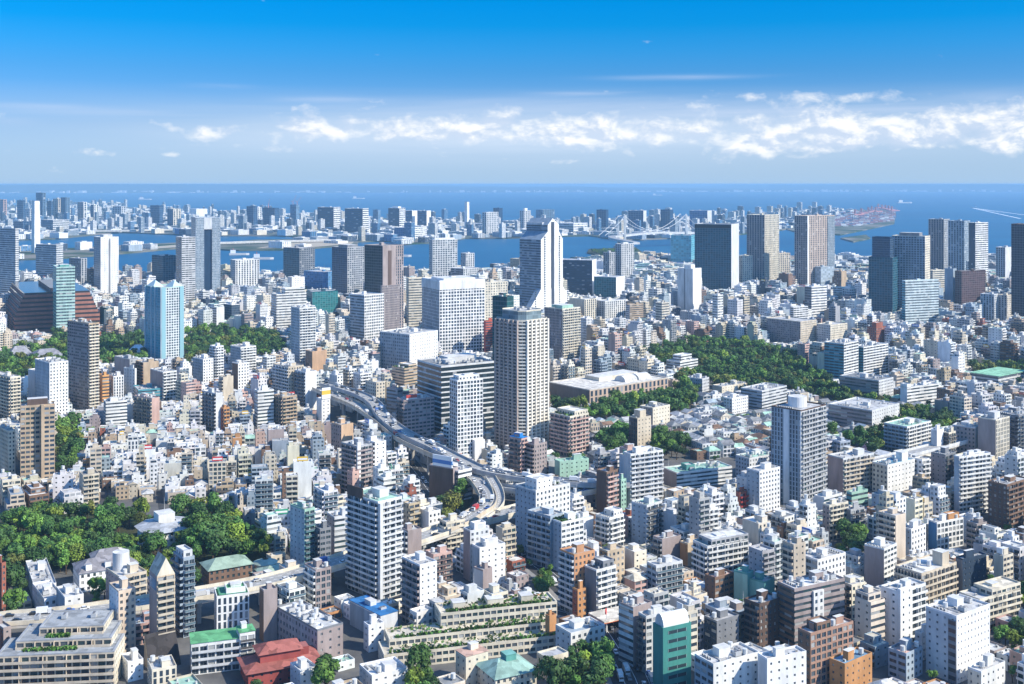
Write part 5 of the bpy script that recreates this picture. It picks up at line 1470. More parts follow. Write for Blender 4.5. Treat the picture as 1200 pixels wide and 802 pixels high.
register(284, 365, 752, 794, t_.location.x, t_.location.y + 12, 40, 36, -R(62), t_.location.y, 'the red tiered roof', 14)

# copper-green hipped roof at the bottom edge
t_, s_ = frame_at(588, 818, 62, 'meeting_hall', 'cream hall under a copper-green hipped roof with roof lantern', 'hall')
obj('wall', styled([(-16, -4), (2, -4), (2, 16), (-16, 16)], 0, 3, 3.2, ['q', 'p'], [C['cream']], 1), t_)
hip(t_, 'copper_roof', -16, 2, -4, 16, 9.6, 4.5, .4, (.30, .46, .40), 1.0)
obj('roof_lantern', box_mb(5, 5, 4, 'wall', (.12, .34, .30), (.2, .45, .4), lid=True), t_, (-7, 7, 11.5))
register(568, 622, 778, 818, t_.location.x, t_.location.y + 8, 22, 24, -R(62), t_.location.y, 'the copper-green roof', 12)

# white mansion and pavilion in the wood
t_, s_ = frame_at(100, 694, 60, 'mansion', 'old white mansion with slate roofs and dormers in the wood', 'mansion')
obj('wall', styled([(-20, -3), (0, -3), (0, 28), (-20, 28)], 0, 3, 3.4, ['p', 'p'], [C['pure']], 1), t_)
hip(t_, 'slate_roof', -20, 0, -3, 28, 10.2, 4.5, .6, (.26, .25, .27), .7)
for y in (2, 12, 22):
    obj('dormer', box_mb(3, 3, 3, 'wall', C['pure'], (.3, .3, .32)), t_, (-2.5, y, 11))
obj('side_wing', styled([(-34, 8), (-20.2, 8), (-20.2, 26), (-34, 26)], 0, 3, 3.4, ['p'], [C['pure']], 1), t_)
hip(t_, 'wing_roof', -34, -20.2, 8, 26, 10.2, 3.5, .5, (.28, .27, .29), .6)
obj('chimney', box_mb(1.8, 1.8, 6, 'wall', C['cream']), t_, (-10, 20, 12))
register(64, 128, 654, 696, t_.location.x - 6, t_.location.y + 12, 36, 40, -R(60), t_.location.y, 'the white mansion', 14)
t_, s_ = frame_at(168, 640, 56, 'pavilion', 'grey octagonal-roofed pavilion with a white roof block among trees', 'pavilion')
pl = [(math.cos(k * math.pi / 4 + .39) * 17, math.sin(k * math.pi / 4 + .39) * 17 + 14) for k in range(8)]
obj('wall', styled(pl, 0, 3, 3.6, ['p'], [C['white']], 1), t_)
mb = MB()
for i in range(8):
    a, b = pl[i], pl[(i + 1) % 8]
    o = lambda p: ((p[0]) * 1.12, (p[1] - 14) * 1.12 + 14, 10.8)
    ii = lambda p: (p[0] * .35, (p[1] - 14) * .35 + 14, 13.2)
    mb.face([o(a), o(b), ii(b), ii(a)], 'roof', (.42, .44, .47))
obj('slate_roof', mb, t_)
obj('roof_block', box_mb(10, 10, 6, 'wall', C['white'], C['lroof'], lid=True), t_, (-4, 14, 11.5))
obj('antenna', bit_mesh('antenna'), t_, (-4, 14, 17.8))
register(146, 198, 614, 642, t_.location.x, t_.location.y + 14, 36, 36, 0, t_.location.y, 'the grey pavilion', 14)
t_, s_ = frame_at(248, 688, 60, 'clubhouse', 'brown brick clubhouse with green copper hipped roofs at the wood edge', 'clubhouse')
obj('wall', styled([(-14, -2), (2, -2), (2, 22), (-14, 22)], 0, 3, 3.2, ['p'], [C['brown']], 1), t_)
hip(t_, 'copper_roof', -14, 2, -2, 22, 9.6, 4, .5, (.30, .40, .32), .9)
obj('side_wing', styled([(2.2, 24), (16, 24), (16, 40), (2.2, 40)], 0, 2, 3.2, ['p'], [C['brown']], 1), t_)
hip(t_, 'wing_roof', 2.2, 16, 24, 40, 6.4, 3, .3, (.32, .42, .34), .9)
register(228, 292, 662, 690, t_.location.x + 6, t_.location.y + 16, 34, 40, -R(60), t_.location.y, 'the copper clubhouse', 12)
t_, s_ = frame_at(311, 676, 60, 'teahouse', 'round tiered pavilion with a pale green cone roof', 'pavilion')
for z, r0, r1, hgt in ((0, 9, 9, 5), (5.3, 6, 6, 3)):
    mb = MB()
    mb.prism([(r0 * math.cos(k * math.pi / 8), r0 * math.sin(k * math.pi / 8)) for k in range(16)], z, z + hgt, 'wall', C['cream'], top=False)
    obj('round_wall', mb, t_)
    mb = MB()
    for k in range(16):
        p = lambda q, rr_, zz: (rr_ * math.cos(q * math.pi / 8), rr_ * math.sin(q * math.pi / 8), zz)
        mb.face([p(k, r0 * 1.15, z + hgt), p(k + 1, r0 * 1.15, z + hgt), p(k + 1, r0 * .3, z + hgt + 1.8), p(k, r0 * .3, z + hgt + 1.8)], 'roof', (.38, .48, .42))
    obj('cone_roof', mb, t_)
register(298, 324, 658, 678, t_.location.x, t_.location.y, 18, 18, 0, t_.location.y, 'the round teahouse', 8)
# temple roofs in the upper-left wood
for px, py, w2, d2, lab in ((38, 424, 46, 34, 'large grey tiled temple roof in the upper wood'), (12, 420, 26, 22, 'smaller grey tiled temple roof by the photo edge'), (155, 418, 18, 14, 'white gabled hall in the wood by the cyan tower')):
    t_, s_ = frame_at(px, py, 60, 'temple_hall', lab, 'temple')
    obj('wall', styled([(-w2 / 2, 0), (w2 / 2, 0), (w2 / 2, d2), (-w2 / 2, d2)], 0, 1, 6, ['n'], [C['cream']], 0), t_)
    hip(t_, 'tiled_roof', -w2 / 2, w2 / 2, 0, d2, 6, 9, .5, (.30, .30, .33) if px < 100 else C['pure'], 3)
    register(px - 20, px + 20, py - 22, py, t_.location.x, t_.location.y + d2 / 2, w2, d2, 0, t_.location.y, None, 12)
# green sports hall, dome, tent
Y, cx, cy, wl, wr = solve(1137, 1170, 1203, 450, 52)
t_ = thing('sports_hall', 'long low hall with a pale green sheet roof', 'hall', (cx, cy, 0), -R(52))
obj('wall', styled(rect(wl, wr), 0, 2, 4, ['r', 'r'], [C['pale']], 0), t_)
obj('roof', (lambda m: (m.box(-wl / 2 - 1, wl / 2 + 1, -wr / 2 - 1, wr / 2 + 1, 8.02, 8.6, 'roof', (.28, .55, .38), bottom=True), m)[1])(MB()), t_)
register(1137, 1203, 436, 450, cx, cy, wl, wr, -R(52), Y, 'the green sports roof', 9)
t_, s_ = frame_at(1016, 536, 50, 'tent', 'small pink and white pointed tent roof between blocks', 'tent')
mb = MB()
for k in range(4):
    a, b = k * math.pi / 2 + .6, (k + 1) * math.pi / 2 + .6
    mb.face([(7 * math.cos(a), 7 * math.sin(a), 4), (7 * math.cos(b), 7 * math.sin(b), 4), (0, 0, 13)], 'wall', ((.62, .35, .37), C['pure'])[k % 2])
obj('canopy', mb, t_)
for k in range(4):
    mb = MB()
    mb.tube((7 * math.cos(k * math.pi / 2 + .6), 7 * math.sin(k * math.pi / 2 + .6), 0), (7 * math.cos(k * math.pi / 2 + .6), 7 * math.sin(k * math.pi / 2 + .6), 4), .2, .2, 5, 'metal', (.5, .5, .5))
    obj('post', mb, t_)
# petrol station canopy
t_, s_ = frame_at(714, 742, 60, 'petrol_station', 'petrol station canopy edged orange with a red round sign', 'petrol station')
mb = MB()
mb.box(-14, 0, -3, 20, 5.2, 6.0, 'roof', (.66, .62, .55), bottom=True)
cn_ = obj('canopy', mb, t_)
mb = MB()
mb.box(-14.2, .2, -3.2, 20.2, 5.0, 5.19, 'paint', (.65, .16, .05), bottom=True)
obj('edge_band', mb, cn_)
for x, y in ((-2, 0), (-2, 16), (-12, 0), (-12, 16)):
    mb = MB()
    mb.tube((x, y, 0), (x, y, 5), .25, .25, 8, 'metal', C['pure'])
    obj('column', mb, t_)
mb = MB()
mb.tube((-1, -1, 0), (-1, -1, 9.2), .15, .15, 6, 'metal', C['pure'])
mb.tube((-1.3, -1.3, 10.4), (-1.0, -1.0, 10.4), 1.5, 1.5, 14, 'paint', (.7, .03, .03))
obj('pole_sign', mb, t_)
for x, y in ((-7, 2), (-7, 12)):
    obj('fuel_pump', box_mb(.8, 1.4, 1.8, 'paint', C['pure']), t_, (x, y, 0))
obj('shop', box_mb(6, 12, 4, 'wall', C['pale'], C['roof']), t_, (-17.5, 8, 0))
register(696, 727, 724, 743, t_.location.x, t_.location.y + 10, 18, 24, -R(60), t_.location.y, 'the petrol station', 6)

# chimneys of the waste plants
for px, py, top, wd, lab in ((42, 297, 236, 20, 'tall white square chimney rising over the canal'), (547.2, 270, 237, 18, 'thin white chimney on the bay island')):
    X, Y = gnd(px, py)
    hh = H * (py - top) / (py - HOR)
    t_ = thing('chimney', lab, 'chimney', (X, Y, 0), -R(40))
    mb = MB()
    p0, p1 = rect(wd, wd), rect(wd * .86, wd * .86)
    for i in range(4):
        j = (i + 1) % 4
        mb.face([(*p0[i], 0), (*p0[j], 0), (*p1[j], hh), (*p1[i], hh)], 'wall', C['pure'])
    obj('shaft', mb, t_)
    mb = MB()
    mb.box(-wd * .38, wd * .38, -wd * .38, wd * .38, hh - .01, hh + 1.5, 'wall', C['grey'])
    obj('cap', mb, t_)
    register(px - 4, px + 4, top, py, X, Y, wd, wd, 0, Y, 'the white chimney' if px < 100 else 'the thin island chimney', hh)

# ------------------------------------------------------------------ suspension bridge
TOWA, TOWB = gnd(728.5, 291), gnd(800.5, 287)
brg = thing('suspension_bridge', 'white suspension bridge with two tall pylons over the harbour', 'bridge', (*TOWA, 0))
A_, B_ = Vector((0, 0, 0)), Vector((TOWB[0] - TOWA[0], TOWB[1] - TOWA[1], 0))
ax = (B_ - A_).normalized()
nx = Vector((-ax.y, ax.x, 0))
HT, DK, HWD = 112.0, 46.0, 15.0
for P_ in (A_, B_):
    mb = MB()
    for s_ in (-1, 1):
        b0 = P_ + nx * s_ * HWD * 1.15
        b1 = P_ + nx * s_ * HWD * .95 + Vector((0, 0, HT))
        mb.tube(b0, b1, 5.0, 3.8, 4, 'wall', C['white'])
    for z, r_ in ((HT - 7, 4.0), (DK - 6, 3.2)):
        mb.tube(P_ - nx * HWD + Vector((0, 0, z)), P_ + nx * HWD + Vector((0, 0, z)), r_, r_, 4, 'wall', C['pure'])
    obj('pylon', mb, brg)
    mb = MB()
    mb.tube(P_ + Vector((0, 0, -3)), P_ + Vector((0, 0, 9)), 30, 28, 12, 'wall', C['grey'])
    obj('pier', mb, brg)
L_ = (B_ - A_).length
path = [A_ - ax * (L_ * .42) - nx * 190 + Vector((0, 0, DK - 14)), A_ - ax * (L_ * .30) - nx * 60 + Vector((0, 0, DK - 6)), A_ - ax * L_ * .14 + Vector((0, 0, DK - 3)), A_ + Vector((0, 0, DK)), A_ + ax * L_ * .5 + Vector((0, 0, DK + 6)), B_ + Vector((0, 0, DK)), B_ + ax * L_ * .42 + Vector((0, 0, DK - 5)), B_ + ax * L_ * .8 + nx * 90 + Vector((0, 0, DK - 14))]


def smooth(pts, k=10):
    out = []
    P = [2 * pts[0] - pts[1]] + list(pts) + [2 * pts[-1] - pts[-2]]
    for i in range(1, len(P) - 2):
        p0, p1, p2, p3 = P[i - 1:i + 3]
        for j in range(k):
            t = j / k
            out.append(.5 * ((2 * p1) + (p2 - p0) * t + (2 * p0 - 5 * p1 + 4 * p2 - p3) * t * t + (3 * p1 - p0 - 3 * p2 + p3) * t ** 3))
    out.append(pts[-1])
    return out


def offs(pts, i):
    a, b = pts[max(0, i - 1)], pts[min(len(pts) - 1, i + 1)]
    d = (b - a)
    d.z = 0
    d.normalize()
    return Vector((-d.y, d.x, 0))


def strip(mb, pts, o0, o1, z0, z1, mat, tint, topmat=None, toptint=None):
    """a bar along a path between two offsets and two heights"""
    ring = []
    for i, p in enumerate(pts):
        n_ = offs(pts, i)
        ring.append([tuple(p + n_ * o0 + Vector((0, 0, z0))), tuple(p + n_ * o1 + Vector((0, 0, z0))), tuple(p + n_ * o1 + Vector((0, 0, z1))), tuple(p + n_ * o0 + Vector((0, 0, z1)))])
    for i in range(len(ring) - 1):
        a, b = ring[i], ring[i + 1]
        for k in range(4):
            j = (k + 1) % 4
            mb.face([a[k], a[j], b[j], b[k]], topmat if k == 2 and topmat else mat, toptint if k == 2 and toptint else tint)
    mb.face(ring[0][::-1], mat, tint)
    mb.face(ring[-1], mat, tint)


bp = smooth(path, 8)
mb = MB()
strip(mb, bp, -HWD * .85, HWD * .85, -7, 0, 'wall', C['pale'], 'asphalt', (.3, .31, .33))
obj('deck', mb, brg)
for s_ in (-1, 1):
    mb = MB()
    o = nx * s_ * HWD * .95
    pc = []
    for k in range(25):
        t = k / 24
        pc.append(A_ + (B_ - A_) * t + o + Vector((0, 0, DK + 10 + (HT - DK - 10) * (2 * t - 1) ** 2)))
    for k in range(7):
        t = k / 6
        pc.insert(0, A_ - ax * L_ * .30 * (t) + o + Vector((0, 0, HT - (HT - DK) * t ** .8)))
        pc.append(B_ + ax * L_ * .30 * t + o + Vector((0, 0, HT - (HT - DK) * t ** .8)))
    for p, q in zip(pc[:-1], pc[1:]):
        if (q - p).length > .1:
            mb.tube(p, q, 0.8, 0.8, 5, 'metal', C['pale'], cap=False)
    ca_ = obj('main_cable', mb, brg)
    mb = MB()
    for k in range(1, 24):
        t = k / 24
        p = A_ + (B_ - A_) * t + o
        mb.tube(p + Vector((0, 0, DK)), p + Vector((0, 0, DK + 10 + (HT - DK - 10) * (2 * t - 1) ** 2)), .3, .3, 3, 'metal', C['pale'], cap=False)
    tag(obj('hanger', mb, ca_), kind='stuff')
for i in range(2, len(bp) - 1, 4):
    p = bp[i]
    if (p - A_).length > 130 and (p - B_).length > 130 and not (0 < (p - A_).dot(ax) < L_):
        obj('support_pier', box_mb(7, 16, p.z - 7 + 3, 'wall', C['grey']), brg, (p.x, p.y, -3))
register(720, 808, 256, 289, TOWA[0] + 90, TOWA[1], 300, 60, 0, TOWA[1], 'the suspension bridge', 60)

# ------------------------------------------------------------------ elevated expressway
EXPW = []          # paths with half widths, for the streets to keep clear


def viaduct(label, pts, width, rail_col='cream', piers=34, lanes=2, deck_t=2.0, wall_h=1.6, name='viaduct', ref=None):
    P = [Vector((*gnd(x, y, z), z)) for x, y, z in pts]
    o = P[len(P) // 2]
    base = Vector((o.x, o.y, 0))
    t_ = thing(name, label, 'elevated road', base)
    sp = [p - base for p in smooth(P, 12)]
    EXPW.append(([p + base for p in sp], width / 2))
    hw = width / 2
    mb = MB()
    strip(mb, sp, -hw, hw, -deck_t, 0, 'wall', (.58, .56, .52), 'asphalt', (.32, .32, .315))
    dk = obj('deck', mb, t_)
    for s_ in (-1, 1):
        mb = MB()
        strip(mb, sp, s_ * hw - .18, s_ * hw + .18, -.6, wall_h, 'wall', c_(rail_col))
        obj('barrier', mb, t_)
    mb = MB()
    acc = 0
    for k in range(1, lanes):
        off = -hw + width * k / lanes
        for i in range(0, len(sp) - 1):
            if i % 2 == 0:
                n_ = offs(sp, i)
                n2 = offs(sp, i + 1)
                z = Vector((0, 0, .006))
                a, b = sp[i] + n_ * (off - .15) + z, sp[i] + n_ * (off + .15) + z
                c, d = sp[i + 1] + n2 * (off + .15) + z, sp[i + 1] + n2 * (off - .15) + z
                mb.face([tuple(a), tuple(b), tuple(c), tuple(d)], 'paint', C['pure'])
    for off in (-hw + .7, hw - .7):
        for i in range(len(sp) - 1):
            n_, n2 = offs(sp, i), offs(sp, i + 1)
            z = Vector((0, 0, .006))
            mb.face([tuple(sp[i] + n_ * (off - .1) + z), tuple(sp[i] + n_ * (off + .1) + z), tuple(sp[i + 1] + n2 * (off + .1) + z), tuple(sp[i + 1] + n2 * (off - .1) + z)], 'paint', C['pure'])
    obj('lane_marking', mb, dk)
    d = 0
    for i in range(1, len(sp)):
        d += (sp[i] - sp[i - 1]).length
        if d > piers:
            d = 0
            n_ = offs(sp, i)
            mb = MB()
            p = sp[i]
            ang = math.atan2(n_.y, n_.x)
            mb.box(-hw * .9, hw * .9, -1.1, 1.1, p.z - deck_t - 2, p.z - deck_t - .02, 'wall', (.45, .44, .41), bottom=True)
            for q in ((-hw * .55, hw * .55) if width > 14 else (0,)):
                mb.box(q - 1.1, q + 1.1, -1.1, 1.1, 0, p.z - deck_t - 2.003, 'wall', (.43, .42, .40))
            obj('pier', mb, t_, (p.x, p.y, 0), ang)
    xs_ = [proj(p.x + base.x, p.y + base.y, p.z) for p in sp]
    return t_, [p + base for p in sp]


ROADS_FOR_CARS = []
v = viaduct('curving elevated expressway, west carriageway sweeping out of the towers', [(372, 455, 20), (392, 464, 20), (420, 476, 20), (447, 494, 20), (470, 512, 19), (500, 527, 18), (530, 540, 16), (548, 553, 15), (562, 566, 15), (571, 580, 15), (570, 592, 15), (556, 602, 15), (540, 612, 15), (520, 620, 15)], 11, 'beige', ref=None)
ROADS_FOR_CARS.append((v[1], 11))
v = viaduct('curving elevated expressway, higher east carriageway beside the mauve office', [(380, 450, 24), (402, 456, 24), (425, 464, 24), (440, 474, 24), (446, 484, 23), (460, 498, 22), (482, 512, 21), (510, 525, 19), (540, 540, 18), (565, 551, 18), (600, 558, 18), (640, 563, 18), (690, 566, 18), (740, 566, 17)], 11, 'grey')
ROADS_FOR_CARS.append((v[1], 11))
v = viaduct('cream walled overpass crossing the lower town toward the ramps', [(-40, 733, 13), (10, 726, 13), (60, 722, 13), (130, 713, 13), (200, 702, 13), (260, 692, 13), (320, 680, 13), (380, 663, 13), (430, 648, 13), (480, 634, 13), (530, 618, 13), (580, 604, 13), (620, 594, 13), (665, 578, 14), (705, 570, 15)], 15, 'cream', lanes=4)
ROADS_FOR_CARS.append((v[1], 15))
v = viaduct('narrow ramp joining the loop to the cream walled overpass', [(575, 560, 17), (583, 575, 15), (584, 590, 14), (570, 604, 12.6), (545, 616, 12.6), (510, 628, 12.6)], 7, 'cream')
v = viaduct('lower branch deck running east out of the ramp loop', [(548, 556, 13), (575, 568, 12), (610, 574, 12), (660, 576, 12), (720, 573, 12)], 9, 'pale')
v = viaduct('grey viaduct low among the blocks right of the peach block', [(1000, 545, 12), (1030, 540, 12), (1060, 533, 12), (1100, 523, 12), (1140, 512, 12)], 12, 'pale')
ref_box(540, 605, 548, 612, 'the expressway ramps')

# harbour road bridge in the distance
v = viaduct('long low white road bridge over the far canal', [(-60, 272, 12), (40, 271, 12), (140, 270, 12), (230, 268, 12), (340, 266, 12)], 26, 'pale', piers=160, name='road_bridge', deck_t=6)
v = viaduct('second low bridge linking the harbour islands', [(240, 285, 10), (310, 283, 10), (400, 281, 10)], 24, 'pale', piers=150, name='road_bridge', deck_t=5)
ref_box(0, 320, 264, 273, 'the far road bridge')

# ------------------------------------------------------------------ container cranes, ships
rr = random.Random(21)
cm = MB()
for x in (-14, 14):
    for y in (-12, 12):
        cm.tube((x, y, 0), (x, y, 52), 1.4, 1.2, 4, 'metal', (.40, .16, .17))
cm.box(-15, 15, -40, 70, 44, 49, 'metal', (.45, .20, .20), bottom=True)
cm.box(-5, 5, -12, -8, 52, 76, 'metal', (.45, .22, .22))
cm.tube((0, -10, 76), (0, 66, 50), .9, .9, 4, 'metal', (.45, .22, .22))
cm.tube((0, -10, 76), (0, -38, 50), .9, .9, 4, 'metal', (.45, .22, .22))
cme = mesh_of(cm, 'gantry_crane')
CRN = [(1030, 251), (1034, 252.5), (1038, 253), (1042, 254), (1046, 255.5), (1022, 255), (1018, 257), (1027, 256.5), (1010, 259), (1003, 261)]
for i, (px, py) in enumerate(CRN):
    X, Y = gnd(px, py)
    o = obj('gantry_crane', cme, None, (X, Y, 0), rr.uniform(-.9, -.5))
    tag(o, f"red and white gantry crane on the container quay, {('sixth', 'seventh', 'eighth', 'ninth', 'tenth', 'fourth', 'third', 'fifth', 'second', 'first')[i]} from left", 'crane', 'gantry cranes on the container quay')
cb = MB()
for i in range(900):
    px, py = rr.uniform(960, 1046), rr.uniform(249, 266)
    if py > 274 - (px - 950) * .16:
        continue
    X, Y = gnd(px, py)
    cb.box(X, X + 26, Y, Y + 10, 1.6, 1.6 + rr.choice((5, 8, 10)), 'paint', rr.choice(((.38, .16, .17), (.42, .24, .24), (.12, .2, .36), C['pale'], (.36, .2, .25), C['pure'], C['grey'])))
tag(obj('shipping_containers', cb), 'stacked red, blue and white containers on the quay', 'containers', kind='stuff')
sm = MB()
hull = [(-30, -6), (22, -6), (32, 0), (22, 6), (-30, 6)]
sm.prism(hull, 0, 6, 'paint', (.5, .5, .5))
sm.box(-26, -10, -5, 5, 6, 16, 'paint', C['pure'])
sm.tube((-18, 0, 16), (-18, 0, 22), 1.5, 1.2, 6, 'paint', (.3, .1, .1))
sme = mesh_of(sm, 'ship')
for px, py, an, lab in ((1141, 243.5, 2.8, 'white boat racing ahead of a long wake'), (280, 298, .2, 'small white boat moored beside the harbour island'), (308, 303, .1, 'little boat crossing the canal under the towers'), (470, 300, .1, 'small ship in the harbour before the mall'), (620, 291, .3, 'barge lying near the bridge approach'), (1060, 238, .2, 'far cargo ship beyond the container quay'), (170, 234, .1, 'far white cargo ship on the open bay'), (420, 233, .1, 'far grey cargo ship on the open bay'), (770, 229, .1, 'long freighter far out near the other shore')):
    X, Y = gnd(px, py)
    o = obj('ship', sme, None, (X, Y, -2.9), an)
    if py < 240:
        o.scale = (3, 3, 2.2)
    tag(o, lab, 'ship')
X0, Y0 = gnd(1141, 243.8)
X1, Y1 = gnd(1215, 256)
mb = MB()
d_ = Vector((X1 - X0, Y1 - Y0, 0))
n_ = Vector((-d_.y, d_.x, 0)).normalized()
for s_ in (-1, 1):
    a = Vector((X0, Y0, -2.9))
    b = a + d_ + n_ * s_ * 90
    mb.face([tuple(a), tuple(a + n_ * s_ * 14), tuple(b + n_ * s_ * 16), tuple(b)], 'wake')
mb.face([(X0, Y0, -2.88), (X0 + n_.x * 18, Y0 + n_.y * 18, -2.88), (X0 + d_.x * .6, Y0 + d_.y * .6, -2.88)], 'wake')
tag(obj('water_foam', mb), kind='structure')

# ------------------------------------------------------------------ trees
ORD = ['', 'first', 'second', 'third', 'fourth', 'fifth', 'sixth', 'seventh', 'eighth', 'ninth', 'tenth', 'eleventh', 'twelfth', 'thirteenth', 'fourteenth', 'fifteenth', 'sixteenth', 'seventeenth', 'eighteenth', 'nineteenth', 'twentieth']
REFS = [l for l in LM if l['ref']]


def relation(px, py):
    """where a point of the photo lies against the named building it is nearest to"""
    best = None
    for l in REFS:
        hw = (l['xr'] - l['xl']) / 2
        mx = (l['xr'] + l['xl']) / 2
        dx = px - mx
        ex = max(0.0, abs(dx) - hw)
        dy = py - l['yb']
        ey = dy if dy > 0 else -dy * 1.6
        s_ = math.hypot(ex, ey * 1.3)
        if best is None or s_ < best[0]:
            best = (s_, l, dx, dy, ex)
    s_, l, dx, dy, ex = best
    if ex > abs(dy) * .6:
        rel = 'left of' if dx < 0 else 'right of'
        if dy > 9:
            rel = 'below and ' + rel
        elif dy < -9:
            rel = 'above and ' + rel
    else:
        rel = 'in front of' if dy > 0 else 'behind'
    return rel + ' ' + l['ref']


def spread_labels(items):
    """items: (object, px, label). Labels that coincide get their order from the left."""
    by = {}
    for o, px, lab in items:
        by.setdefault(lab, []).append((px, o))
    for lab, L in by.items():
        if len(L) == 1:
            L[0][1]['label'] = lab if len(lab.split()) <= 16 else ' '.join([q for q in lab.split() if q != 'the'][:16])
            continue
        L.sort(key=lambda q: q[0])
        for i, (px, o) in enumerate(L):
            k = f', {ORD[i + 1]} from left' if i + 1 < len(ORD) else f', {i + 1}th from left'
            if len(L) > 2 and i == len(L) - 1:
                k = ', rightmost of several'
            w_ = lab.split()
            if len(w_) > 13:
                w_ = [q for q in w_ if q not in ('the', 'and')][:13]
            o['label'] = ' '.join(w_) + k


def make_crown(seed, n, leaf, rx=5.0, rz=4.0, lobes=9):
    r = random.Random(seed)
    mb = MB()
    L = []
    for i in range(lobes):
        an, k = r.uniform(0, 6.28), r.uniform(.15, .68)
        L.append((Vector((math.cos(an) * rx * k, math.sin(an) * rx * k, r.uniform(-.35, .55) * rz)), r.uniform(.30, .52) * rx, r.uniform(.72, 1.28)))
    for i in range(n):
        c, rad, g = r.choice(L)
        d = Vector((r.gauss(0, 1), r.gauss(0, 1), r.gauss(.25, 1))).normalized()
        o = c + d * rad * r.uniform(.62, 1.04)
        o.z *= .92
        nrm = (d + Vector((r.uniform(-.6, .6), r.uniform(-.6, .6), r.uniform(-.2, .7)))).normalized()
        u = nrm.orthogonal().normalized()
        v = nrm.cross(u)
        an = r.uniform(0, 3.14)
        u, v = u * math.cos(an) + v * math.sin(an), v * math.cos(an) - u * math.sin(an)
        a, b = leaf * r.uniform(.6, 1.3), leaf * r.uniform(.4, .9)
        g2 = g * r.uniform(.75, 1.25)
        mb.face([tuple(o - u * a), tuple(o - v * b), tuple(o + u * a), tuple(o + v * b)], 'leaf', (.078 * g2, .150 * g2, .038 * g2))
    return mb


def make_trunk(seed, h):
    r = random.Random(seed)
    mb = MB()
    mb.tube((0, 0, 0), (.2, .1, h), .38, .24, 7, 'bark', (.1, .1, .1))
    for i in range(5):
        an = i * 1.26 + r.uniform(-.3, .3)
        z = h * r.uniform(.75, 1)
        mb.tube((.15, .1, z), (math.cos(an) * 2.4, math.sin(an) * 2.4, h + r.uniform(1.5, 3.5)), .16, .06, 5, 'bark', (.1, .1, .1))
    return mb


CROWNS = [make_crown(s, 1100, .62, 5.0, r_, l_) for s, r_, l_ in ((1, 4.2, 10), (2, 5.2, 12), (3, 3.6, 9), (4, 4.6, 14), (5, 5.6, 10), (6, 4.0, 8))] + [make_crown(8, 900, .5, 3.6, 6.2, 9), make_crown(9, 1300, .55, 6.0, 3.6, 16)]
CROWNS_LOW = [make_crown(s + 20, 420, .78, 5.0, 4.4, 8) for s in range(4)]
TRUNKS = [make_trunk(s, 4.0) for s in range(3)]
crown_me = [mesh_of(c, 'crown') for c in CROWNS]
trunk_me = [mesh_of(c, 'trunk') for c in TRUNKS]

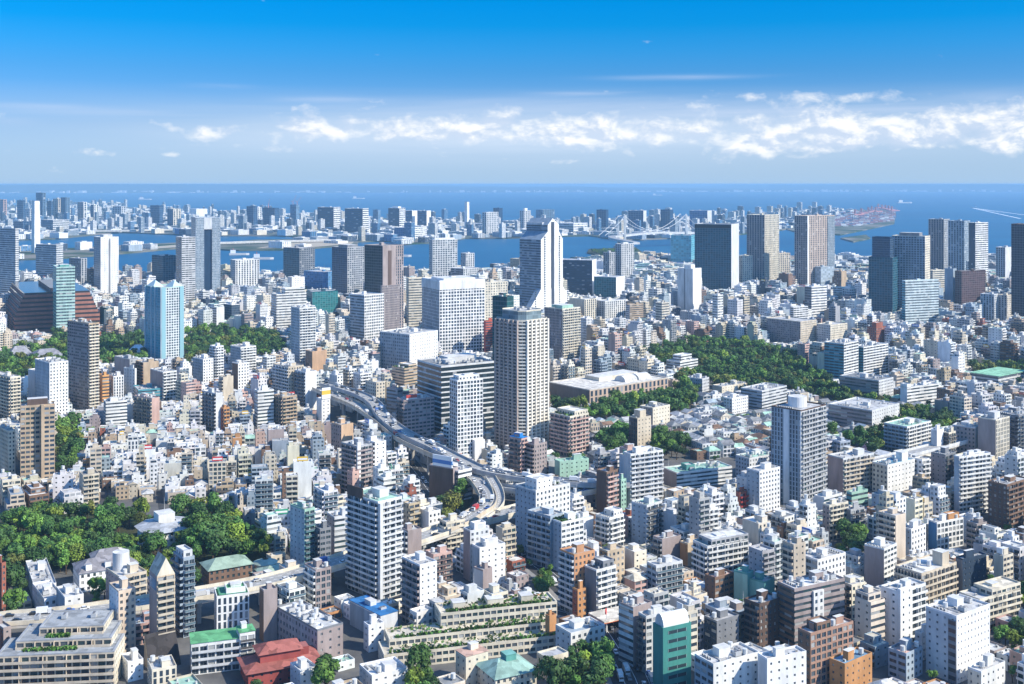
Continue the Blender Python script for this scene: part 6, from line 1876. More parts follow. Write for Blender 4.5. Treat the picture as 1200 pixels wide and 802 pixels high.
WOODS = [
    ('the hillside wood around the pavilion', [(0, 606), (36, 594), (95, 597), (130, 590), (160, 600), (185, 608), (205, 598), (240, 596), (268, 606), (292, 622), (320, 655), (322, 672), (300, 662), (262, 668), (232, 686), (205, 664), (172, 672), (128, 648), (108, 662), (62, 668), (60, 684), (20, 688), (0, 686)], 13, .95),
    ('the temple wood', [(0, 408), (20, 404), (58, 402), (62, 388), (88, 395), (118, 395), (168, 392), (170, 422), (118, 424), (78, 430), (40, 442), (0, 446)], 9.5, 1.0),
    ('the wood behind the cyan glass tower', [(216, 386), (262, 383), (330, 392), (336, 408), (312, 416), (262, 420), (216, 424)], 9.5, 1.0),
    ('the grove beside the tan hotel', [(66, 495), (90, 488), (96, 512), (92, 540), (70, 548), (64, 530)], 10, .9),
    ('the big park under the brown high-rises', [(752, 408), (800, 399), (850, 397), (902, 403), (930, 416), (962, 433), (968, 448), (1000, 458), (1048, 466), (1030, 478), (985, 470), (940, 455), (882, 456), (836, 447), (800, 436), (770, 422)], 9.5, 1.0),
    ('the trees round the vast low hall', [(694, 474), (722, 468), (786, 455), (800, 440), (818, 452), (812, 474), (786, 482), (740, 486), (690, 488), (662, 482), (646, 474), (640, 462), (648, 470), (668, 476)], 9.5, .8),
    ('the trees beside the antenna tower', [(700, 506), (737, 504), (738, 522), (712, 526)], 9.5, .8),
    ('the trees right of the antenna tower', [(764, 508), (792, 508), (806, 520), (802, 530), (766, 528)], 9.5, .9),
    ('the school grove', [(968, 503), (1000, 512), (1060, 490), (1118, 490), (1114, 506), (1064, 504), (1042, 514), (1022, 528), (995, 516)], 9.5, 1.0),
    ('the trees at the school field', [(1056, 480), (1086, 478), (1086, 487), (1060, 490)], 9, .9),
    ('the trees beneath the street villa', [(650, 770), (664, 764), (690, 754), (708, 768), (716, 792), (712, 806), (655, 806), (640, 800)], 14, .9),
    ('the trees below the cream terraced row', [(468, 782), (500, 777), (508, 796), (500, 806), (474, 804)], 13, .8),
    ('the trees beside the red tiered roof', [(366, 772), (380, 776), (392, 800), (376, 806)], 13, .8),
    ('the trees inside the ramp loop', [(516, 592), (530, 588), (546, 576), (556, 584), (548, 598), (522, 604)], 12, .95),
    ('the trees behind the green sports roof', [(1140, 425), (1204, 428), (1204, 436), (1140, 434)], 8, .9),
    ('the trees right of the beige stepped hotel', [(1160, 690), (1204, 682), (1204, 704), (1196, 708), (1165, 698)], 13, .8),
    ('the trees below the beige stepped hotel', [(1160, 738), (1204, 736), (1204, 750), (1165, 752)], 13, .8),
    ('the two dark trees near the cream and brown block', [(985, 618), (1008, 616), (1010, 642), (986, 644)], 13, .8),
    ('the shaded trees by the porthole office', [(624, 672), (640, 664), (648, 690), (630, 694)], 13, .8),
    ('the trees by the white villas', [(6, 712), (22, 708), (26, 718), (10, 722)], 13, .8),
    ('the trees at the vivid green roof', [(284, 796), (300, 788), (310, 802), (290, 806)], 13, .6),
    ('the trees beside the cubic villa', [(100, 684), (126, 668), (128, 690), (108, 700)], 12, .5),
    ('the trees on the islet', [(692, 293.5), (742, 292), (748, 295), (742, 297.5), (705, 297.5)], 3.2, 1.0),
]


def inside(p, poly):
    x, y = p
    c = False
    j = len(poly) - 1
    for i in range(len(poly)):
        if (poly[i][1] > y) != (poly[j][1] > y) and x < (poly[j][0] - poly[i][0]) * (y - poly[i][1]) / (poly[j][1] - poly[i][1]) + poly[i][0]:
            c = not c
        j = i
    return c


def in_lm(x, y, grow):
    for l in LM:
        dx, dy = x - l['cx'], y - l['cy']
        if abs(dx) > 200 or abs(dy) > 200:
            continue
        c, s = math.cos(-l['rz']), math.sin(-l['rz'])
        u, v = dx * c - dy * s, dx * s + dy * c
        if abs(u) < l['w'] / 2 + grow and abs(v) < l['d'] / 2 + grow:
            return True
    return False


tr = random.Random(77)
TREES = []
for wi, (wname, poly, sp_, dens) in enumerate(WOODS):
    x0, x1 = min(p[0] for p in poly), max(p[0] for p in poly)
    y0, y1 = min(p[1] for p in poly), max(p[1] for p in poly)
    pts_ = []
    for k in range(int((x1 - x0) * (y1 - y0) * 10 / (sp_ * sp_)) + 40):
        p = (tr.uniform(x0, x1), tr.uniform(y0, y1))
        if not inside(p, poly) or tr.random() > dens:
            continue
        X, Y = gnd(*p, 7.0)
        sc = tr.choice((tr.uniform(.7, 1.0), tr.uniform(.9, 1.3), tr.uniform(1.1, 1.6)))
        if wi == 0 and p[0] > 210:
            sc *= 1.4
        # spacing in metres on the ground
        if any(math.hypot(X - a, Y - b) < 3.55 * (sc + s2) / 1.3 for a, b, s2 in pts_):
            continue
        if in_lm(X, Y, 3.2 * sc):
            continue
        pts_.append((X, Y, sc))
        TREES.append((X, Y, sc, wi))
# single street and garden trees scattered through the low town
TOWN = [((100, 560), (470, 660), 26), ((640, 470), (900, 560), 60), ((860, 440), (1200, 560), 50), ((420, 590), (640, 700), 14), ((700, 600), (1200, 790), 30), ((0, 440), (120, 620), 18), ((1050, 690), (1200, 800), 10), ((680, 380), (960, 470), 30)]
for (ax_, ay_), (bx_, by_), k in TOWN:
    for _ in range(k):
        p = (tr.uniform(ax_, bx_), tr.uniform(ay_, by_))
        X, Y = gnd(*p, 4.0)
        if not in_lm(X, Y, 5) and not any(min(math.hypot(X - q.x, Y - q.y) for q in pth) < hw_ + 6 for pth, hw_ in EXPW):
            TREES.append((X, Y, tr.uniform(.5, .8), -1))
TREES.sort(key=lambda t: -t[2] / t[1])
SHADES = [('dark', (.62, .72, .70)), ('deep green', (.8, .95, .8)), ('bright green', (1.35, 1.4, .9)), ('yellowish', (1.9, 1.5, .75)), ('brownish', (1.7, 1.0, .8))]
N_TREES = 290
items = []
low = Bulk()
for i, (X, Y, sc, wi) in enumerate(TREES):
    k = tr.choices(range(5), (30, 28, 22, 12, 7))[0]
    kt = tr.uniform(.62, 1.35)
    tint = tuple(c * kt * tr.uniform(.94, 1.06) for c in SHADES[k][1])
    rz = tr.uniform(0, 6.28)
    zc = 4.0 + 3.2
    if i < N_TREES:
        px, py = proj(X, Y, 0)
        size = 'tall' if sc > 1.25 else 'big' if sc > 1.0 else 'small' if sc < .8 else 'round'
        o = bpy.data.objects.new('tree', None)
        COL.objects.link(o)
        o.location = (X, Y, 0)
        o.rotation_euler = (0, 0, rz)
        o.scale = (sc, sc, sc * tr.uniform(.9, 1.2))
        tag(o, 'tree', 'tree', WOODS[wi][0].replace('the ', 'trees of the ', 1) if wi >= 0 else 'single trees in the town')
        c = obj('crown', crown_me[tr.randrange(8)], o, (0, 0, zc))
        c.color = (*tint, 1)
        obj('trunk', trunk_me[i % 3], o)
        where = ('in ' + WOODS[wi][0] + ' ') if wi in (0, 1, 2, 4) else ''
        rel = relation(px, py)
        items.append((o, px, f'{size} {SHADES[k][0]} tree {rel}'))
    else:
        low.add(CROWNS_LOW[i % 4], (X, Y, zc * sc), rz, sc, tint)
        low.add(TRUNKS[i % 3], (X, Y, 0), rz, sc)
spread_labels(items)
if low.p:
    tag(obj('woodland', low), 'dense green tree cover of the parks and gardens seen far off', 'woodland', kind='stuff')

# park floor under the woods
for wi, (wname, poly, sp_, dens) in enumerate(WOODS):
    if len(poly) > 4 and wi != 22:
        sheet('park_ground', poly, .012 + wi * .002, 'earth')
sheet('school_field', [(1088, 479), (1132, 477), (1140, 488), (1100, 491)], .05, 'asphalt', (.36, .40, .30))

# ------------------------------------------------------------------ streets and the ordinary buildings along them
STREETS = [([(115, 492), (118, 540), (123, 600)], 6), ([(244, 505), (245, 550), (247, 600)], 6), ([(297, 480), (299, 530), (301, 575)], 5), ([(181, 520), (186, 570), (190, 600)], 4),
           ([(600, 640), (640, 665), (680, 700), (712, 740), (742, 790), (756, 830)], 22), ([(440, 500), (480, 545), (520, 600), (560, 640)], 16), ([(690, 725), (640, 712), (600, 700)], 10)]
STW = []
sm_ = MB()
for pts_, wd in STREETS:
    P = smooth([Vector((*gnd(x, y), 0.03)) for x, y in pts_], 8)
    STW.append((P, wd / 2))
    road = MB()
    for i in range(len(P) - 1):
        n0, n1 = offs(P, i), offs(P, i + 1)
        road.face([tuple(P[i] - n0 * wd / 2), tuple(P[i] + n0 * wd / 2), tuple(P[i + 1] + n1 * wd / 2), tuple(P[i + 1] - n1 * wd / 2)], 'asphalt', (.055, .057, .062))
    tag(obj('road', road), kind='structure')
    if wd > 9:
        mk = MB()
        for off in ((-.25, 0, .25) if wd > 15 else (0,)):
            for i in range(0, len(P) - 1):
                a, b = P[i], P[i + 1]
                for q in range(0, max(1, int((b - a).length // 8))):
                    t0, t1 = q * 8 / (b - a).length, (q * 8 + (4.5 if off else 8)) / (b - a).length
                    n0 = offs(P, i)
                    s0, s1 = a.lerp(b, t0) + n0 * wd * off, a.lerp(b, min(1, t1)) + n0 * wd * off
                    z = Vector((0, 0, .006))
                    mk.face([tuple(s0 - n0 * .12 + z), tuple(s0 + n0 * .12 + z), tuple(s1 + n0 * .12 + z), tuple(s1 - n0 * .12 + z)], 'paint', C['pure'])
        if mk.f:
            tag(obj('road_markings', mk), kind='structure')
        kb = MB()
        for s_ in (-1, 1):
            strip(kb, [p - Vector((0, 0, .03)) for p in P], s_ * wd / 2, s_ * (wd / 2 + 3), 0, .14, 'asphalt', (.26, .255, .25))
        tag(obj('pavement', kb), kind='structure')

# what is protected from being hidden: named buildings, woods, viaducts (picture rows and how far off they are)
PW, PH = 1300, 830
prot = np.zeros((PH, PW), dtype=np.float32)
OX = 50
strict = np.zeros((PH, PW), dtype=np.float32)
OPEN = ('the vast low hall', 'the grey pavilion', 'the white mansion', 'the yellow billboard', 'the copper clubhouse', 'the mauve tiled office', 'the bright blue roof', 'the petrol station')


def paint(x0, x1, y0, y1, v):
    x0, x1, y0, y1 = int(max(0, x0 + OX)), int(min(PW, x1 + OX + 1)), int(max(0, y0)), int(min(PH, y1 + 1))
    if x0 < x1 and y0 < y1:
        prot[y0:y1, x0:x1] = v


tops = [(l['Y'], 'b', l) for l in LM] + [(t[1], 't', t) for t in TREES if t[3] >= 0 and t[3] != 22]
for pth, hw_ in EXPW:
    for p in pth:
        tops.append((p.y, 'e', (p, hw_)))
for P, hw_ in []:
    for a, b in zip(P[:-1], P[1:]):
        for q in (0, .33, .66):
            p = a.lerp(b, q)
            tops.append((p.y, 's', (p, hw_)))
tops.sort(key=lambda q: -q[0])
for Y, k, d in tops:
    if k == 'b':
        paint(d['xl'], d['xr'], d['yt'], d['yb'] - 2, max(Y, d['cy']))
        strict[max(0, int(d['yt'])):max(0, int(d['yb'] - 3)), max(0, int(d['xl'] + OX)):max(0, int(d['xr'] + OX))] = d['cy'] + 20 if d['ref'] in OPEN else 0
    elif k == 't':
        px, py = proj(d[0], d[1], 7.2 * d[2])
        r_ = 4.2 * d[2] * FOC / Y
        paint(px - r_, px + r_, py - r_, py + r_, Y)
    elif k == 'e':
        p, hw_ = d
        px, py = proj(p.x, p.y, p.z)
        r_ = hw_ * FOC / Y
        paint(px - r_, px + r_, py - 3, py + 3, Y)
        if py > 440:
            strict[max(0, int(py - 4)):max(0, int(py + 4)), max(0, int(px - r_ * .7 + OX)):max(0, int(px + r_ * .7 + OX))] = Y
    else:
        p, hw_ = d
        px, py = proj(p.x, p.y, 0)
        r_ = hw_ * .6 * FOC / Y
        paint(px - r_, px + r_, py - 2, py + 2, Y)

ZONES = [  # polygon on the ground (photo rows), rotation, lot w, lot d, storeys low/high/bias, street, palette, gable share
    ('town', [(60, 505), (118, 478), (320, 478), (415, 500), (440, 560), (420, 600), (345, 650), (330, 690), (318, 640), (270, 598), (130, 585), (60, 590)], -16, 8, 9, 2, 4, .25, 3.0, 'w', .25),
    ('lowhouses', [(770, 462), (1000, 480), (1060, 520), (900, 545), (860, 535), (760, 545), (690, 540), (690, 500)], 66, 10, 11, 2, 3, .10, 4, 'd', .6),
    ('east', [(900, 455), (1260, 430), (1260, 570), (1000, 560), (900, 560)], 58, 11, 11.5, 2, 6, .2, 4.5, 'w', .25),
    ('south', [(640, 560), (1260, 560), (1260, 840), (640, 840)], 56, 8.6, 10, 2, 7, .3, 3.5, 'w', .1),
    ('southright', [(1140, 720), (1260, 720), (1260, 840), (1140, 840)], 56, 11, 12, 2, 3, .1, 5, 'd', .5),
    ('middle', [(300, 500), (660, 500), (660, 840), (300, 840)], 54, 8.6, 10, 2, 7, .3, 3.5, 'w', .08),
    ('west', [(-60, 440), (130, 440), (130, 600), (-60, 600)], 58, 14, 13, 2, 6, .2, 6, 'c', .15),
    ('southwest', [(-60, 690), (330, 690), (330, 840), (-60, 840)], 60, 14, 14, 2, 4, .2, 6, 'c', .1),
    ('mid', [(-60, 392), (1260, 392), (1260, 500), (-60, 500)], 50, 11, 12, 3, 9, .3, 4.5, 'w', .06),
    ('back', [(-60, 335), (1260, 335), (1260, 392), (-60, 392)], 48, 15, 16, 3, 8, .28, 7, 'o', 0),
    ('shore', [(-60, 300), (1260, 300), (1260, 335), (-60, 335)], 44, 34, 32, 2, 5, .25, 12, 'o', 0),
]
PAL = {
    'w': [('white', 22), ('pure', 17), ('pale', 13), ('grey', 6), ('cream', 14), ('beige', 12), ('bgrey', 5), ('tan', 7), ('mauve', 5), ('brown', 4.5), ('pink', 3), ('orange', 1.6), ('brick', 1.6)],
    'd': [('white', 22), ('pale', 14), ('grey', 8), ('cream', 14), ('beige', 10), ('tan', 7), ('brown', 5), ('mauve', 4)],
    'c': [('white', 22), ('cream', 20), ('beige', 16), ('pale', 10), ('tan', 8), ('pink', 5), ('brown', 4), ('pure', 10)],
    'o': [('white', 26), ('pure', 14), ('pale', 18), ('bgrey', 10), ('cream', 12), ('grey', 8), ('navy', 5), ('beige', 12), ('mauve', 6), ('tan', 5), ('brown', 3), ('dteal', 2)],
}
CWORD = dict(white='off-white', pure='bright white', pale='pale grey', grey='mid-grey', cream='cream', beige='beige', bgrey='blue-grey', tan='tan', mauve='mauve', brown='brown', pink='pinkish', orange='orange', brick='brick-red', navy='navy', dteal='dark teal')
RPAL = {'w': [('lroof', 'pale'), ('roof', 'grey'), ('roof', 'grey'), ('lroof', 'pale'), ('mint', 'greenish'), ('bgrey', 'bluish'), ('droof', 'dark'), ('cream', 'cream')],
        'd': [('droof', 'dark'), ('droof', 'dark'), ('grey', 'grey'), ('roof', 'grey'), ('brown', 'brown'), ('bgrey', 'bluish'), ('mint', 'greenish'), ('dgrey', 'slate')]}
NUM = ['', 'one', 'two', 'three', 'four', 'five', 'six', 'seven', 'eight', 'nine', 'ten', 'eleven', 'twelve', 'thirteen', 'fourteen']
fr = random.Random(2024)
CAND = []
EXPN = [(np.array([(p.x, p.y) for p in pth]), hw_) for pth, hw_ in EXPW + STW]
LMN = np.array([(l['cx'], l['cy'], math.hypot(l['w'], l['d']) / 2) for l in LM])
TRN = np.array([(t[0], t[1]) for t in TREES if t[3] >= 0])
WPOLY = [w_[1] for w_ in WOODS]
SHX, SHY = [p[0] for p in SHORE], [p[1] for p in SHORE]
zone_used = []
for zi, (zn, poly, ang, lw, ld, slo, shi, bias, stw, pal, gab) in enumerate(ZONES):
    e1 = (math.cos(R(ang)), -math.sin(R(ang)))
    e2 = (math.sin(R(ang)), math.cos(R(ang)))
    W = [gnd(x, max(y, 300)) for x, y in poly]
    us = [p[0] * e1[0] + p[1] * e1[1] for p in W]
    vs = [p[0] * e2[0] + p[1] * e2[1] for p in W]
    nrow = 2
    v = min(vs)
    while v < max(vs):
        for row in range(nrow):
            u = min(us) + fr.uniform(0, lw)
            vv = v + row * ld + ld / 2
            run = 0
            while u < max(us):
                w_ = lw * fr.choice((fr.uniform(.65, 1.1), fr.uniform(.8, 1.7)))
                d_ = ld * fr.uniform(.78, .98)
                cu = u + w_ / 2
                u += w_ + fr.uniform(.4, 1.3)
                run += 1
                if run > fr.randint(4, 7):
                    u += stw
                    run = 0
                X, Y = cu * e1[0] + vv * e2[0], cu * e1[1] + vv * e2[1]
                if Y < 470:
                    continue
                gx, gy = proj(X, Y, 0)
                if gx < -40 or gx > 1240 or gy > 835 or not inside((gx, gy), poly):
                    continue
                if any(inside((gx, gy), q) for q in [z[1] for z in ZONES[:zi]]):
                    continue
                if gy < np.interp(gx, SHX, SHY) + 1.5:
                    continue
                rad = math.hypot(w_, d_) / 2
                near = np.nonzero((LMN[:, 0] - X) ** 2 + (LMN[:, 1] - Y) ** 2 < (LMN[:, 2] + rad + 2) ** 2)[0]
                bad = False
                for i in near:
                    l = LM[i]
                    for _ in (0,):
                        c, s = math.cos(-l['rz']), math.sin(-l['rz'])
                        for fu in (-.5, 0, .5):
                            for fv in (-.5, 0, .5):
                                qx = X + e1[0] * fu * w_ + e2[0] * fv * d_ - l['cx']
                                qy = Y + e1[1] * fu * w_ + e2[1] * fv * d_ - l['cy']
                                if abs(qx * c - qy * s) < l['w'] / 2 + .8 and abs(qx * s + qy * c) < l['d'] / 2 + .8:
                                    bad = True
                        ll = Vector((l['cx'] - X, l['cy'] - Y))
                        if abs(ll.x * e1[0] + ll.y * e1[1]) < w_ / 2 and abs(ll.x * e2[0] + ll.y * e2[1]) < d_ / 2:
                            bad = True
                    if bad:
                        break
                if bad:
                    continue
                if any(((a - (X, Y)) ** 2).sum(1).min() < (hw_ + min(w_, d_) / 2 + .8) ** 2 for a, hw_ in EXPN):
                    continue
                if len(TRN) and ((TRN - (X, Y)) ** 2).sum(1).min() < (max(w_, d_) / 2 + 3.2) ** 2:
                    continue
                px7, py7 = proj(X, Y, 5)
                if any(inside((px7, py7), q) for q in WPOLY):
                    continue
                ns = slo + int((shi - slo + .999) * fr.random() ** (1 / max(.2, .35 + bias)))
                if fr.random() < (.15 if zn == 'town' else .04 if zn.startswith('low') else .22 if zn != 'shore' else .05):
                    ns += fr.randint(2, 6)
                fh = fr.uniform(2.95, 3.4) if pal != 'o' else fr.uniform(3.4, 4.0)
                CAND.append(dict(X=X, Y=Y, w=w_, d=d_, rz=-R(ang) + R(fr.uniform(-4, 4)), n=ns, fh=fh, pal=pal, gab=gab, zone=zn, slo=min(slo, 2)))
        v += nrow * ld + stw

# keep them from hiding what stands behind: lose storeys until they fit, or go
CAND.sort(key=lambda c: c['Y'])
KEEP = []
for c in CAND:
    r_ = (abs(c['w'] * math.cos(c['rz'])) + abs(c['d'] * math.sin(c['rz']))) / 2
    px, gy = proj(c['X'], c['Y'], 0)
    hw_ = r_ * FOC / c['Y']
    ok = False
    while c['n'] >= 1:
        _, ty = proj(c['X'], c['Y'], c['n'] * c['fh'] + 2.2)
        x0, x1, y0, y1 = int(max(0, px - hw_ + OX)), int(min(PW, px + hw_ + OX + 1)), int(max(0, ty)), int(min(PH, gy + 1))
        if x0 >= x1 or y0 >= y1:
            break
        blk = prot[y0:y1, x0:x1]
        f = float((blk > c['Y'] + 3).mean())
        fs = float((strict[y0:y1, x0:x1] > c['Y'] + 3).mean())
        if fs < .035 and f < (.14 if c['n'] > c['slo'] else .24):
            ok = True
            break
        c['n'] -= 1
    if ok:
        c['px'], c['gy'], c['hw'], c['ty'] = px, gy, hw_, ty
        KEEP.append(c)

# how much of each the photo can show: a rough painter's pass, far to near
ids = np.full((PH, PW), -1, dtype=np.int32)
allb = [(l['Y'], -2, l['xl'], l['xr'], l['yt'], l['yb']) for l in LM] + [(c['Y'], i, c['px'] - c['hw'], c['px'] + c['hw'], c['ty'], c['gy'] + 1) for i, c in enumerate(KEEP)]
allb += [(t[1], -3, *(lambda p, r_: (p[0] - r_, p[0] + r_, p[1] - r_, p[1] + r_))(proj(t[0], t[1], 7 * t[2]), 4 * t[2] * FOC / t[1])) for t in TREES]
for Y, i, x0, x1, y0, y1 in sorted(allb, key=lambda q: -q[0]):
    a, b, c_0, d_0 = int(max(0, x0 + OX)), int(min(PW, x1 + OX + 1)), int(max(0, y0)), int(min(PH, y1))
    if a < b and c_0 < d_0:
        ids[c_0:d_0, a:b] = i
cnt = np.bincount(ids[:802, OX:OX + 1200][ids[:802, OX:OX + 1200] >= 0].ravel(), minlength=len(KEEP))
for i, c in enumerate(KEEP):
    c['vis'] = int(cnt[i])

UVR = random.Random(5)


def plan_of(c, r):
    """choose the look of an ordinary building"""
    pal = PAL[c['pal']]
    c['colk'] = r.choices([p[0] for p in pal], [p[1] for p in pal])[0]
    k = r.uniform(.88, 1.06)
    c['col'] = tuple(min(.85, x * k * r.uniform(.97, 1.03)) for x in C[c['colk']])
    rp = RPAL['d' if c['pal'] == 'd' else 'w']
    c['rk'], c['rw'] = r.choice(rp)
    c['gable'] = c['n'] <= 3 and r.random() < c['gab']
    c['kind'] = 'house' if c['n'] <= 3 and c['pal'] != 'o' else ('office_building' if c['pal'] == 'o' or r.random() < .28 else 'apartment_building')
    if c['kind'] == 'apartment_building':
        c['sty'] = r.choices([('b', 'q'), ('q', 'b'), ('b', 'b'), ('p', 'b'), ('d', 'p'), ('n', 'b'), ('b', 'n')], (3, 3, 3, 2, 2, 3, 2))[0]
    elif c['kind'] == 'office_building':
        c['sty'] = r.choices([('p', 'p'), ('r', 'r'), ('w', 'w'), ('q', 'r'), ('n', 'w'), ('v', 'v'), ('g', 'g'), ('r', 'n'), ('c', 'c'), ('n', 'q'), ('n', 'p')], (4, 2, 3, 3, 3, 2, 2, 1.5, .8, 3, 3))[0]
    else:
        c['sty'] = r.choices([('p', 'p'), ('q', 'p'), ('q', 'q'), ('n', 'w'), ('q', 'b'), ('w', 'q')], (3, 3, 3, 2, 2, 1))[0]
    c['tank'] = r.random() < .3
    c['pent'] = c['n'] >= 3 and not c['gable'] and r.random() < .8
    c['railw'] = r.choice(('s', 's', 's', 'd', 'g'))
    c['step'] = c['n'] >= 4 and r.random() < .45
    c['acs'] = r.randint(2, 5)


def parts_of(c, r, det, light):
    """list of (part name, MB, [(x, y, z, rz)])"""
    w, d, n, fh, col = c['w'], c['d'], c['n'], c['fh'], c['col']
    poly = rect(w, d)
    sL, sR = c['sty']
    out = []
    f = lambda s: {'b': 's', 'd': 's'}.get(s, s)
    back = sL if sL in 'pqwrg' else 'q'
    wall = MB()
    step = c.get('step')
    for i, s in enumerate((sL, sR, back, back)):
        s2 = f(s)
        if c['Y'] > 1750 and s in 'bd':
            s2 = 'B' if r.random() < .4 else 'p'
        facade(wall, poly[i], poly[(i + 1) % 4], 0, n, fh, s2, col, det if i < 2 and s2 not in 'Bvc' else 0, None, None, r, C['navy'] if c['colk'] not in ('dteal', 'navy') else C[c['colk']])
    h = n * fh
    rc = C[c['rk']]
    if c['step'] and not c['gable']:
        # the upper storeys step back under a sloping light line
        ks = r.choice((1, 1, 2))
        n2, n = ks, n - ks
        c['n0'] = n
        wall = MB()
        for i, s in enumerate((sL, sR, back, back)):
            s2 = f(s)
            if c['Y'] > 1750 and s in 'bd':
                s2 = 'B'
            facade(wall, poly[i], poly[(i + 1) % 4], 0, n, fh, s2, col, det if i < 2 and s2 not in 'Bvc' else 0, None, None, r, C['navy'])
        h = n * fh
        x0, x1, y0, y1 = -w / 2 + r.choice((0, .1, .3)) * w, w / 2 - r.choice((.05, .2, .3)) * w, -d / 2 + r.choice((0.05, .2, .35)) * d, d / 2 - r.choice((0, .05, .2)) * d
        up = MB()
        p2 = [(x0, y0), (x1, y0), (x1, y1), (x0, y1)]
        for i in range(4):
            facade(up, p2[i], p2[(i + 1) % 4], h, n2, fh, r.choice('pwq'), col, 0, None, None, r)
        dk2, pp2 = roof_deck(p2, h + n2 * fh, rc, col, .5, .25)
        for src in (dk2, pp2):
            for q in range(len(src.f)):
                up.face([src.v[z] for z in src.f[q]], src.m[q], src.t[q])
        out.append(('upper_storeys', up, [(0, 0, 0, 0)]))
        if r.random() < .5:
            out.append(('stair_tower', box_mb((x1 - x0) * .4, (y1 - y0) * .4, 2.6, 'wall', col, C['lroof']), [((x0 + x1) / 2, (y0 + y1) / 2, h + n2 * fh, 0)]))
    if c['gable']:
        rise = min(w, d) * .28
        rm = MB()
        e = .5
        a, b, cc, dd = (-w / 2 - e, -d / 2 - e, h - .1), (w / 2 + e, -d / 2 - e, h - .1), (w / 2 + e, d / 2 + e, h - .1), (-w / 2 - e, d / 2 + e, h - .1)
        hipk = r.random() < .5
        k = .35 if hipk else 0
        if w > d:
            r1, r2 = (-w / 2 - e + w * k, 0, h + rise), (w / 2 + e - w * k, 0, h + rise)
            q4 = ([a, b, r2, r1], [cc, dd, r1, r2], [b, cc, r2], [dd, a, r1])
        else:
            r1, r2 = (0, -d / 2 - e + d * k, h + rise), (0, d / 2 + e - d * k, h + rise)
            q4 = ([b, cc, r2, r1], [dd, a, r1, r2], [a, b, r1], [cc, dd, r2])
        for q in q4:
            rm.face(q, 'roof' if len(q) == 4 or hipk else 'wall', rc if len(q) == 4 or hipk else col)
        rm.face([dd, cc, b, a], 'wall', col)
        out.append(('wall', wall, [(0, 0, 0, 0)]))
        out.append(('roof', rm, [(0, 0, 0, 0)]))
        return out
    out.append(('wall', wall, [(0, 0, 0, 0)]))
    deck, par = roof_deck(poly, h, rc, tuple(min(.85, x * 1.04) for x in col), r.uniform(.4, 1.1), .25)
    for i in range(len(par.f)):
        deck.face([par.v[q] for q in par.f[i]], 'wall', par.t[i])
    out.append(('roof', deck, [(0, 0, 0, 0)]))
    if sL in 'bd' or sR in 'bd':
        if c['Y'] < 1750:
            for s, p, q in ((sL, poly[0], poly[1]), (sR, poly[1], poly[2])):
                if s in 'bd':
                    L = math.hypot(q[0] - p[0], q[1] - p[1]) - .5
                    an = math.atan2(q[1] - p[1], q[0] - p[0])
                    rail = 'd' if s == 'd' else c['railw'] if c['railw'] != 'd' else 's'
                    out.append(('balcony', tray(L, 1.15, col, rail, max(1, round(L / 6)), fh), [(p[0] + math.cos(an) * .25, p[1] + math.sin(an) * .25, i * fh, an) for i in range(1, n)]))
    sp = []
    if c['step']:
        sp.append(((x0 + x1) / 2, (y0 + y1) / 2, max(x1 - x0, y1 - y0) / 2))
    elif c['pent']:
        pw, pd, ph = min(w * .5, r.uniform(3, 6)), min(d * .5, r.uniform(3, 6)), r.uniform(2.4, 3.4)
        x, y = r.uniform(-.2, .2) * w, r.uniform(-.15, .22) * d
        out.append(('stair_tower', box_mb(pw, pd, ph, 'wall', col, C['lroof'], lid=r.random() < .5), [(x, y, h, 0)]))
        sp.append((x, y, max(pw, pd) / 2))
        if c['tank']:
            out.append(('water_tank', _tank, [(x, y, h + ph + .25, 0)]))
    elif c['tank'] and n > 1:
        x, y = r.uniform(-.25, .25) * w, r.uniform(-.25, .25) * d
        out.append(('water_tank', _tank, [(x, y, h, 0)]))
        sp.append((x, y, 1.3))
    if not light and r.random() < .10 and n > 3:
        bb = MB()
        bc = r.choice(((.6, .05, .05), (.05, .15, .5), (.7, .45, .05), (.75, .75, .75), (.05, .35, .2)))
        bb.box(-w * .3, w * .3, -.2, .2, 1.2, 4.2, 'paint', bc, bottom=True)
        bb.box(-w * .26, w * .26, -.24, -.205, 2.0, 3.2, 'paint', (.78, .78, .78))
        for q in (-.25, .25):
            bb.box(w * q - .1, w * q + .1, -.1, .1, 0, 1.19, 'metal', (.3, .3, .3))
        out.append(('sign_board', bb, [(0, -d * .38, h, 0)]))
    if not light and r.random() < .12:
        out.append(('antenna', _mast, [(r.uniform(-.3, .3) * w, r.uniform(0, .3) * d, h, 0)]))
    if not light:
        for i in range(c['acs'] + int(w * d / 120)):
            x, y = r.uniform(-.4, .4) * w, r.uniform(-.4, .4) * d
            if all(math.hypot(x - a, y - b) > q + 1.4 for a, b, q in sp):
                sp.append((x, y, .8))
                out.append(r.choice((('air_conditioner', _ac), ('air_conditioner', _ac), ('air_conditioner', _ac), ('chiller', _chiller)) if w * d > 150 else (('air_conditioner', _ac),)) + ([(x, y, h, r.choice((0, 1.57)))],))
    return out


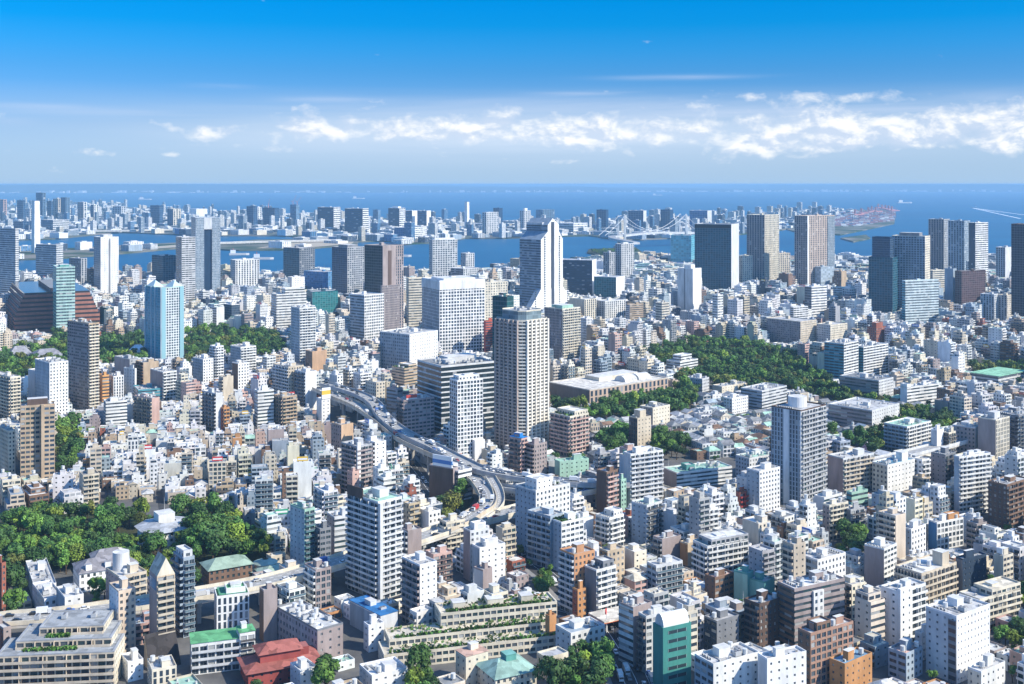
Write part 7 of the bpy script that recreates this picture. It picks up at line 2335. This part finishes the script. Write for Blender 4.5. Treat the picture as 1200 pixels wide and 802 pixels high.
order = sorted(range(len(KEEP)), key=lambda i: -KEEP[i]['vis'])
CAP = {'house': 240, 'apartment_building': 190, 'office_building': 170}
seen = {'house': 0, 'apartment_building': 0, 'office_building': 0}
rest = {k: Bulk() for k in CAP}
items = []
GRP = {'house': 'small houses of the low town', 'apartment_building': 'apartment blocks of the town', 'office_building': 'office blocks of the town'}
NOUN = {'house': 'house', 'apartment_building': 'apartment block', 'office_building': 'office block'}
CATS = {'house': 'house', 'apartment_building': 'apartments', 'office_building': 'office block'}
for i in order:
    c = KEEP[i]
    r = random.Random(int(c['X'] * 13 + c['Y'] * 7))
    plan_of(c, r)
    k = c['kind']
    loc = (c['X'], c['Y'], 0)
    if c['vis'] > 8 and seen[k] < CAP[k]:
        seen[k] += 1
        det = 1 if c['Y'] < 1050 else 0
        P = parts_of(c, r, det, c['vis'] < 60)
        roofw = ('tiled' if c['gable'] else 'flat') if k == 'house' else ''
        feat = f"{c['rw']} {'pitched roof' if c['gable'] else 'roof'}"
        lab = f"{CWORD[c['colk']]} {NUM[min(14, c['n'])]}-storey {NOUN[k]} {relation(c['px'], c['gy'])}"
        lab2 = f"{CWORD[c['colk']]} {NUM[min(14, c['n'])]}-storey {NOUN[k]} with {feat} {relation(c['px'], c['gy'])}"
        lab = lab2 if len(lab2.split()) <= 13 else lab
        if c['vis'] > 110:
            root = thing(k, 'x', CATS[k], loc, c['rz'], GRP[k])
            for nm, mb, tr_ in P:
                me = bit_mesh(nm) if nm in ('air_conditioner', 'chiller', 'water_tank') else mesh_of(mb, nm)
                for x, y, z, rz in tr_:
                    obj(nm, me, root, (x, y, z), rz)
        else:
            bk = Bulk()
            for nm, mb, tr_ in P:
                for x, y, z, rz in tr_:
                    bk.add(mb, (x, y, z), rz)
            root = obj(k, bk, None, loc, c['rz'])
            tag(root, 'x', CATS[k], GRP[k])
        items.append((root, c['px'], lab))
    else:
        c['light'] = c['vis'] < 25
        P = parts_of(c, r, 0, c['light'])
        ca, sa = math.cos(c['rz']), math.sin(c['rz'])
        for nm, mb, tr_ in P:
            for x, y, z, rz in tr_:
                rest[k].add(mb, (loc[0] + x * ca - y * sa, loc[1] + x * sa + y * ca, z), c['rz'] + rz)
spread_labels(items)
for k, nm, lab in (('house', 'low_town', 'dense small houses filling the gaps of the low town'), ('apartment_building', 'block_town', 'dense apartment blocks filling the gaps between larger buildings'), ('office_building', 'shore_town', 'dense pale office blocks filling the distance toward the shore')):
    if rest[k].p:
        tag(obj(nm, rest[k]), lab, 'town', kind='stuff')
print('FILL', len(CAND), len(KEEP), seen, 'LM', len(LM), 'TREES', len(TREES))

# ------------------------------------------------------------------ sheds and blocks on the islands across the water
ir = random.Random(31)
WH = []
for nm in ('far_island', 'bay_island', 'harbour_island'):
    poly = ISL[nm]
    x0, x1 = min(p[0] for p in poly), max(p[0] for p in poly)
    y0, y1 = min(p[1] for p in poly), max(p[1] for p in poly)
    for _ in range(4200 if nm == 'far_island' else 2600 if nm == 'bay_island' else 70):
        p = (ir.uniform(max(x0, -40), x1), y0 + (y1 - y0) * ir.random() ** .8)
        if not inside(p, poly):
            continue
        X, Y = gnd(*p, 1.5)
        w_, d_ = ir.uniform(24, 90), ir.uniform(24, 60)
        if any((X - a) ** 2 + (Y - b) ** 2 < ((max(w_, d_) + s_) * .52) ** 2 for a, b, s_, *_r in WH):
            continue
        if in_lm(X, Y, max(w_, d_) * .55):
            continue
        tall = ir.random() < (.22 if nm != 'harbour_island' else .0)
        hh = ir.uniform(35, 75) if tall else ir.uniform(8, 26)
        WH.append((X, Y, max(w_, d_), w_, d_, hh, tall, p))
WH.sort(key=lambda q: -(q[3] * q[5]) / q[1] ** 2)
wb = Bulk()
items = []
for i, (X, Y, _s, w_, d_, hh, tall, p) in enumerate(WH):
    if tall:
        w_, d_ = w_ * .45, d_ * .45
    mb = MB()
    colk = ir.choices(('pure', 'white', 'pale', 'bgrey', 'navy', 'cream', 'blue'), (24, 18, 14, 16, 14, 7, 9))[0]
    n = max(1, round(hh / 4.2))
    for q in range(4):
        pl = rect(w_, d_)
        facade(mb, pl[q], pl[(q + 1) % 4], 0, n, hh / n, ir.choice('rvpn') if not tall else 'r', C[colk], 0, 9)
    pl = rect(w_, d_)
    mb.face([(*q, hh) for q in pl], 'roof', C['lroof'])
    mb.box(-w_ * .2, w_ * .15, -d_ * .2, d_ * .2, hh, hh + 3, 'wall', C['pale'])
    rz = -R(ir.choice((38, 42, 36)))
    if i < 120:
        kk = ir.choice((0, 1))
        nm = 'office_building' if tall else 'warehouse'
        o = obj(nm, mb, None, (X, Y, 1.5), rz)
        tag(o, 'x', 'office block' if tall else 'warehouse', 'sheds and blocks on the far islands')
        items.append((o, p[0], f"{CWORD.get(colk, colk)} {'slim block' if tall else 'low shed'} on the island {relation(p[0], p[1])}"))
    else:
        wb.add(mb, (X, Y, 1.5), rz)
spread_labels(items)
if wb.p:
    tag(obj('island_sheds', wb), 'pale sheds and blocks scattered thinly over the far islands', 'sheds', kind='stuff')

# ------------------------------------------------------------------ cars and lorries
vr = random.Random(8)
cm = MB()


def car_mb(col, kind):
    mb = MB()
    if kind == 'car':
        body = [(-2.2, .35), (2.2, .35), (2.25, .75), (1.2, .95), (-2.0, 1.0), (-2.25, .8)]
        for s_ in (-.88, .88):
            mb.face([(x, s_, z) for x, z in body][::(1 if s_ < 0 else -1)], 'paint', col)
        for a, b in zip(body, body[1:] + body[:1]):
            mb.face([(a[0], -.88, a[1]), (a[0], .88, a[1]), (b[0], .88, b[1]), (b[0], -.88, b[1])], 'paint', col)
        cab = [(-1.9, 1.0), (1.0, .97), (.35, 1.48), (-1.4, 1.5)]
        for s_ in (-.8, .8):
            mb.face([(x, s_, z) for x, z in cab][::(1 if s_ < 0 else -1)], 'pane', (.03, .04, .05))
        for i, (a, b) in enumerate(zip(cab, cab[1:] + cab[:1])):
            if i:
                mb.face([(a[0], -.8, a[1]), (a[0], .8, a[1]), (b[0], .8, b[1]), (b[0], -.8, b[1])], 'paint' if i == 2 else 'pane', col if i == 2 else (.03, .04, .05))
        ws = ((-1.35, .32), (1.35, .32))
    else:
        mb.box(-3.6, 1.6, -1.15, 1.15, .9, 3.3, 'paint', col, bottom=True)
        mb.box(1.75, 3.4, -1.05, 1.05, .5, 2.5, 'paint', (.6, .62, .65), bottom=True)
        mb.box(3.38, 3.44, -.95, .95, 1.5, 2.3, 'pane', (.03, .04, .05))
        mb.box(-3.6, 3.2, -.5, .5, .5, .88, 'metal', (.1, .1, .1), bottom=True)
        ws = ((-2.4, .48), (2.4, .48))
    for x, r_ in ws:
        for y in (-.9, .9):
            mb.tube((x, y - .11, r_), (x, y + .11, r_), r_, r_, 10, 'metal', (.02, .02, .02))
    return mb


CCOL = [('white', (.78, .78, .78)), ('silver', (.5, .51, .52)), ('black', (.03, .03, .035)), ('red', (.45, .04, .04)), ('blue', (.06, .14, .4)), ('grey', (.2, .2, .21))]
cme = {(c[0], k): mesh_of(car_mb(c[1], k), k) for c in CCOL for k in ('car', 'lorry')}
items = []
WHERE = ['on the outer curving expressway', 'on the upper curving expressway', 'on the cream walled overpass']
for pi, (P, wd) in enumerate(ROADS_FOR_CARS):
    i = 4
    while i < len(P) - 3:
        a, b = P[i], P[i + 1]
        gap = vr.choice((2, 3, 3, 4, 5))
        px, py = proj(a.x, a.y, a.z)
        if -5 < px < 1205 and py < 806:
            kind = 'lorry' if vr.random() < .25 else 'car'
            cn, _ = vr.choices(CCOL, (5, 2, 2, 1, 1, 2))[0]
            n_ = offs(P, i)
            o_ = vr.choice((-.25, .25)) * wd
            o = obj(kind, cme[(cn, kind)], None, tuple(a + n_ * o_ + Vector((0, 0, .03))), math.atan2(b.y - a.y, b.x - a.x))
            o.rotation_euler[1] = -math.atan2(b.z - a.z, math.hypot(b.x - a.x, b.y - a.y))
            tag(o, 'x', kind, 'traffic on the roads')
            items.append((o, px, f'{cn} {kind} {WHERE[pi]}'))
        i += gap
for si, wname in ((4, 'on the shaded street beside the petrol station'), (5, 'on the avenue under the viaduct')):
    P, hw_ = STW[si]
    for i in range(2, len(P) - 2):
        for o_ in (-.62, -.25, .25, .62):
            if vr.random() < .62:
                continue
            a, b = P[i], P[i + 1]
            p = a.lerp(b, vr.random())
            px, py = proj(p.x, p.y, 0)
            if py > 806:
                continue
            kind = 'lorry' if vr.random() < .22 else 'car'
            cn, _ = vr.choices(CCOL, (5, 2, 2, 1, 1, 2))[0]
            n_ = offs(P, i)
            q = p + n_ * o_ * hw_
            o = obj(kind, cme[(cn, kind)], None, (q.x, q.y, .035), math.atan2(b.y - a.y, b.x - a.x) + (math.pi if o_ > 0 else 0))
            tag(o, 'x', kind, 'traffic on the roads')
            items.append((o, px, f'{cn} {kind} {wname}'))
spread_labels(items)

# ------------------------------------------------------------------ the sea air
hz = bpy.data.materials.new('haze')
hz.use_nodes = True
t = NT(hz.node_tree)
vol = t.n('ShaderNodeVolumePrincipled', {'Color': (0.36, 0.62, 0.87, 1), 'Density': 5.5e-5, 'Anisotropy': 0.0})
out = t.n('ShaderNodeOutputMaterial')
t.link(vol.outputs[0], out.inputs['Volume'])
bm_ = MB()
bm_.box(-112000, 112000, -4000, 118000, -8, 227, 'wall', (1, 1, 1), bottom=True)
hm = mesh_of(bm_, 'haze')
hm.materials.clear()
hm.materials.append(hz)
tag(obj('haze', hm), kind='stuff')
